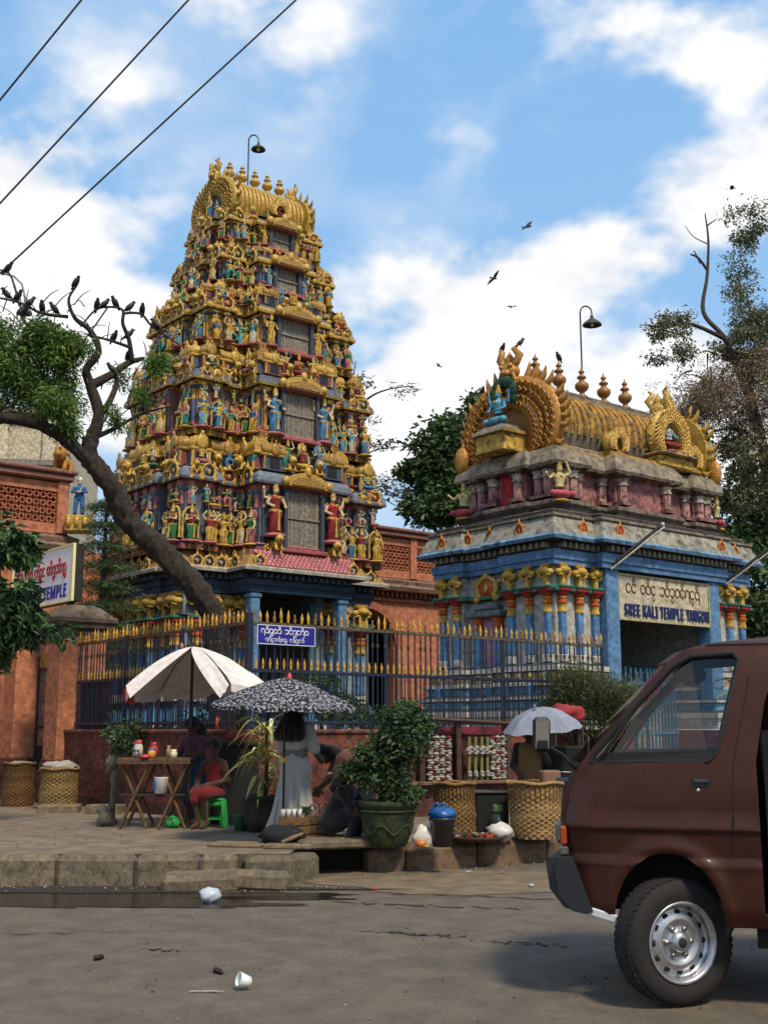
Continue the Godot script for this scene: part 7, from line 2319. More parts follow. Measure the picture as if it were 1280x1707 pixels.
	tag(obj("blue_bag", b, M.plastic, null, Transform3D(Basis(), Vector3(0.62, PY + 0.3, -12.9))), "blue plastic carrier bag stuffed on top of the black bucket", "bag")
	b = B.new()
	b.col = S(206, 200, 192)
	lump(b, Vector3(0, 0.1, 0), Vector3(0.12, 0.12, 0.09), 0.5, 33, 14)
	b.col = S(190, 110, 40)
	lump(b, Vector3(-0.03, 0.03, 0.07), Vector3(0.06, 0.04, 0.04), 0.5, 34, 8)
	tag(obj("white_bag", b, M.plastic, null, Transform3D(Basis(), Vector3(0.42, PY, -12.95))), "white printed carrier bag between green pot and black bucket", "bag")
	b = B.new()
	b.col = S(190, 186, 180)
	lump(b, Vector3(0, 0.08, 0), Vector3(0.15, 0.1, 0.12), 0.5, 35, 14)
	tag(obj("white_bag", b, M.plastic, null, Transform3D(Basis(), Vector3(1.33, PY, -13.75))), "white plastic bag lying left of the big basket", "bag")
	t = thing("vendor_tray", "flat round tray of vegetables and scraps before the mid basket", "tray", Vector3(1.02, PY, -13.6))
	b = B.new()
	b.col = S(96, 66, 48)
	b.lathe([Vector2(0, 0.0), Vector2(0.3, 0.0), Vector2(0.37, 0.05), Vector2(0.36, 0.06), Vector2(0.29, 0.02), Vector2(0, 0.02)], 20)
	obj("dish", b, M.wood, t)
	for i in 22:
		b = B.new()
		b.col = [S(190, 70, 40), S(200, 190, 176), S(90, 110, 50), S(150, 90, 60), S(70, 50, 40)][i % 5]
		lump(b, Vector3.ZERO, Vector3(0.045, 0.02, 0.03), 0.6, 40 + i, 8)
		obj("scrap", b, M.matte, t, Transform3D(Basis.from_euler(Vector3(r.randf(), r.randf() * 6, r.randf())), Vector3(r.randf_range(-0.26, 0.26), 0.045 + 0.02 * r.randf(), r.randf_range(-0.22, 0.22))))
	b = B.new()
	b.col = Color(0.014, 0.016, 0.016)
	b.cbox(Vector3(0, 0.24, 0), Vector3(0.4, 0.48, 0.34), 0.02)
	b.col = S(150, 146, 132)
	b.cbox(Vector3(-0.23, 0.25, 0.14), Vector3(0.04, 0.5, 0.04), 0.006)
	b.col = S(100, 96, 84)
	b.cbox(Vector3(0, 0.49, 0), Vector3(0.46, 0.025, 0.38), 0.006)
	tag(obj("black_box", b, M.matte, null, Transform3D(Basis(Vector3.UP, 0.1), Vector3(1.27, PY, -14.5))), "black box with a pale edge post between the two right baskets", "box")
	t = thing("green_bucket_plant", "small dark bucket with a green sprig by the big basket", "bucket", Vector3(1.33, PY, -14.1))
	b = B.new()
	b.col = S(40, 52, 48)
	b.lathe([Vector2(0, 0), Vector2(0.07, 0), Vector2(0.09, 0.26), Vector2(0.07, 0.26), Vector2(0, 0.2)], 12)
	obj("pail", b, M.plastic, t)
	b = B.new()
	b.col = Color(0.09, 0.17, 0.05)
	lump(b, Vector3(0, 0.3, 0), Vector3(0.07, 0.06, 0.06), 0.6, 50, 10)
	obj("sprig", b, M.leaf, t)
	# baskets
	basket("woven_basket", "big wide woven basket nearest the van's front", Vector3(1.75, PY, -13.95), 0.25, 0.32, 0.62, S(200, 166, 114), "woven baskets")
	basket("woven_basket", "upright woven basket behind the tray and black bucket", Vector3(0.83, PY, -14.25), 0.235, 0.24, 0.60, S(158, 128, 76), "woven baskets")
	basket("woven_basket", "dark yellow woven basket leftmost in the photo, before the gate", Vector3(-5.98, PY, -19.65), 0.24, 0.25, 0.68, S(136, 100, 52), "woven baskets")
	basket("woven_basket", "pale woven basket with white sacking on top beside the orange pier", Vector3(-5.13, PY, -18.95), 0.27, 0.29, 0.62, S(176, 150, 98), "woven baskets")
	b = B.new()
	b.col = S(214, 206, 190)
	lump(b, Vector3(0, 0.02, 0), Vector3(0.26, 0.09, 0.24), 0.5, 61, 16)
	tag(obj("white_sacking", b, M.cloth, null, Transform3D(Basis(), Vector3(-5.12, PY + 0.63, -18.95))), "white sacking filling the pale basket beside the pier", "sacking")
	b = B.new()
	b.col = S(196, 190, 150)
	lump(b, Vector3(0, 0.0, 0), Vector3(0.21, 0.05, 0.2), 0.4, 62, 14)
	tag(obj("basket_cover", b, M.cloth, null, Transform3D(Basis(), Vector3(-5.98, PY + 0.67, -19.65))), "pale cover on the leftmost dark yellow basket", "cover")
	# garland stall: a rail with posts, garlands hung below it, a brown shelf
	t = thing("garland_rack", "brown rail and posts of the flower garland stall by the grey umbrella", "rack", Vector3(0.55, 0, -17.3), 0.5)
	b = B.new()
	b.col = S(84, 60, 52)
	b.tube([Vector3(0.05, 1.66, 0.04), Vector3(1.5, 1.60, 0.12)], 0.03, 8)
	obj("rail", b, M.iron, t)
	for x in [0.0, 0.62, 1.5]:
		b = B.new()
		b.col = S(92, 64, 54)
		b.cbox(Vector3(x, 0.97, 0), Vector3(0.09, 1.38, 0.07), 0.01)
		obj("post", b, M.iron, t)
	b = B.new()
	b.col = S(116, 72, 60)
	b.box(Vector3(0.7, 0.5, -0.05), Vector3(1.9, 0.44, 0.2))
	b.col = S(140, 104, 92)
	b.cbox(Vector3(0.7, 0.745, 0.0), Vector3(1.95, 0.05, 0.36), 0.01)
	obj("shelf", b, M.old, t)
	b = B.new()
	b.col = S(96, 50, 44)
	b.box(Vector3(0.7, 1.1, -0.12), Vector3(1.9, 0.68, 0.03))
	b.col = S(120, 40, 60)
	b.box(Vector3(0.7, 1.49, -0.11), Vector3(1.92, 0.12, 0.05))
	obj("back_board", b, M.old, t)
	b = B.new()
	b.col = Color.WHITE
	b.ball(Vector3.ZERO, Vector3(1, 0.75, 1), 7, 4)
	var petal := b.mesh()
	var gx := [0.09, 0.19, 0.29, 0.4, 0.75, 0.86, 0.97, 1.07, 1.17, 1.26, 1.36]
	for gi in gx.size():
		var green: bool = gi in [4, 5, 6, 7]
		var g := thing("flower_garland", "", "garland", Vector3(0.55, 0, -17.3), 0.5, "garlands hung along the rack")
		g.set_meta("label", "%s garland hanging from the rack, number %s from the left" % ["green and white" if green else "white and red flower", ["one", "two", "three", "four", "five", "six", "seven", "eight", "nine", "ten", "eleven"][gi]])
		b = B.new()
		var x: float = gx[gi]
		if green:
			b.col = S(150, 156, 84)
			b.tube([Vector3(x, 0.78, 0.08), Vector3(x + 0.01, 1.4, 0.08)], 0.028, 7)
			b.col = S(214, 208, 196)
			for k in 5: lump(b, Vector3(x + 0.02 * sin(k * 2.0), 1.16 + 0.022 * k, 0.1), Vector3(0.045, 0.02, 0.04), 0.5, gi * 7 + k, 8)
			for k in 3: lump(b, Vector3(x, 0.84 + 0.025 * k, 0.1), Vector3(0.035, 0.02, 0.035), 0.5, gi * 9 + k, 8)
		else:
			for k in 19:
				b.col = [S(216, 210, 194), S(206, 198, 176), S(216, 210, 194), S(214, 206, 190), S(150, 44, 50)][(k + gi * 2) % 5]
				lump(b, Vector3(x + 0.012 * sin(k * 2.1 + gi), 0.8 + 0.033 * k, 0.08 + 0.01 * cos(k * 1.7)), Vector3(0.045, 0.024, 0.045), 0.6, gi * 31 + k, 8)
		obj("flowers", b, M.matte, g)
	# red parasol top and wooden stool frame behind the grey umbrella
	b = B.new()
	b.col = S(160, 50, 54)
	lump(b, Vector3(0, 0, 0), Vector3(0.26, 0.13, 0.2), 0.5, 71, 16)
	tag(obj("red_bundle", b, M.canvas, null, Transform3D(Basis(), Vector3(2.52, 1.72, -16.4))), "bright red cloth bundle on a stand behind the grey umbrella", "bundle")
	b = B.new()
	b.col = S(80, 64, 50)
	for x in [-0.2, 0.2]:
		for z in [-0.15, 0.15]: b.tube([Vector3(x, 0, z), Vector3(x * 0.9, 1.34, z)], 0.02, 5)
	b.box(Vector3(0, 1.34, 0), Vector3(0.5, 0.03, 0.36))
	tag(obj("wooden_stand", b, M.wood, null, Transform3D(Basis(), Vector3(2.52, PY, -16.4))), "thin legged wooden stand carrying the red bundle", "stand")
	t = thing("seller_cart", "black seller's cart with a metal edge under the grey umbrella's right side", "cart", Vector3(2.2, PY, -14.8))
	b = B.new()
	b.col = Color(0.012, 0.012, 0.013)
	b.cbox(Vector3(0, 0.52, -0.05), Vector3(0.6, 1.0, 0.4), 0.02)
	obj("body", b, M.matte, t)
	b = B.new()
	b.col = S(150, 150, 154)
	b.tube([Vector3(-0.3, 0.72, 0.2), Vector3(0.25, 0.71, 0.2), Vector3(0.3, 1.0, 0.2), Vector3(0.3, 1.15, 0.2)], 0.012, 6)
	obj("rail", b, M.steel, t)
	b = B.new()
	b.col = S(170, 130, 104)
	b.cbox(Vector3(0, 0.08, 0), Vector3(0.22, 0.16, 0.16), 0.02)
	b.col = S(50, 84, 110)
	b.box(Vector3(0.12, 0.06, 0.09), Vector3(0.14, 0.04, 0.02))
	tag(obj("cardboard_box", b, M.matte, null, Transform3D(Basis(Vector3.UP, 0.2), Vector3(1.93, PY + 0.6, -13.95))), "small brown box with blue edge in the big basket", "box")
	# litter big enough to see on the road
	b = B.new()
	b.col = S(176, 182, 190)
	lump(b, Vector3(0, 0.06, 0), Vector3(0.09, 0.07, 0.07), 0.6, 81, 14)
	tag(obj("plastic_bag", b, M.plastic, null, Transform3D(Basis(), Vector3(-1.54, 0.0, -10.8))), "crumpled clear white plastic bag in the wet gutter", "bag")
	b = B.new()
	b.col = S(218, 222, 216)
	b.lathe([Vector2(0, 0), Vector2(0.03, 0), Vector2(0.042, 0.075), Vector2(0.038, 0.075), Vector2(0.027, 0.008), Vector2(0, 0.008)], 12)
	tag(obj("paper_cup", b, M.plastic, null, Transform3D(Basis.from_euler(Vector3(0.5, 0.3, 1.2)), Vector3(-0.79, 0.04, -7.28))), "pale crushed cup lying on the road in the foreground", "cup")
	b = B.new()
	b.col = S(210, 208, 200)
	b.box(Vector3(0, 0.006, 0), Vector3(0.16, 0.006, 0.018), Basis(Vector3.UP, 0.05))
	b.box(Vector3(0.08, 0.007, 0.01), Vector3(0.08, 0.005, 0.012), Basis(Vector3.UP, -0.15))
	tag(obj("paper_strip", b, M.matte, null, Transform3D(Basis(), Vector3(-1.05, 0.0, -7.2))), "thin white paper strip on the road left of the crushed cup", "litter")
	var scraps := [[-1.04, -7.75, 0.06, S(60, 44, 34), "dark twig on the road above the paper strip"], [1.43, -11.85, 0.06, S(214, 214, 210), "white scrap near the van's bumper"], [0.9, -12.95, 0.05, S(206, 206, 196), "white scrap at the foot of the right kerb"], [1.25, -12.9, 0.035, S(200, 170, 40), "yellow scrap at the foot of the right kerb"], [-0.1, -11.6, 0.045, S(190, 90, 90), "pink and white scrap below the drain"], [-1.9, -8.2, 0.06, S(50, 40, 32), "dark leaf on the road at left of centre"], [0.45, -12.8, 0.045, S(216, 190, 70), "yellow peel on the ground at the green pot's foot"]]
	for s in scraps:
		b = B.new()
		b.col = s[3]
		lump(b, Vector3(0, 0.01, 0), Vector3(s[2], 0.014, s[2] * 0.45), 0.7, int(s[1] * -100), 10)
		tag(obj("litter_scrap", b, M.matte, null, Transform3D(Basis(Vector3.UP, s[0]), Vector3(s[0], (PY if s[4].contains("peel") else 0.0) + 0.004, s[1]))), s[4], "litter", "scraps on the ground")
# ---------------------------------------------------------------- people
# bones: [a, b, radius at a, radius at b, colour]; a smooth union of tapered capsules meshed with surface nets
func flesh(b: B, bones: Array, cell: float, k: float) -> void:
	var lo := Vector3.ONE * 1e9
	var hi := -lo
	for q in bones:
		var rr := maxf(q[2], q[3]) + k * 0.5 + cell * 2.0
		lo = lo.min(q[0] - Vector3.ONE * rr).min(q[1] - Vector3.ONE * rr)
		hi = hi.max(q[0] + Vector3.ONE * rr).max(q[1] + Vector3.ONE * rr)
	var nx := int((hi.x - lo.x) / cell) + 2
	var ny := int((hi.y - lo.y) / cell) + 2
	var nz := int((hi.z - lo.z) / cell) + 2
	var field := PackedFloat32Array()
	field.resize(nx * ny * nz)
	field.fill(1.0)
	var near := PackedFloat32Array()
	near.resize(nx * ny * nz)
	near.fill(1.0)
	var who := PackedByteArray()
	who.resize(nx * ny * nz)
	for bi in bones.size():
		var q: Array = bones[bi]
		var a: Vector3 = q[0]
		var ba: Vector3 = q[1] - a
		var l2 := maxf(ba.length_squared(), 1e-9)
		var ra: float = q[2]
		var rb: float = q[3]
		var m := maxf(ra, rb) + k + cell * 1.5
		var p0: Vector3 = ((a.min(q[1]) - Vector3.ONE * m - lo) / cell).floor()
		var p1: Vector3 = ((a.max(q[1]) + Vector3.ONE * m - lo) / cell).ceil()
		for z in range(maxi(int(p0.z), 0), mini(int(p1.z), nz - 1) + 1):
			for y in range(maxi(int(p0.y), 0), mini(int(p1.y), ny - 1) + 1):
				var at := (z * ny + y) * nx
				for x in range(maxi(int(p0.x), 0), mini(int(p1.x), nx - 1) + 1):
					var p := lo + Vector3(x, y, z) * cell - a
					var h := clampf(p.dot(ba) / l2, 0.0, 1.0)
					var d := (p - ba * h).length() - lerpf(ra, rb, h)
					var i := at + x
					if d < near[i]:
						near[i] = d
						who[i] = bi
					var e := field[i]
					var w := maxf(k - absf(e - d), 0.0) / k
					field[i] = minf(e, d) - w * w * k * 0.25
	var ids := {}
	var vs := []
	var cs := []
	var off := [0, 1, nx, nx + 1, nx * ny, nx * ny + 1, nx * ny + nx, nx * ny + nx + 1]
	var pos := [Vector3(0, 0, 0), Vector3(1, 0, 0), Vector3(0, 1, 0), Vector3(1, 1, 0), Vector3(0, 0, 1), Vector3(1, 0, 1), Vector3(0, 1, 1), Vector3(1, 1, 1)]
	var pairs := [[0, 1], [2, 3], [4, 5], [6, 7], [0, 2], [1, 3], [4, 6], [5, 7], [0, 4], [1, 5], [2, 6], [3, 7]]
	for z in nz - 1:
		for y in ny - 1:
			for x in nx - 1:
				var i := (z * ny + y) * nx + x
				var f0 := field[i]
				if f0 > cell * 1.8: continue
				var mask := 0
				for c in 8:
					if field[i + off[c]] < 0.0: mask |= 1 << c
				if mask == 0 or mask == 255: continue
				var s := Vector3.ZERO
				var n := 0
				for e in pairs:
					var d0 := field[i + off[e[0]]]
					var d1 := field[i + off[e[1]]]
					if (d0 < 0.0) != (d1 < 0.0):
						s += pos[e[0]].lerp(pos[e[1]], d0 / (d0 - d1))
						n += 1
				ids[i] = vs.size()
				vs.append(lo + (Vector3(x, y, z) + s / n) * cell)
				var best := i
				for c in 8:
					if near[i + off[c]] < near[best]: best = i + off[c]
				cs.append(bones[who[best]][4])
	b.sg += 1
	var steps := [1, nx, nx * ny]
	for i in ids:
		for ax in 3:
			var j: int = i + steps[ax]
			var s1: int = steps[(ax + 1) % 3]
			var s2: int = steps[(ax + 2) % 3]
			if (field[i] < 0.0) == (field[j] < 0.0): continue
			var q0 = ids.get(i)
			var q1 = ids.get(i - s1)
			var q2 = ids.get(i - s1 - s2)
			var q3 = ids.get(i - s2)
			if q0 == null or q1 == null or q2 == null or q3 == null: continue
			b.col = cs[q0]
			if field[i] < 0.0: b.quad(vs[q2], vs[q1], vs[q0], vs[q3], true)
			else: b.quad(vs[q3], vs[q0], vs[q1], vs[q2], true)

func head_bones(c: Vector3, s: float, bs: Basis, skin: Color, hair: Color, long: float) -> Array:
	var P := func(x: float, y: float, z: float) -> Vector3: return c + bs * (Vector3(x, y, z) * s)
	var dark := Color(0.02, 0.014, 0.012)
	var o := [[P.call(0, 0.03, 0.0), P.call(0, -0.02, 0.01), 0.078 * s, 0.07 * s, skin], [P.call(0, -0.05, 0.028), P.call(0, -0.075, 0.038), 0.05 * s, 0.034 * s, skin],
		[P.call(0, 0.005, 0.082), P.call(0, -0.028, 0.095), 0.009 * s, 0.014 * s, skin], [P.call(0, -0.09, -0.01), P.call(0, -0.15, -0.02), 0.046 * s, 0.048 * s, skin],
		[P.call(0, 0.05, -0.02), P.call(0, 0.02, -0.035), 0.092 * s, 0.088 * s, hair], [P.call(-0.05, 0.055, 0.02), P.call(0.05, 0.055, 0.02), 0.052 * s, 0.052 * s, hair]]
	for e in [-1.0, 1.0]:
		o.append([P.call(e * 0.082, 0.005, 0.0), P.call(e * 0.086, -0.02, -0.004), 0.014 * s, 0.01 * s, skin])
		o.append([P.call(e * 0.03, 0.008, 0.079), P.call(e * 0.034, 0.008, 0.078), 0.0095 * s, 0.0095 * s, dark])
		o.append([P.call(e * 0.018, 0.026, 0.082), P.call(e * 0.045, 0.028, 0.072), 0.005 * s, 0.004 * s, dark])
	o.append([P.call(-0.02, -0.055, 0.076), P.call(0.02, -0.055, 0.076), 0.007 * s, 0.007 * s, Color(0.16, 0.05, 0.045)])
	if long > 0:
		o.append([P.call(0, 0.0, -0.06), P.call(0, -long * 0.6, -0.085), 0.08 * s, 0.095 * s, hair])
		for e in [-1.0, 1.0]:
			o.append([P.call(e * 0.05, -long * 0.35, -0.075), P.call(e * long * 0.42, -long * 0.95, -0.10), 0.08 * s, 0.075 * s, hair])
			o.append([P.call(e * 0.03, -long * 0.5, -0.085), P.call(e * 0.04, -long, -0.115), 0.075 * s, 0.07 * s, hair])
	return o

func hand_bones(w: Vector3, d: Vector3, palm: Vector3, s: float, skin: Color) -> Array:      # wrist, direction to the fingers, palm normal
	d = d.normalized()
	var n := (palm - d * palm.dot(d)).normalized()
	var side := d.cross(n)
	var o := [[w, w + d * 0.05 * s, 0.024 * s, 0.022 * s, skin]]
	for k in 4:
		var off := (k - 1.5) * 0.019 * s
		var base := w + d * 0.075 * s + side * off
		o.append([w + d * 0.03 * s + side * off * 0.8, base, 0.013 * s, 0.011 * s, skin])
		var l: float = [0.062, 0.074, 0.07, 0.054][k] * s
		var mid := base + (d * 0.85 + n * 0.45).normalized() * l * 0.55
		o.append([base, mid, 0.0098 * s, 0.009 * s, skin])
		o.append([mid, mid + (d * 0.5 + n * 0.85).normalized() * l * 0.5, 0.009 * s, 0.0078 * s, skin])
	var tb := w + d * 0.02 * s - side * 0.02 * s
	var tm := tb + (d * 0.6 - side * 0.7 + n * 0.35).normalized() * 0.042 * s
	o.append([tb, tm, 0.0135 * s, 0.0105 * s, skin])
	o.append([tm, tm + (d + n * 0.4 - side * 0.1).normalized() * 0.032 * s, 0.0105 * s, 0.0085 * s, skin])
	return o

func person(label: String, at: Vector3, turn: float, bones: Array, head: Array, hands: Array, cell := 0.016) -> MeshInstance3D:
	var b := B.new()
	flesh(b, bones, cell, 0.035)
	flesh(b, head, 0.0075, 0.012)
	for h in hands: flesh(b, h, 0.005, 0.006)
	var o := obj("person", b, M.cloth, null, Transform3D(Basis(Vector3.UP, turn), at))
	tag(o, label, "person")
	return o

func build_people() -> void:
	var sk := S(120, 78, 54)
	var sk2 := S(98, 62, 42)
	var hair := Color(0.008, 0.007, 0.007)
	var V := func(x: float, y: float, z: float) -> Vector3: return Vector3(x, y, z)
	# woman in the long pale dress, her back to us, turned a little to the right
	var dr := S(228, 226, 220)
	var dr2 := S(220, 218, 214)
	person("standing woman with long black hair in a pale grey dress, seen from behind", Vector3(-0.99, PY, -13.5), PI - 0.5, [
		[V.call(-0.07, 1.2, 0), V.call(0.07, 1.2, 0), 0.092, 0.092, dr], [V.call(-0.045, 1.12, 0), V.call(-0.04, 0.96, 0), 0.095, 0.08, dr], [V.call(0.045, 1.12, 0), V.call(0.04, 0.96, 0), 0.095, 0.08, dr],
		[V.call(-0.06, 0.94, 0), V.call(-0.08, 0.78, -0.01), 0.08, 0.115, dr], [V.call(0.06, 0.94, 0), V.call(0.08, 0.78, -0.01), 0.08, 0.115, dr], [V.call(0, 0.9, -0.02), V.call(0, 0.76, -0.05), 0.09, 0.11, dr],
		[V.call(-0.06, 0.78, 0), V.call(-0.1, 0.13, 0.02), 0.105, 0.105, dr2], [V.call(0.06, 0.78, 0), V.call(0.13, 0.14, 0.0), 0.105, 0.10, dr2], [V.call(0, 0.76, -0.04), V.call(0.02, 0.12, -0.1), 0.10, 0.10, dr],
		[V.call(-0.1, 0.78, -0.08), V.call(-0.19, 0.12, -0.12), 0.03, 0.045, dr], [V.call(-0.03, 0.8, -0.13), V.call(-0.06, 0.12, -0.2), 0.025, 0.04, dr], [V.call(0.05, 0.8, -0.13), V.call(0.09, 0.12, -0.2), 0.025, 0.042, dr], [V.call(0.11, 0.78, -0.08), V.call(0.22, 0.11, -0.14), 0.03, 0.05, dr], [V.call(0.16, 0.5, -0.05), V.call(0.3, 0.09, -0.12), 0.03, 0.04, dr2], [V.call(-0.16, 0.5, 0.0), V.call(-0.24, 0.12, 0.0), 0.04, 0.045, dr2],
		[V.call(-0.1, 0.965, -0.04), V.call(0.1, 0.965, -0.04), 0.055, 0.055, S(150, 148, 146)],
		[V.call(-0.155, 1.25, 0), V.call(-0.22, 1.02, 0.03), 0.062, 0.066, dr], [V.call(0.155, 1.25, 0), V.call(0.22, 1.02, 0.03), 0.062, 0.066, dr],
		[V.call(-0.22, 1.0, 0.03), V.call(-0.17, 0.9, 0.24), 0.042, 0.03, sk], [V.call(0.22, 1.0, 0.03), V.call(0.15, 0.86, 0.22), 0.042, 0.03, sk],
		[V.call(-0.07, 0.1, 0.02), V.call(-0.07, 0.04, 0.02), 0.04, 0.04, sk], [V.call(-0.07, 0.035, 0.0), V.call(-0.07, 0.025, 0.13), 0.036, 0.028, sk], [V.call(0.08, 0.1, -0.02), V.call(0.08, 0.04, -0.02), 0.04, 0.04, sk], [V.call(0.08, 0.035, -0.03), V.call(0.09, 0.025, 0.1), 0.036, 0.028, sk],
		[V.call(0, 1.25, -0.02), V.call(0, 1.32, -0.01), 0.05, 0.045, sk]],
		head_bones(V.call(0.0, 1.42, 0.02), 1.0, Basis.from_euler(Vector3(0.25, 0, 0)), sk, hair, 0.3),
		[hand_bones(V.call(-0.17, 0.9, 0.24), V.call(0.2, -0.1, 1), V.call(0.8, -0.4, 0), 1.0, sk), hand_bones(V.call(0.15, 0.86, 0.22), V.call(-0.2, -0.1, 1), V.call(-0.8, -0.4, 0), 1.0, sk)])
	# girl in red on the stool, facing us and leaning to her right
	var rd := S(150, 20, 26)
	person("girl in a red dress sitting on the green stool", Vector3(-2.17, PY, -15.35), -0.35, [
		[V.call(-0.05, 0.46, 0), V.call(0.05, 0.46, 0), 0.105, 0.105, rd], [V.call(0, 0.5, 0), V.call(0.0, 0.72, 0.0), 0.1, 0.105, rd], [V.call(-0.06, 0.74, 0), V.call(0.06, 0.74, 0), 0.07, 0.07, rd],
		[V.call(-0.07, 0.45, 0.02), V.call(-0.1, 0.44, 0.27), 0.09, 0.085, rd], [V.call(0.07, 0.45, 0.02), V.call(0.02, 0.44, 0.28), 0.09, 0.085, rd], [V.call(-0.08, 0.42, 0.26), V.call(-0.1, 0.36, 0.32), 0.08, 0.06, rd],
		[V.call(-0.1, 0.42, 0.3), V.call(-0.09, 0.1, 0.24), 0.052, 0.034, sk2], [V.call(0.02, 0.42, 0.3), V.call(0.0, 0.1, 0.2), 0.052, 0.034, sk2],
		[V.call(-0.09, 0.06, 0.23), V.call(-0.11, 0.028, 0.36), 0.034, 0.024, sk2], [V.call(0.0, 0.06, 0.2), V.call(0.0, 0.028, 0.32), 0.034, 0.024, sk2],
		[V.call(-0.14, 0.79, 0), V.call(-0.2, 0.6, 0.06), 0.042, 0.036, sk2], [V.call(0.14, 0.79, 0), V.call(0.21, 0.59, 0.04), 0.042, 0.036, sk2],
		[V.call(-0.2, 0.6, 0.06), V.call(-0.12, 0.53, 0.24), 0.035, 0.026, sk2], [V.call(0.21, 0.59, 0.04), V.call(0.02, 0.54, 0.24), 0.035, 0.026, sk2],
		[V.call(-0.1, 0.81, 0), V.call(0.1, 0.81, 0), 0.05, 0.05, sk2], [V.call(0, 0.82, 0), V.call(0, 0.9, 0.01), 0.045, 0.042, sk2]],
		head_bones(V.call(0, 0.99, 0.02), 0.95, Basis.from_euler(Vector3(0.1, 0.1, 0)), sk2, hair, 0.0),
		[hand_bones(V.call(-0.12, 0.53, 0.24), V.call(0.3, -0.2, 1), V.call(0.2, -1, 0), 0.85, sk2), hand_bones(V.call(0.02, 0.54, 0.24), V.call(-0.7, -0.1, 0.7), V.call(0, -1, 0), 0.85, sk2)])
	# seller behind the table: purple blouse, blue wrap
	var pu := S(104, 56, 84)
	var bl := S(52, 104, 160)
	person("seller in a purple blouse and blue wrap behind the snack table", Vector3(-2.5, PY, -15.8), -0.5, [
		[V.call(-0.07, 1.06, 0.02), V.call(0.07, 1.06, 0.02), 0.09, 0.09, pu], [V.call(-0.04, 1.0, 0.01), V.call(-0.04, 0.82, 0), 0.09, 0.1, pu], [V.call(0.04, 1.0, 0.01), V.call(0.04, 0.82, 0), 0.09, 0.1, pu],
		[V.call(-0.05, 0.8, 0), V.call(-0.06, 0.36, 0.03), 0.12, 0.11, bl], [V.call(0.05, 0.8, 0), V.call(0.08, 0.36, 0.03), 0.12, 0.12, bl], [V.call(-0.05, 0.34, 0.02), V.call(-0.05, 0.2, 0.02), 0.115, 0.11, pu], [V.call(0.07, 0.34, 0.02), V.call(0.07, 0.2, 0.02), 0.12, 0.115, pu],
		[V.call(-0.07, 0.2, 0.02), V.call(-0.08, 0.05, 0.0), 0.045, 0.035, sk2], [V.call(0.08, 0.2, 0.02), V.call(0.09, 0.05, 0.0), 0.045, 0.035, sk2], [V.call(-0.08, 0.035, 0), V.call(-0.1, 0.025, 0.12), 0.035, 0.026, sk2], [V.call(0.09, 0.035, 0), V.call(0.11, 0.025, 0.12), 0.035, 0.026, sk2],
		[V.call(-0.145, 1.09, 0.02), V.call(-0.2, 0.9, 0.08), 0.055, 0.045, pu], [V.call(0.145, 1.09, 0.02), V.call(0.2, 0.9, 0.1), 0.055, 0.045, pu],
		[V.call(-0.2, 0.9, 0.08), V.call(-0.12, 0.9, 0.3), 0.038, 0.028, sk2], [V.call(0.2, 0.9, 0.1), V.call(0.08, 0.89, 0.3), 0.038, 0.028, sk2], [V.call(0, 1.1, 0.02), V.call(0, 1.18, 0.04), 0.048, 0.042, sk2]],
		head_bones(V.call(0, 1.26, 0.06), 0.98, Basis.from_euler(Vector3(0.35, 0, 0)), sk2, hair, 0.1),
		[hand_bones(V.call(-0.12, 0.9, 0.3), V.call(0.2, -0.3, 1), V.call(0, -1, 0), 0.95, sk2), hand_bones(V.call(0.08, 0.89, 0.3), V.call(-0.3, -0.3, 1), V.call(0, -1, 0), 0.95, sk2)])
	# crouching person in dark clothes, side on
	var dk := Color(0.012, 0.012, 0.014)
	person("person crouching in black clothes beside the slatted crate, turned right", Vector3(-0.46, PY + 0.02, -13.25), 1.2, [
		[V.call(-0.06, 0.2, -0.12), V.call(0.06, 0.2, -0.12), 0.125, 0.125, dk], [V.call(0, 0.26, -0.1), V.call(0, 0.48, 0.02), 0.13, 0.12, dk], [V.call(-0.08, 0.52, 0.04), V.call(0.08, 0.52, 0.04), 0.09, 0.09, dk],
		[V.call(-0.09, 0.2, -0.06), V.call(-0.1, 0.38, 0.24), 0.095, 0.07, dk], [V.call(0.09, 0.2, -0.06), V.call(0.1, 0.38, 0.24), 0.095, 0.07, dk],
		[V.call(-0.1, 0.38, 0.24), V.call(-0.1, 0.07, 0.13), 0.065, 0.045, dk], [V.call(0.1, 0.38, 0.24), V.call(0.1, 0.07, 0.13), 0.065, 0.045, dk], [V.call(-0.1, 0.035, 0.1), V.call(-0.11, 0.025, 0.26), 0.036, 0.026, sk], [V.call(0.1, 0.035, 0.1), V.call(0.11, 0.025, 0.26), 0.036, 0.026, sk],
		[V.call(-0.16, 0.55, 0.05), V.call(-0.18, 0.36, 0.18), 0.055, 0.045, dk], [V.call(0.16, 0.55, 0.05), V.call(0.2, 0.36, 0.18), 0.055, 0.045, dk], [V.call(-0.18, 0.36, 0.18), V.call(-0.06, 0.28, 0.34), 0.04, 0.028, sk], [V.call(0.2, 0.36, 0.18), V.call(0.06, 0.24, 0.36), 0.04, 0.028, sk],
		[V.call(0, 0.58, 0.05), V.call(0, 0.66, 0.09), 0.05, 0.045, sk]],
		head_bones(V.call(0, 0.73, 0.12), 1.0, Basis.from_euler(Vector3(0.35, 0, 0)), sk, hair, 0.2),
		[hand_bones(V.call(-0.06, 0.28, 0.34), V.call(0.2, -0.6, 0.7), V.call(0.8, 0, 0), 1.0, sk), hand_bones(V.call(0.06, 0.24, 0.36), V.call(-0.2, -0.6, 0.7), V.call(-0.8, 0, 0), 1.0, sk)])
	# person bending forward behind, russet blouse
	var ru := S(116, 58, 50)
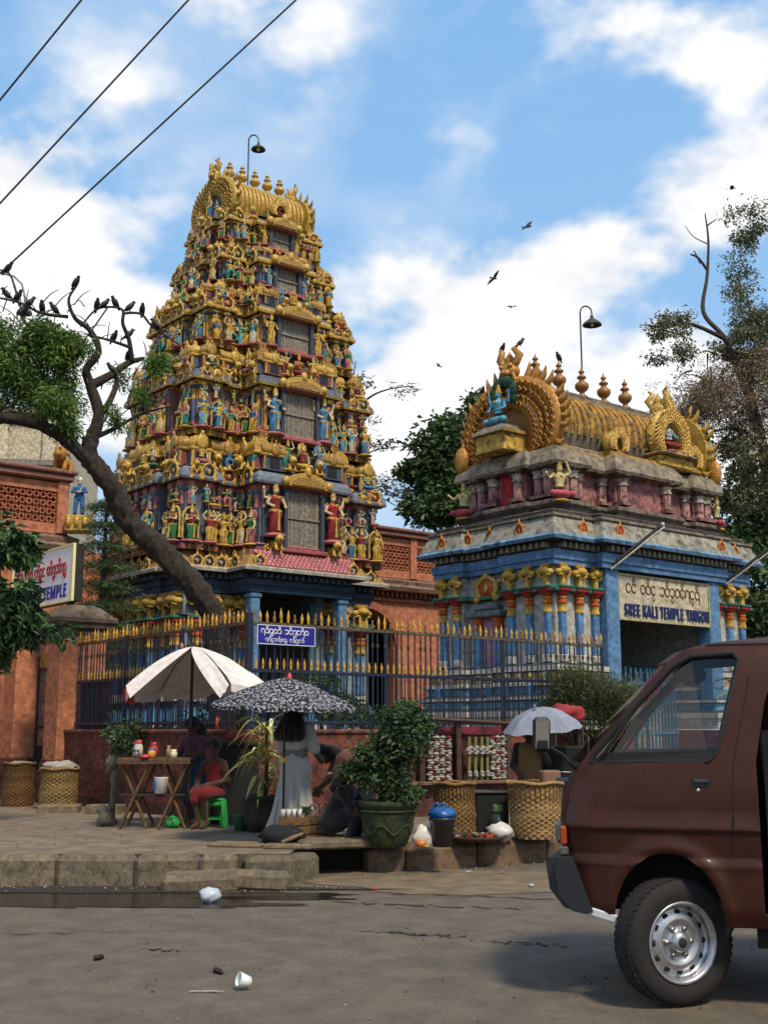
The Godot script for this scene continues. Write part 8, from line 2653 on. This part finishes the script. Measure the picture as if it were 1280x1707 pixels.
	person("person in a russet blouse bending down behind the crouching one", Vector3(-0.28, PY, -14.3), -1.35, [
		[V.call(-0.06, 0.62, -0.1), V.call(0.06, 0.62, -0.1), 0.12, 0.12, dk], [V.call(0, 0.68, -0.06), V.call(0, 0.86, 0.2), 0.12, 0.12, ru], [V.call(-0.08, 0.88, 0.24), V.call(0.08, 0.88, 0.24), 0.09, 0.09, ru],
		[V.call(-0.08, 0.6, -0.1), V.call(-0.09, 0.1, -0.04), 0.11, 0.09, dk], [V.call(0.08, 0.6, -0.1), V.call(0.09, 0.1, -0.04), 0.11, 0.09, dk], [V.call(-0.09, 0.035, -0.04), V.call(-0.1, 0.025, 0.1), 0.036, 0.026, sk], [V.call(0.09, 0.035, -0.04), V.call(0.1, 0.025, 0.1), 0.036, 0.026, sk],
		[V.call(-0.16, 0.88, 0.26), V.call(-0.17, 0.66, 0.34), 0.06, 0.05, ru], [V.call(0.16, 0.88, 0.26), V.call(0.17, 0.68, 0.36), 0.06, 0.05, ru], [V.call(-0.17, 0.66, 0.34), V.call(-0.08, 0.55, 0.46), 0.04, 0.028, sk], [V.call(0.17, 0.68, 0.36), V.call(0.08, 0.56, 0.5), 0.04, 0.028, sk],
		[V.call(0, 0.9, 0.3), V.call(0, 0.92, 0.38), 0.05, 0.045, sk]],
		head_bones(V.call(0, 0.93, 0.46), 0.98, Basis.from_euler(Vector3(1.0, 0, 0)), sk, hair, 0.12),
		[hand_bones(V.call(-0.08, 0.55, 0.46), V.call(0.1, -0.8, 0.5), V.call(0.8, 0, 0), 1.0, sk), hand_bones(V.call(0.08, 0.56, 0.5), V.call(-0.1, -0.8, 0.5), V.call(-0.8, 0, 0), 1.0, sk)])
	# seller under the grey umbrella, tan cloth over dark clothes
	var tn := S(158, 118, 70)
	person("seller in a tan shirt under the grey umbrella behind the big basket", Vector3(1.76, PY, -14.45), 0.1, [
		[V.call(-0.07, 0.98, 0), V.call(0.07, 0.98, 0), 0.09, 0.09, tn], [V.call(-0.04, 0.92, 0.02), V.call(-0.03, 0.6, 0.03), 0.1, 0.1, tn], [V.call(0.04, 0.92, 0.02), V.call(0.03, 0.6, 0.03), 0.1, 0.1, tn],
		[V.call(-0.05, 0.6, 0), V.call(-0.08, 0.1, 0.02), 0.11, 0.1, dk], [V.call(0.05, 0.6, 0), V.call(0.08, 0.1, 0.02), 0.11, 0.1, dk], [V.call(-0.09, 0.035, 0.02), V.call(-0.1, 0.025, 0.14), 0.036, 0.026, sk], [V.call(0.09, 0.035, 0.02), V.call(0.1, 0.025, 0.14), 0.036, 0.026, sk],
		[V.call(-0.145, 1.02, 0), V.call(-0.2, 0.8, 0.02), 0.055, 0.048, dk], [V.call(0.145, 1.02, 0), V.call(0.2, 0.84, 0.06), 0.055, 0.048, dk], [V.call(-0.2, 0.8, 0.02), V.call(-0.14, 0.66, 0.14), 0.04, 0.028, sk2], [V.call(0.2, 0.84, 0.06), V.call(0.13, 0.96, 0.14), 0.04, 0.028, sk2],
		[V.call(0, 1.04, 0), V.call(0, 1.1, 0.01), 0.05, 0.045, sk2]],
		head_bones(V.call(0, 1.17, 0.02), 0.98, Basis.from_euler(Vector3(0.15, 0, 0)), sk2, hair, 0.0),
		[hand_bones(V.call(-0.14, 0.66, 0.14), V.call(0.1, -0.8, 0.5), V.call(0.8, 0, 0), 1.0, sk2), hand_bones(V.call(0.13, 0.96, 0.14), V.call(0, 1, 0.2), V.call(0, 0, 1), 1.0, sk2)])
# ---------------------------------------------------------------- van and things in the sky
func van_z(x: float, y: float) -> float:     # how far the side stands out at a height and length
	var hs := [0.40, 0.52, 0.74, 0.765, 0.79, 0.94, 0.952, 0.975, 1.15, 1.3, 1.6, 1.88, 1.97, 2.02, 2.06]
	var zs := [-0.06, -0.012, 0.0, 0.008, -0.020, -0.004, 0.010, -0.012, -0.014, -0.03, -0.095, -0.165, -0.21, -0.30, -0.5]
	var z: float = zs[zs.size() - 1]
	for i in hs.size() - 1:
		if y <= hs[i + 1]:
			z = lerpf(zs[i], zs[i + 1], clampf((y - hs[i]) / (hs[i + 1] - hs[i]), 0.0, 1.0))
			break
	var front := -0.62 if y < 1.0 else lerpf(-0.62, 0.0, clampf((y - 1.0) / 0.95, 0.0, 1.0))
	var d := clampf((front + 0.22 - x) / 0.24, 0.0, 1.0)
	z -= 0.16 * d * d
	var e := Vector2((x + 0.01) / 0.30, (y - 0.44) / 0.38).length()
	z += 0.026 * exp(-pow((e - 1.08) / 0.14, 2.0)) * clampf((0.92 - y) / 0.06, 0.0, 1.0)
	return z

func shell(b: B, outline: PackedVector2Array, holes: Array, mirror: bool) -> void:
	var ys := [0.40, 0.43, 0.46, 0.49, 0.52, 0.55, 0.58, 0.61, 0.64, 0.67, 0.70, 0.72, 0.74, 0.765, 0.79, 0.81, 0.83, 0.85, 0.87, 0.89, 0.915, 0.94, 0.952, 0.975, 1.06, 1.15, 1.22, 1.3, 1.4, 1.5, 1.6, 1.7, 1.8, 1.88, 1.93, 1.97, 2.0, 2.02, 2.04, 2.07]
	var xs := [-0.7, -0.58, -0.52, -0.46, -0.43, -0.4, -0.37, -0.34, -0.31, -0.28, -0.25, -0.22, -0.18, -0.14, -0.1, -0.06, -0.02, 0.02, 0.06, 0.1, 0.14, 0.18, 0.21, 0.24, 0.27, 0.3, 0.33, 0.36, 0.4, 0.45, 0.5, 0.62, 1.0, 1.6, 2.4, 3.3]
	b.sg += 1
	for i in xs.size() - 1:
		for j in ys.size() - 1:
			var cellp := PackedVector2Array([Vector2(xs[i], ys[j]), Vector2(xs[i + 1], ys[j]), Vector2(xs[i + 1], ys[j + 1]), Vector2(xs[i], ys[j + 1])])
			var parts: Array = Geometry2D.intersect_polygons(outline, cellp)
			for h in holes:
				var nxt := []
				for p in parts: nxt.append_array(Geometry2D.clip_polygons(p, h))
				parts = nxt
			for p in parts:
				if Geometry2D.is_polygon_clockwise(p): p.reverse()
				var idx := Geometry2D.triangulate_polygon(p)
				for k in range(0, idx.size(), 3):
					var a: Vector2 = p[idx[k]]; var c: Vector2 = p[idx[k + 1]]; var d: Vector2 = p[idx[k + 2]]
					if (c - a).cross(d - a) < 0:
						var w := c; c = d; d = w
					var A := Vector3(a.x, a.y, van_z(a.x, a.y)); var C := Vector3(c.x, c.y, van_z(c.x, c.y)); var D := Vector3(d.x, d.y, van_z(d.x, d.y))
					if mirror: b.tri(Vector3(A.x, A.y, -1.6 - A.z), Vector3(D.x, D.y, -1.6 - D.z), Vector3(C.x, C.y, -1.6 - C.z), true)
					else: b.tri(A, C, D, true)

func build_van() -> void:
	var t := thing("van", "dark maroon van turned away at the right edge, cut off by the photo", "van", Vector3(1.595, 0, -6.8), deg_to_rad(-17))
	var MAR := Color(0.055, 0.0168, 0.0112)
	var front := [Vector2(-0.50, 0.50), Vector2(-0.58, 0.79), Vector2(-0.60, 0.955), Vector2(-0.575, 1.12), Vector2(-0.50, 1.31), Vector2(-0.26, 1.60), Vector2(0.02, 1.895), Vector2(0.12, 1.965), Vector2(0.27, 2.005), Vector2(0.6, 2.04), Vector2(1.5, 2.06), Vector2(3.0, 2.05)]
	var outline := PackedVector2Array([Vector2(-0.50, 0.50), Vector2(-0.30, 0.44), Vector2(0.27, 0.43), Vector2(3.2, 0.43), Vector2(3.25, 1.0), Vector2(3.12, 1.95)])
	var rev := front.duplicate()
	rev.reverse()
	for p in rev:
		if p != front[0]: outline.append(p)
	var arch := PackedVector2Array([Vector2(-0.30, 0.2), Vector2(0.29, 0.2)])
	arch.append_array(arc(-0.01, 0.44, 0.30, 0.38, 0, 180, 20))
	var rarch := PackedVector2Array([Vector2(2.0, 0.2), Vector2(2.6, 0.2)])
	rarch.append_array(arc(2.3, 0.44, 0.32, 0.36, 0, 180, 20))
	var window := PackedVector2Array([Vector2(-0.44, 1.305), Vector2(0.24, 1.325), Vector2(0.285, 1.37), Vector2(0.43, 1.9), Vector2(0.40, 1.94), Vector2(0.16, 1.925), Vector2(0.06, 1.87), Vector2(-0.2, 1.6), Vector2(-0.425, 1.35)])
	var door := PackedVector2Array([Vector2(-0.30, 0.86), Vector2(0.33, 0.79), Vector2(0.355, 0.95), Vector2(0.37, 1.3), Vector2(0.52, 1.97), Vector2(0.3, 1.985), Vector2(0.14, 1.95), Vector2(0.03, 1.87), Vector2(-0.24, 1.58), Vector2(-0.48, 1.3), Vector2(-0.5, 1.1), Vector2(-0.45, 0.9)])
	var rear_door := PackedVector2Array([Vector2(0.50, 0.47), Vector2(1.5, 0.47), Vector2(1.55, 1.92), Vector2(0.66, 1.92), Vector2(0.56, 1.66), Vector2(0.495, 1.33)])
	var b := B.new()
	b.col = MAR
	shell(b, outline, [arch, rarch, window, rear_door], false)
	shell(b, outline, [arch, rarch, window], true)
	# nose, windscreen frame and roof, a strip across from side to side
	b.sg += 1
	for i in front.size() - 1:
		if i == 4 or i == 5: continue
		for k in 10:
			var f := func(q: Vector2, s: float) -> Vector3:
				var z0 := van_z(q.x, q.y)
				return Vector3(q.x - 0.10 * (1.0 - pow(absf(2.0 * s - 1.0), 2.0)) * (1.0 if i < 7 else 0.0), q.y + (0.03 * (1.0 - pow(2.0 * s - 1.0, 2.0)) if i >= 7 else 0.0), lerpf(z0, -1.6 - z0, s))
			b.quad(f.call(front[i], (k + 1) / 10.0), f.call(front[i], k / 10.0), f.call(front[i + 1], k / 10.0), f.call(front[i + 1], (k + 1) / 10.0), true)
	b.box(Vector3(3.2, 1.25, -0.8), Vector3(0.04, 1.5, 1.4))
	obj("body", b, M.car, t)
	# seam round the door, handle, lock
	b = B.new()
	b.col = Color(0.006, 0.005, 0.005)
	for seg in [[1, 2, 3, 4]]:
		var pts := []
		for k in seg:
			var nxt: Vector2 = door[(k + 1) % door.size()]
			for j in 4:
				var q := door[k].lerp(nxt, j / 4.0) if k != seg[seg.size() - 1] else door[k]
				pts.append(Vector3(q.x, q.y, van_z(q.x, q.y)))
		b.tube(pts, 0.0035, 4)
	obj("door_seam", b, M.rubber, t)
	var d := B.new()
	d.col = Color(0.010, 0.010, 0.011)
	d.cbox(Vector3(0.19, 1.205, van_z(0.19, 1.2) - 0.002), Vector3(0.105, 0.052, 0.014), 0.006)
	d.col = Color(0.03, 0.03, 0.032)
	d.cbox(Vector3(0.195, 1.215, van_z(0.19, 1.2) + 0.008), Vector3(0.085, 0.018, 0.014), 0.005)
	obj("door_handle", d, M.plastic, t)
	d = B.new()
	d.col = S(190, 190, 186)
	d.lathe([Vector2(0.012, 0), Vector2(0.011, 0.004), Vector2(0, 0.005)], 10, Vector3(0.175, 1.165, van_z(0.175, 1.165)), Basis(Vector3.RIGHT, PI / 2))
	obj("door_lock", d, M.steel, t)
	# window seal, glass
	for side in 2:
		b = B.new()
		b.col = Color(0.008, 0.008, 0.009)
		var pts := []
		var mir := func(q: Vector2, out: float) -> Vector3:
			var z := van_z(q.x, q.y) + out
			return Vector3(q.x, q.y, z if side == 0 else -1.6 - z)
		for k in window.size() + 1: pts.append(mir.call(window[k % window.size()], -0.004))
		b.tube(pts, 0.016, 6)
		var sill := PackedVector2Array([Vector2(-0.43, 1.31), Vector2(0.25, 1.33), Vector2(0.275, 1.385), Vector2(-0.38, 1.365)])
		b.quad(mir.call(sill[0], -0.008), mir.call(sill[1], -0.008), mir.call(sill[2], -0.012), mir.call(sill[3], -0.012))
		b.tube([mir.call(Vector2(-0.37, 1.35), -0.012), mir.call(Vector2(-0.16, 1.64), -0.012)], 0.012, 5)
		obj("window_seal", b, M.rubber, t)
		b = B.new()
		var idx := Geometry2D.triangulate_polygon(window)
		for k in range(0, idx.size(), 3):
			b.tri(mir.call(window[idx[k]], -0.02), mir.call(window[idx[k + 1]], -0.02), mir.call(window[idx[k + 2]], -0.02))
		obj("side_window", b, M.glass, t)
	b = B.new()
	b.quad(Vector3(-0.56, 1.31, -1.5), Vector3(-0.56, 1.31, -0.1), Vector3(0.0, 1.89, -0.2), Vector3(0.0, 1.89, -1.4))
	obj("windscreen", b, M.glass, t)
	# cab: dark lining, seats, dashboard, sun visor, wheel
	b = B.new()
	b.col = Color(0.012, 0.011, 0.011)
	b.box(Vector3(1.72, 0.48, -0.8), Vector3(2.7, 0.04, 1.5))
	b.box(Vector3(-0.33, 1.1, -0.8), Vector3(0.2, 0.3, 1.2))
	b.box(Vector3(1.7, 1.985, -0.8), Vector3(2.9, 0.03, 1.12))
	b.box(Vector3(0.14, 1.05, -0.82), Vector3(0.72, 0.4, 1.36))
	b.box(Vector3(0.56, 1.0, -0.8), Vector3(0.05, 1.0, 1.4))
	b.box(Vector3(2.9, 1.2, -0.8), Vector3(0.1, 1.5, 1.36))
	b.box(Vector3(1.8, 1.2, -1.52), Vector3(2.3, 1.5, 0.03))
	obj("lining", b, M.matte, t)
	b = B.new()
	b.col = Color(0.02, 0.017, 0.016)
	for z in [-0.42, -1.18]:
		b.cbox(Vector3(0.4, 1.14, z), Vector3(0.12, 0.46, 0.44), 0.04, Basis(Vector3.BACK, -0.15))
		b.cbox(Vector3(0.22, 0.95, z), Vector3(0.42, 0.12, 0.44), 0.04)
	obj("seat", b, M.cloth, t)
	b = B.new()
	b.col = Color(0.015, 0.014, 0.014)
	b.cbox(Vector3(0.13, 1.86, -0.45), Vector3(0.16, 0.12, 0.42), 0.03, Basis(Vector3.BACK, 0.5))
	b.cbox(Vector3(0.13, 1.86, -1.15), Vector3(0.16, 0.12, 0.42), 0.03, Basis(Vector3.BACK, 0.5))
	obj("sun_visor", b, M.matte, t)
	b = B.new()
	b.col = Color(0.012, 0.012, 0.012)
	var pts2 := []
	for i in 21:
		var a := TAU * i / 20.0
		pts2.append(Vector3(-0.14, 1.22, -1.18) + Basis(Vector3.BACK, 0.6) * Vector3(0.17 * cos(a), 0, 0.17 * sin(a)))
	b.tube(pts2, 0.014, 6)
	b.tube([Vector3(-0.14, 1.22, -1.18), Vector3(-0.3, 1.05, -1.18)], 0.02, 6)
	obj("steering_wheel", b, M.plastic, t)
	# black bumper corner, pale plate under it, lamps
	b = B.new()
	b.col = Color(0.016, 0.017, 0.02)
	var bp := PackedVector2Array([Vector2(-0.50, 0.47), Vector2(-0.46, 0.485), Vector2(-0.565, 0.785), Vector2(-0.69, 0.775), Vector2(-0.70, 0.74), Vector2(-0.68, 0.60), Vector2(-0.60, 0.5)])
	bp.reverse()
	if Geometry2D.is_polygon_clockwise(bp): bp.reverse()
	b.extrude(bp, 1.52, Transform3D(Basis(), Vector3(0, 0, -0.8)))
	var b3 := PackedVector2Array([Vector2(-0.47, 0.475), Vector2(-0.43, 0.49), Vector2(-0.54, 0.785), Vector2(-0.62, 0.78), Vector2(-0.64, 0.72), Vector2(-0.62, 0.58), Vector2(-0.55, 0.49)])
	if Geometry2D.is_polygon_clockwise(b3): b3.reverse()
	for z in [-0.02, -1.58]: b.extrude(b3, 0.07, Transform3D(Basis(), Vector3(0, 0, z)))
	obj("bumper", b, M.plastic, t)
	b = B.new()
	b.col = S(190, 190, 194)
	b.cbox(Vector3(-0.385, 0.472, -0.02), Vector3(0.2, 0.045, 0.03), 0.006, Basis(Vector3.BACK, -0.25))
	obj("step_plate", b, M.plain, t)
	b = B.new()
	b.col = S(150, 60, 26)
	b.cbox(Vector3(-0.60, 0.895, -0.12), Vector3(0.04, 0.11, 0.10), 0.012)
	obj("indicator", b, M.plastic, t)
	b = B.new()
	b.col = S(150, 150, 140)
	b.cbox(Vector3(-0.595, 0.81, -0.12), Vector3(0.05, 0.05, 0.12), 0.008)
	b.cbox(Vector3(-0.64, 0.9, -0.34), Vector3(0.06, 0.13, 0.26), 0.02)
	b.cbox(Vector3(-0.64, 0.9, -1.26), Vector3(0.06, 0.13, 0.26), 0.02)
	obj("headlight", b, M.steel, t)
	# mirror on an arm before the windscreen
	var m := B.new()
	m.col = Color(0.012, 0.012, 0.014)
	m.tube([Vector3(-0.52, 1.24, -0.3), Vector3(-0.62, 1.36, -0.2), Vector3(-0.71, 1.42, -0.12)], 0.011, 6)
	obj("mirror_arm", m, M.plastic, t)
	m = B.new()
	m.col = Color(0.012, 0.012, 0.014)
	m.cbox(Vector3(0, 0, 0), Vector3(0.105, 0.205, 0.05), 0.022)
	var mo := obj("wing_mirror", m, M.plastic, t, Transform3D(Basis.from_euler(Vector3(0.1, 0.35, 0)), Vector3(-0.71, 1.475, -0.06)))
	m = B.new()
	m.col = Color.WHITE
	m.box(Vector3(0, 0.0, 0), Vector3(0.08, 0.17, 0.006), Basis(Vector3.RIGHT, 0.12))
	obj("mirror_glass", m, M.mirror, mo, Transform3D(Basis(), Vector3(0, 0, 0.026)))
	# wheels
	for i in 4:
		var w := Node3D.new()
		w.name = "wheel" if i == 0 else "wheel_%03d" % i
		t.add_child(w, true)
		var near: bool = i < 2
		w.position = Vector3([0.0, 2.3, 0.0, 2.3][i], 0.34, [-0.10, -0.12, -1.5, -1.48][i])
		w.rotation.y = deg_to_rad(37) if i == 0 else (PI + deg_to_rad(30) if i == 2 else (0.0 if near else PI))
		var ax := Basis(Vector3.RIGHT, PI / 2)
		b = B.new()
		b.col = Color(0.016, 0.015, 0.014)
		b.lathe([Vector2(0.205, -0.09), Vector2(0.25, -0.1), Vector2(0.31, -0.098), Vector2(0.333, -0.075), Vector2(0.34, -0.03), Vector2(0.34, 0.03), Vector2(0.333, 0.075), Vector2(0.31, 0.098), Vector2(0.27, 0.103), Vector2(0.25, 0.1), Vector2(0.205, 0.085)], 44, Vector3.ZERO, ax)
		for k in 52:
			var a := TAU * k / 52
			var bs := Basis(Vector3.BACK, a)
			for z in [-0.06, -0.02, 0.02, 0.06]:
				b.box(bs * Vector3(0, 0.338 - absf(z) * 0.03, 0) + Vector3(0, 0, z), Vector3(0.03, 0.004, 0.034), bs * Basis(Vector3.UP, 0.4 if z > 0 else -0.4))
		obj("tyre", b, M.rubber, w)
		b = B.new()
		b.col = S(206, 206, 210)
		b.lathe([Vector2(0.215, -0.08), Vector2(0.2, -0.03), Vector2(0.2, 0.04), Vector2(0.205, 0.088), Vector2(0.222, 0.094), Vector2(0.218, 0.1), Vector2(0.2, 0.095), Vector2(0.19, 0.06), Vector2(0.185, 0.035), Vector2(0.165, 0.042), Vector2(0.13, 0.066), Vector2(0.115, 0.066), Vector2(0.1, 0.05), Vector2(0.07, 0.044), Vector2(0.055, 0.06), Vector2(0.05, 0.085), Vector2(0.03, 0.09), Vector2(0, 0.09)], 40, Vector3.ZERO, ax)
		obj("rim", b, M.steel, w)
		b = B.new()
		b.col = Color(0.006, 0.006, 0.006)
		b.lathe([Vector2(0.0, 0.0), Vector2(0.017, 0.0), Vector2(0.017, 0.009), Vector2(0, 0.009)], 9, Vector3.ZERO, ax)
		var hole := b.mesh()
		b = B.new()
		b.col = Color(0.02, 0.02, 0.02)
		b.lathe([Vector2(0, 0.0), Vector2(0.03, 0.0), Vector2(0.026, 0.006), Vector2(0, 0.006)], 14, Vector3(0, 0, 0.088), ax)
		obj("hub_cap", b, M.rubber, w)
		b = B.new()
		b.col = S(170, 170, 172)
		b.lathe([Vector2(0.016, 0.0), Vector2(0.014, 0.018), Vector2(0, 0.02)], 6, Vector3.ZERO, ax)
		var nut := b.mesh()
		for k in 12: put("vent_hole", hole, M.rubber, w, Transform3D(Basis(), Vector3(cos(TAU * k / 12) * 0.158, sin(TAU * k / 12) * 0.158, 0.042)))
		for k in 6: put("wheel_nut", nut, M.steel, w, Transform3D(Basis(), Vector3(cos(TAU * k / 6) * 0.078, sin(TAU * k / 6) * 0.078, 0.044)))
	b = B.new()
	b.col = Color(0.008, 0.008, 0.008)
	b.box(Vector3(1.2, 0.38, -0.8), Vector3(1.5, 0.14, 1.3))
	b.box(Vector3(-0.02, 0.66, -0.42), Vector3(0.68, 0.42, 0.03))
	b.tube([Vector3(0.0, 0.34, -0.28), Vector3(0.0, 0.34, -1.32)], 0.05, 8)
	b.tube([Vector3(2.3, 0.34, -0.14), Vector3(2.3, 0.34, -1.46)], 0.05, 8)
	obj("chassis", b, M.rubber, t)

func make_bird(wings: bool) -> ArrayMesh:       # facing +z, feet at the origin
	var b := B.new()
	b.col = Color(0.010, 0.011, 0.014)
	if wings:
		b.ball(Vector3(0, 0, 0), Vector3(0.05, 0.045, 0.14), 8, 6)
		b.ball(Vector3(0, 0.015, 0.15), Vector3(0.035, 0.035, 0.045), 7, 5)
		b.tube([Vector3(0, 0.01, 0.18), Vector3(0, 0.0, 0.23)], [0.014, 0.003], 5)
		b.tri(Vector3(-0.02, 0, -0.1), Vector3(0.02, 0, -0.1), Vector3(0.07, 0.0, -0.28)); b.tri(Vector3(-0.02, 0, -0.1), Vector3(0.07, 0, -0.28), Vector3(-0.07, 0, -0.28))
		for s in [-1.0, 1.0]:
			var p := [Vector3(s * 0.03, 0.02, 0.1), Vector3(s * 0.22, 0.1, 0.13), Vector3(s * 0.46, 0.06, 0.0), Vector3(s * 0.4, 0.05, -0.06), Vector3(s * 0.2, 0.07, -0.08), Vector3(s * 0.03, 0.02, -0.08)]
			for k in range(1, 5):
				b.tri(p[0], p[k], p[k + 1]); b.tri(p[0] - Vector3(0, 0.008, 0), p[k + 1] - Vector3(0, 0.008, 0), p[k] - Vector3(0, 0.008, 0))
		return b.mesh()
	var lean := Basis(Vector3.RIGHT, -0.85)
	b.ball(Vector3(0, 0.10, 0), Vector3(0.055, 0.058, 0.11), 9, 7, lean)
	b.ball(Vector3(0, 0.205, 0.075), Vector3(0.037, 0.037, 0.042), 8, 6)
	b.tube([Vector3(0, 0.14, 0.04), Vector3(0, 0.19, 0.07)], [0.05, 0.036], 7)
	b.tube([Vector3(0, 0.203, 0.105), Vector3(0, 0.195, 0.15)], [0.015, 0.003], 5)
	b.col = Color(0.016, 0.017, 0.021)
	for s in [-1.0, 1.0]: b.ball(Vector3(s * 0.045, 0.095, -0.02), Vector3(0.02, 0.045, 0.12), 6, 5, lean)
	b.col = Color(0.008, 0.009, 0.011)
	b.tube([Vector3(0, 0.06, -0.07), Vector3(0, -0.03, -0.15)], [0.028, 0.022], 6)
	for s in [-1.0, 1.0]:
		b.tube([Vector3(s * 0.022, 0.06, 0.0), Vector3(s * 0.022, 0.0, 0.01)], 0.006, 4)
		b.tube([Vector3(s * 0.022, 0.003, -0.015), Vector3(s * 0.022, 0.003, 0.035)], 0.005, 4)
	return b.mesh()

func build_sky_things() -> void:
	var crow := make_bird(false)
	var spots := [[-4.72, 8.18, -17.0, 0.9, "crow on the topmost bare twig of the leaning tree"], [-4.46, 7.93, -17.3, 0.4, "first crow from the left along the arched bare twig"], [-4.34, 7.955, -17.3, 2.4, "second crow from the left along the arched bare twig"], [-4.19, 7.975, -17.32, -0.5, "third crow from the left along the arched bare twig"], [-3.98, 7.95, -17.44, 1.7, "fourth crow from the left along the arched bare twig"], [-3.8, 7.93, -17.51, 0.3, "fifth crow, where the arched twig bends down towards the tower"], [-3.6, 7.72, -17.6, -1.2, "crow lowest on the arched twig, nearest the tower"], [-4.18, 7.42, -17.33, 0.8, "crow on the short twig below the arched twig"], [-3.99, 7.52, -17.5, 1.8, "crow on the stem of the arched twig"], [-4.0, 7.2, -17.57, 0.5, "crow at the foot of the arched twig"], [-4.22, 6.94, -17.4, -1.9, "crow low in the fork above the trunk"], [-4.15, 6.13, -17.62, 0.3, "crow on the lowest twig beside the tower's left edge"], [-4.62, 7.12, -17.05, 2.6, "crow inside the green crown near the main limb"],
		[-5.74, 8.37, -16.9, 1.2, "crow on the highest twig over the green crown, far left"], [-5.95, 8.41, -16.9, -0.4, "crow at the photo's left edge on the highest twig"], [-5.9, 7.94, -16.73, 0.5, "crow on the left end of the level twig over the crown"], [-5.7, 7.91, -16.77, -1.3, "second crow from the left on the level twig"], [-5.53, 7.88, -16.8, 1.0, "third crow from the left on the level twig"], [-5.36, 7.81, -16.85, 2.2, "fourth crow from the left on the level twig"], [-5.19, 7.745, -16.9, 0.1, "fifth crow from the left on the level twig"], [-5.02, 7.74, -16.95, -0.9, "crow at the right end of the level twig"], [-5.42, 7.63, -16.8, 0.7, "crow on the bent twig under the level twig"], [-5.27, 7.32, -16.8, 1.5, "crow low on the bent twig, touching the green crown"], [-5.05, 7.44, -16.85, -0.6, "crow half hidden in leaves at the crown's top"],
		[2.46, 9.22, -23.3, 0.5, "crow on the left horn of the pavilion's beast mask"], [2.79, 9.22, -22.9, 2.0, "crow on the right horn of the pavilion's beast mask"], [2.07, 8.42, -23.74, 0.2, "crow on the left shoulder of the pavilion's gold gable"], [1.87, 8.06, -23.99, 1.4, "crow lowest on the left side of the pavilion's gold gable"], [3.73, 9.26, -23.99, -0.7, "crow perched on the second roof finial of the pavilion"], [6.83, 8.42, -25.38, 2.2, "crow on the pavilion's right gold arch"], [7.12, 7.76, -25.02, -0.4, "crow low on the foot of the pavilion's right gold arch"]]
	for s in spots:
		var o := put("crow", crow, M.feather, null, Transform3D(Basis(Vector3.UP, s[3]).scaled(Vector3.ONE * (0.72 if s[2] > -20 else 0.8)), Vector3(s[0], s[1], s[2])))
		tag(o, s[4], "bird", "perched crows")
	var fly := make_bird(true)
	for s in [[3.13, 12.32, -24.0, Vector3(0.2, 1.0, 0.75), "flying bird highest of those left of the right hand tree"], [2.58, 11.93, -26.0, Vector3(-0.1, 2.3, -0.55), "flying bird just below the highest one, wings tilted"], [4.59, 16.45, -40.0, Vector3(0, 0.5, 0.2), "tiny far flying bird in the middle of the sky"], [1.70, 12.65, -35.0, Vector3(0.1, 2.0, 0.6), "flying bird against the white cloud over the dark tree"], [9.4, 15.9, -29.5, Vector3(0.0, 1.2, 0.2), "small flying bird beside the right tree's top leaves"]]:
		tag(put("flying_bird", fly, M.feather, null, Transform3D(Basis.from_euler(s[3]).scaled(Vector3.ONE * 0.52), Vector3(s[0], s[1], s[2]))), s[4], "bird", "birds in flight")
	var cab := [[Vector3(-3.26, 6.62, -9), Vector3(-2.56, 7.64, -9), "leftmost and shortest of the three overhead cables"], [Vector3(-3.38, 5.94, -9.5), Vector3(-1.73, 7.99, -9.5), "middle one of the three overhead cables"], [Vector3(-3.57, 5.45, -10), Vector3(-0.80, 8.33, -10), "longest, rightmost of the three overhead cables"]]
	for c in cab:
		var b := B.new()
		b.col = Color(0.03, 0.03, 0.035)
		var d: Vector3 = (c[1] - c[0])
		var p: Vector3 = c[0] - d * 3.0
		var q: Vector3 = c[1] + d * 3.0
		var pts := []
		for i in 25:
			var f := i / 24.0
			pts.append(p.lerp(q, f) + Vector3(0, 0.10 * (pow(2.0 * f - 1.0, 2.0)), 0))
		b.tube(pts, 0.0085, 6)
		tag(obj("overhead_cable", b, M.rubber, null), c[2], "cable", "overhead cables")
	# street lamp at the far left: pole outside the picture, arm hooking down towards the crown
	var t := thing("street_lamp", "thin curved street lamp arm hooking down among the crows, far left", "lamp", Vector3(-7.4, 0, -19.0))
	var b := B.new()
	b.col = S(150, 156, 166)
	b.tube([Vector3(0, 0.1, 0), Vector3(0, 8.7, 0), Vector3(0.1, 9.05, 0), Vector3(0.4, 9.2, 0), Vector3(0.82, 9.22, 0), Vector3(1.05, 9.16, 0), Vector3(1.2, 9.02, 0), Vector3(1.26, 8.8, 0), Vector3(1.27, 8.62, 0)], [0.05, 0.025, 0.02, 0.018, 0.018, 0.018, 0.018, 0.018, 0.018], 7)
	obj("pole", b, M.iron, t)
	b = B.new()
	b.col = S(84, 80, 72)
	b.lathe([Vector2(0.14, 0), Vector2(0.12, 0.05), Vector2(0.05, 0.12), Vector2(0.02, 0.14), Vector2(0, 0.16)], 10, Vector3(1.27, 8.48, 0))
	obj("lamp_shade", b, M.iron, t)
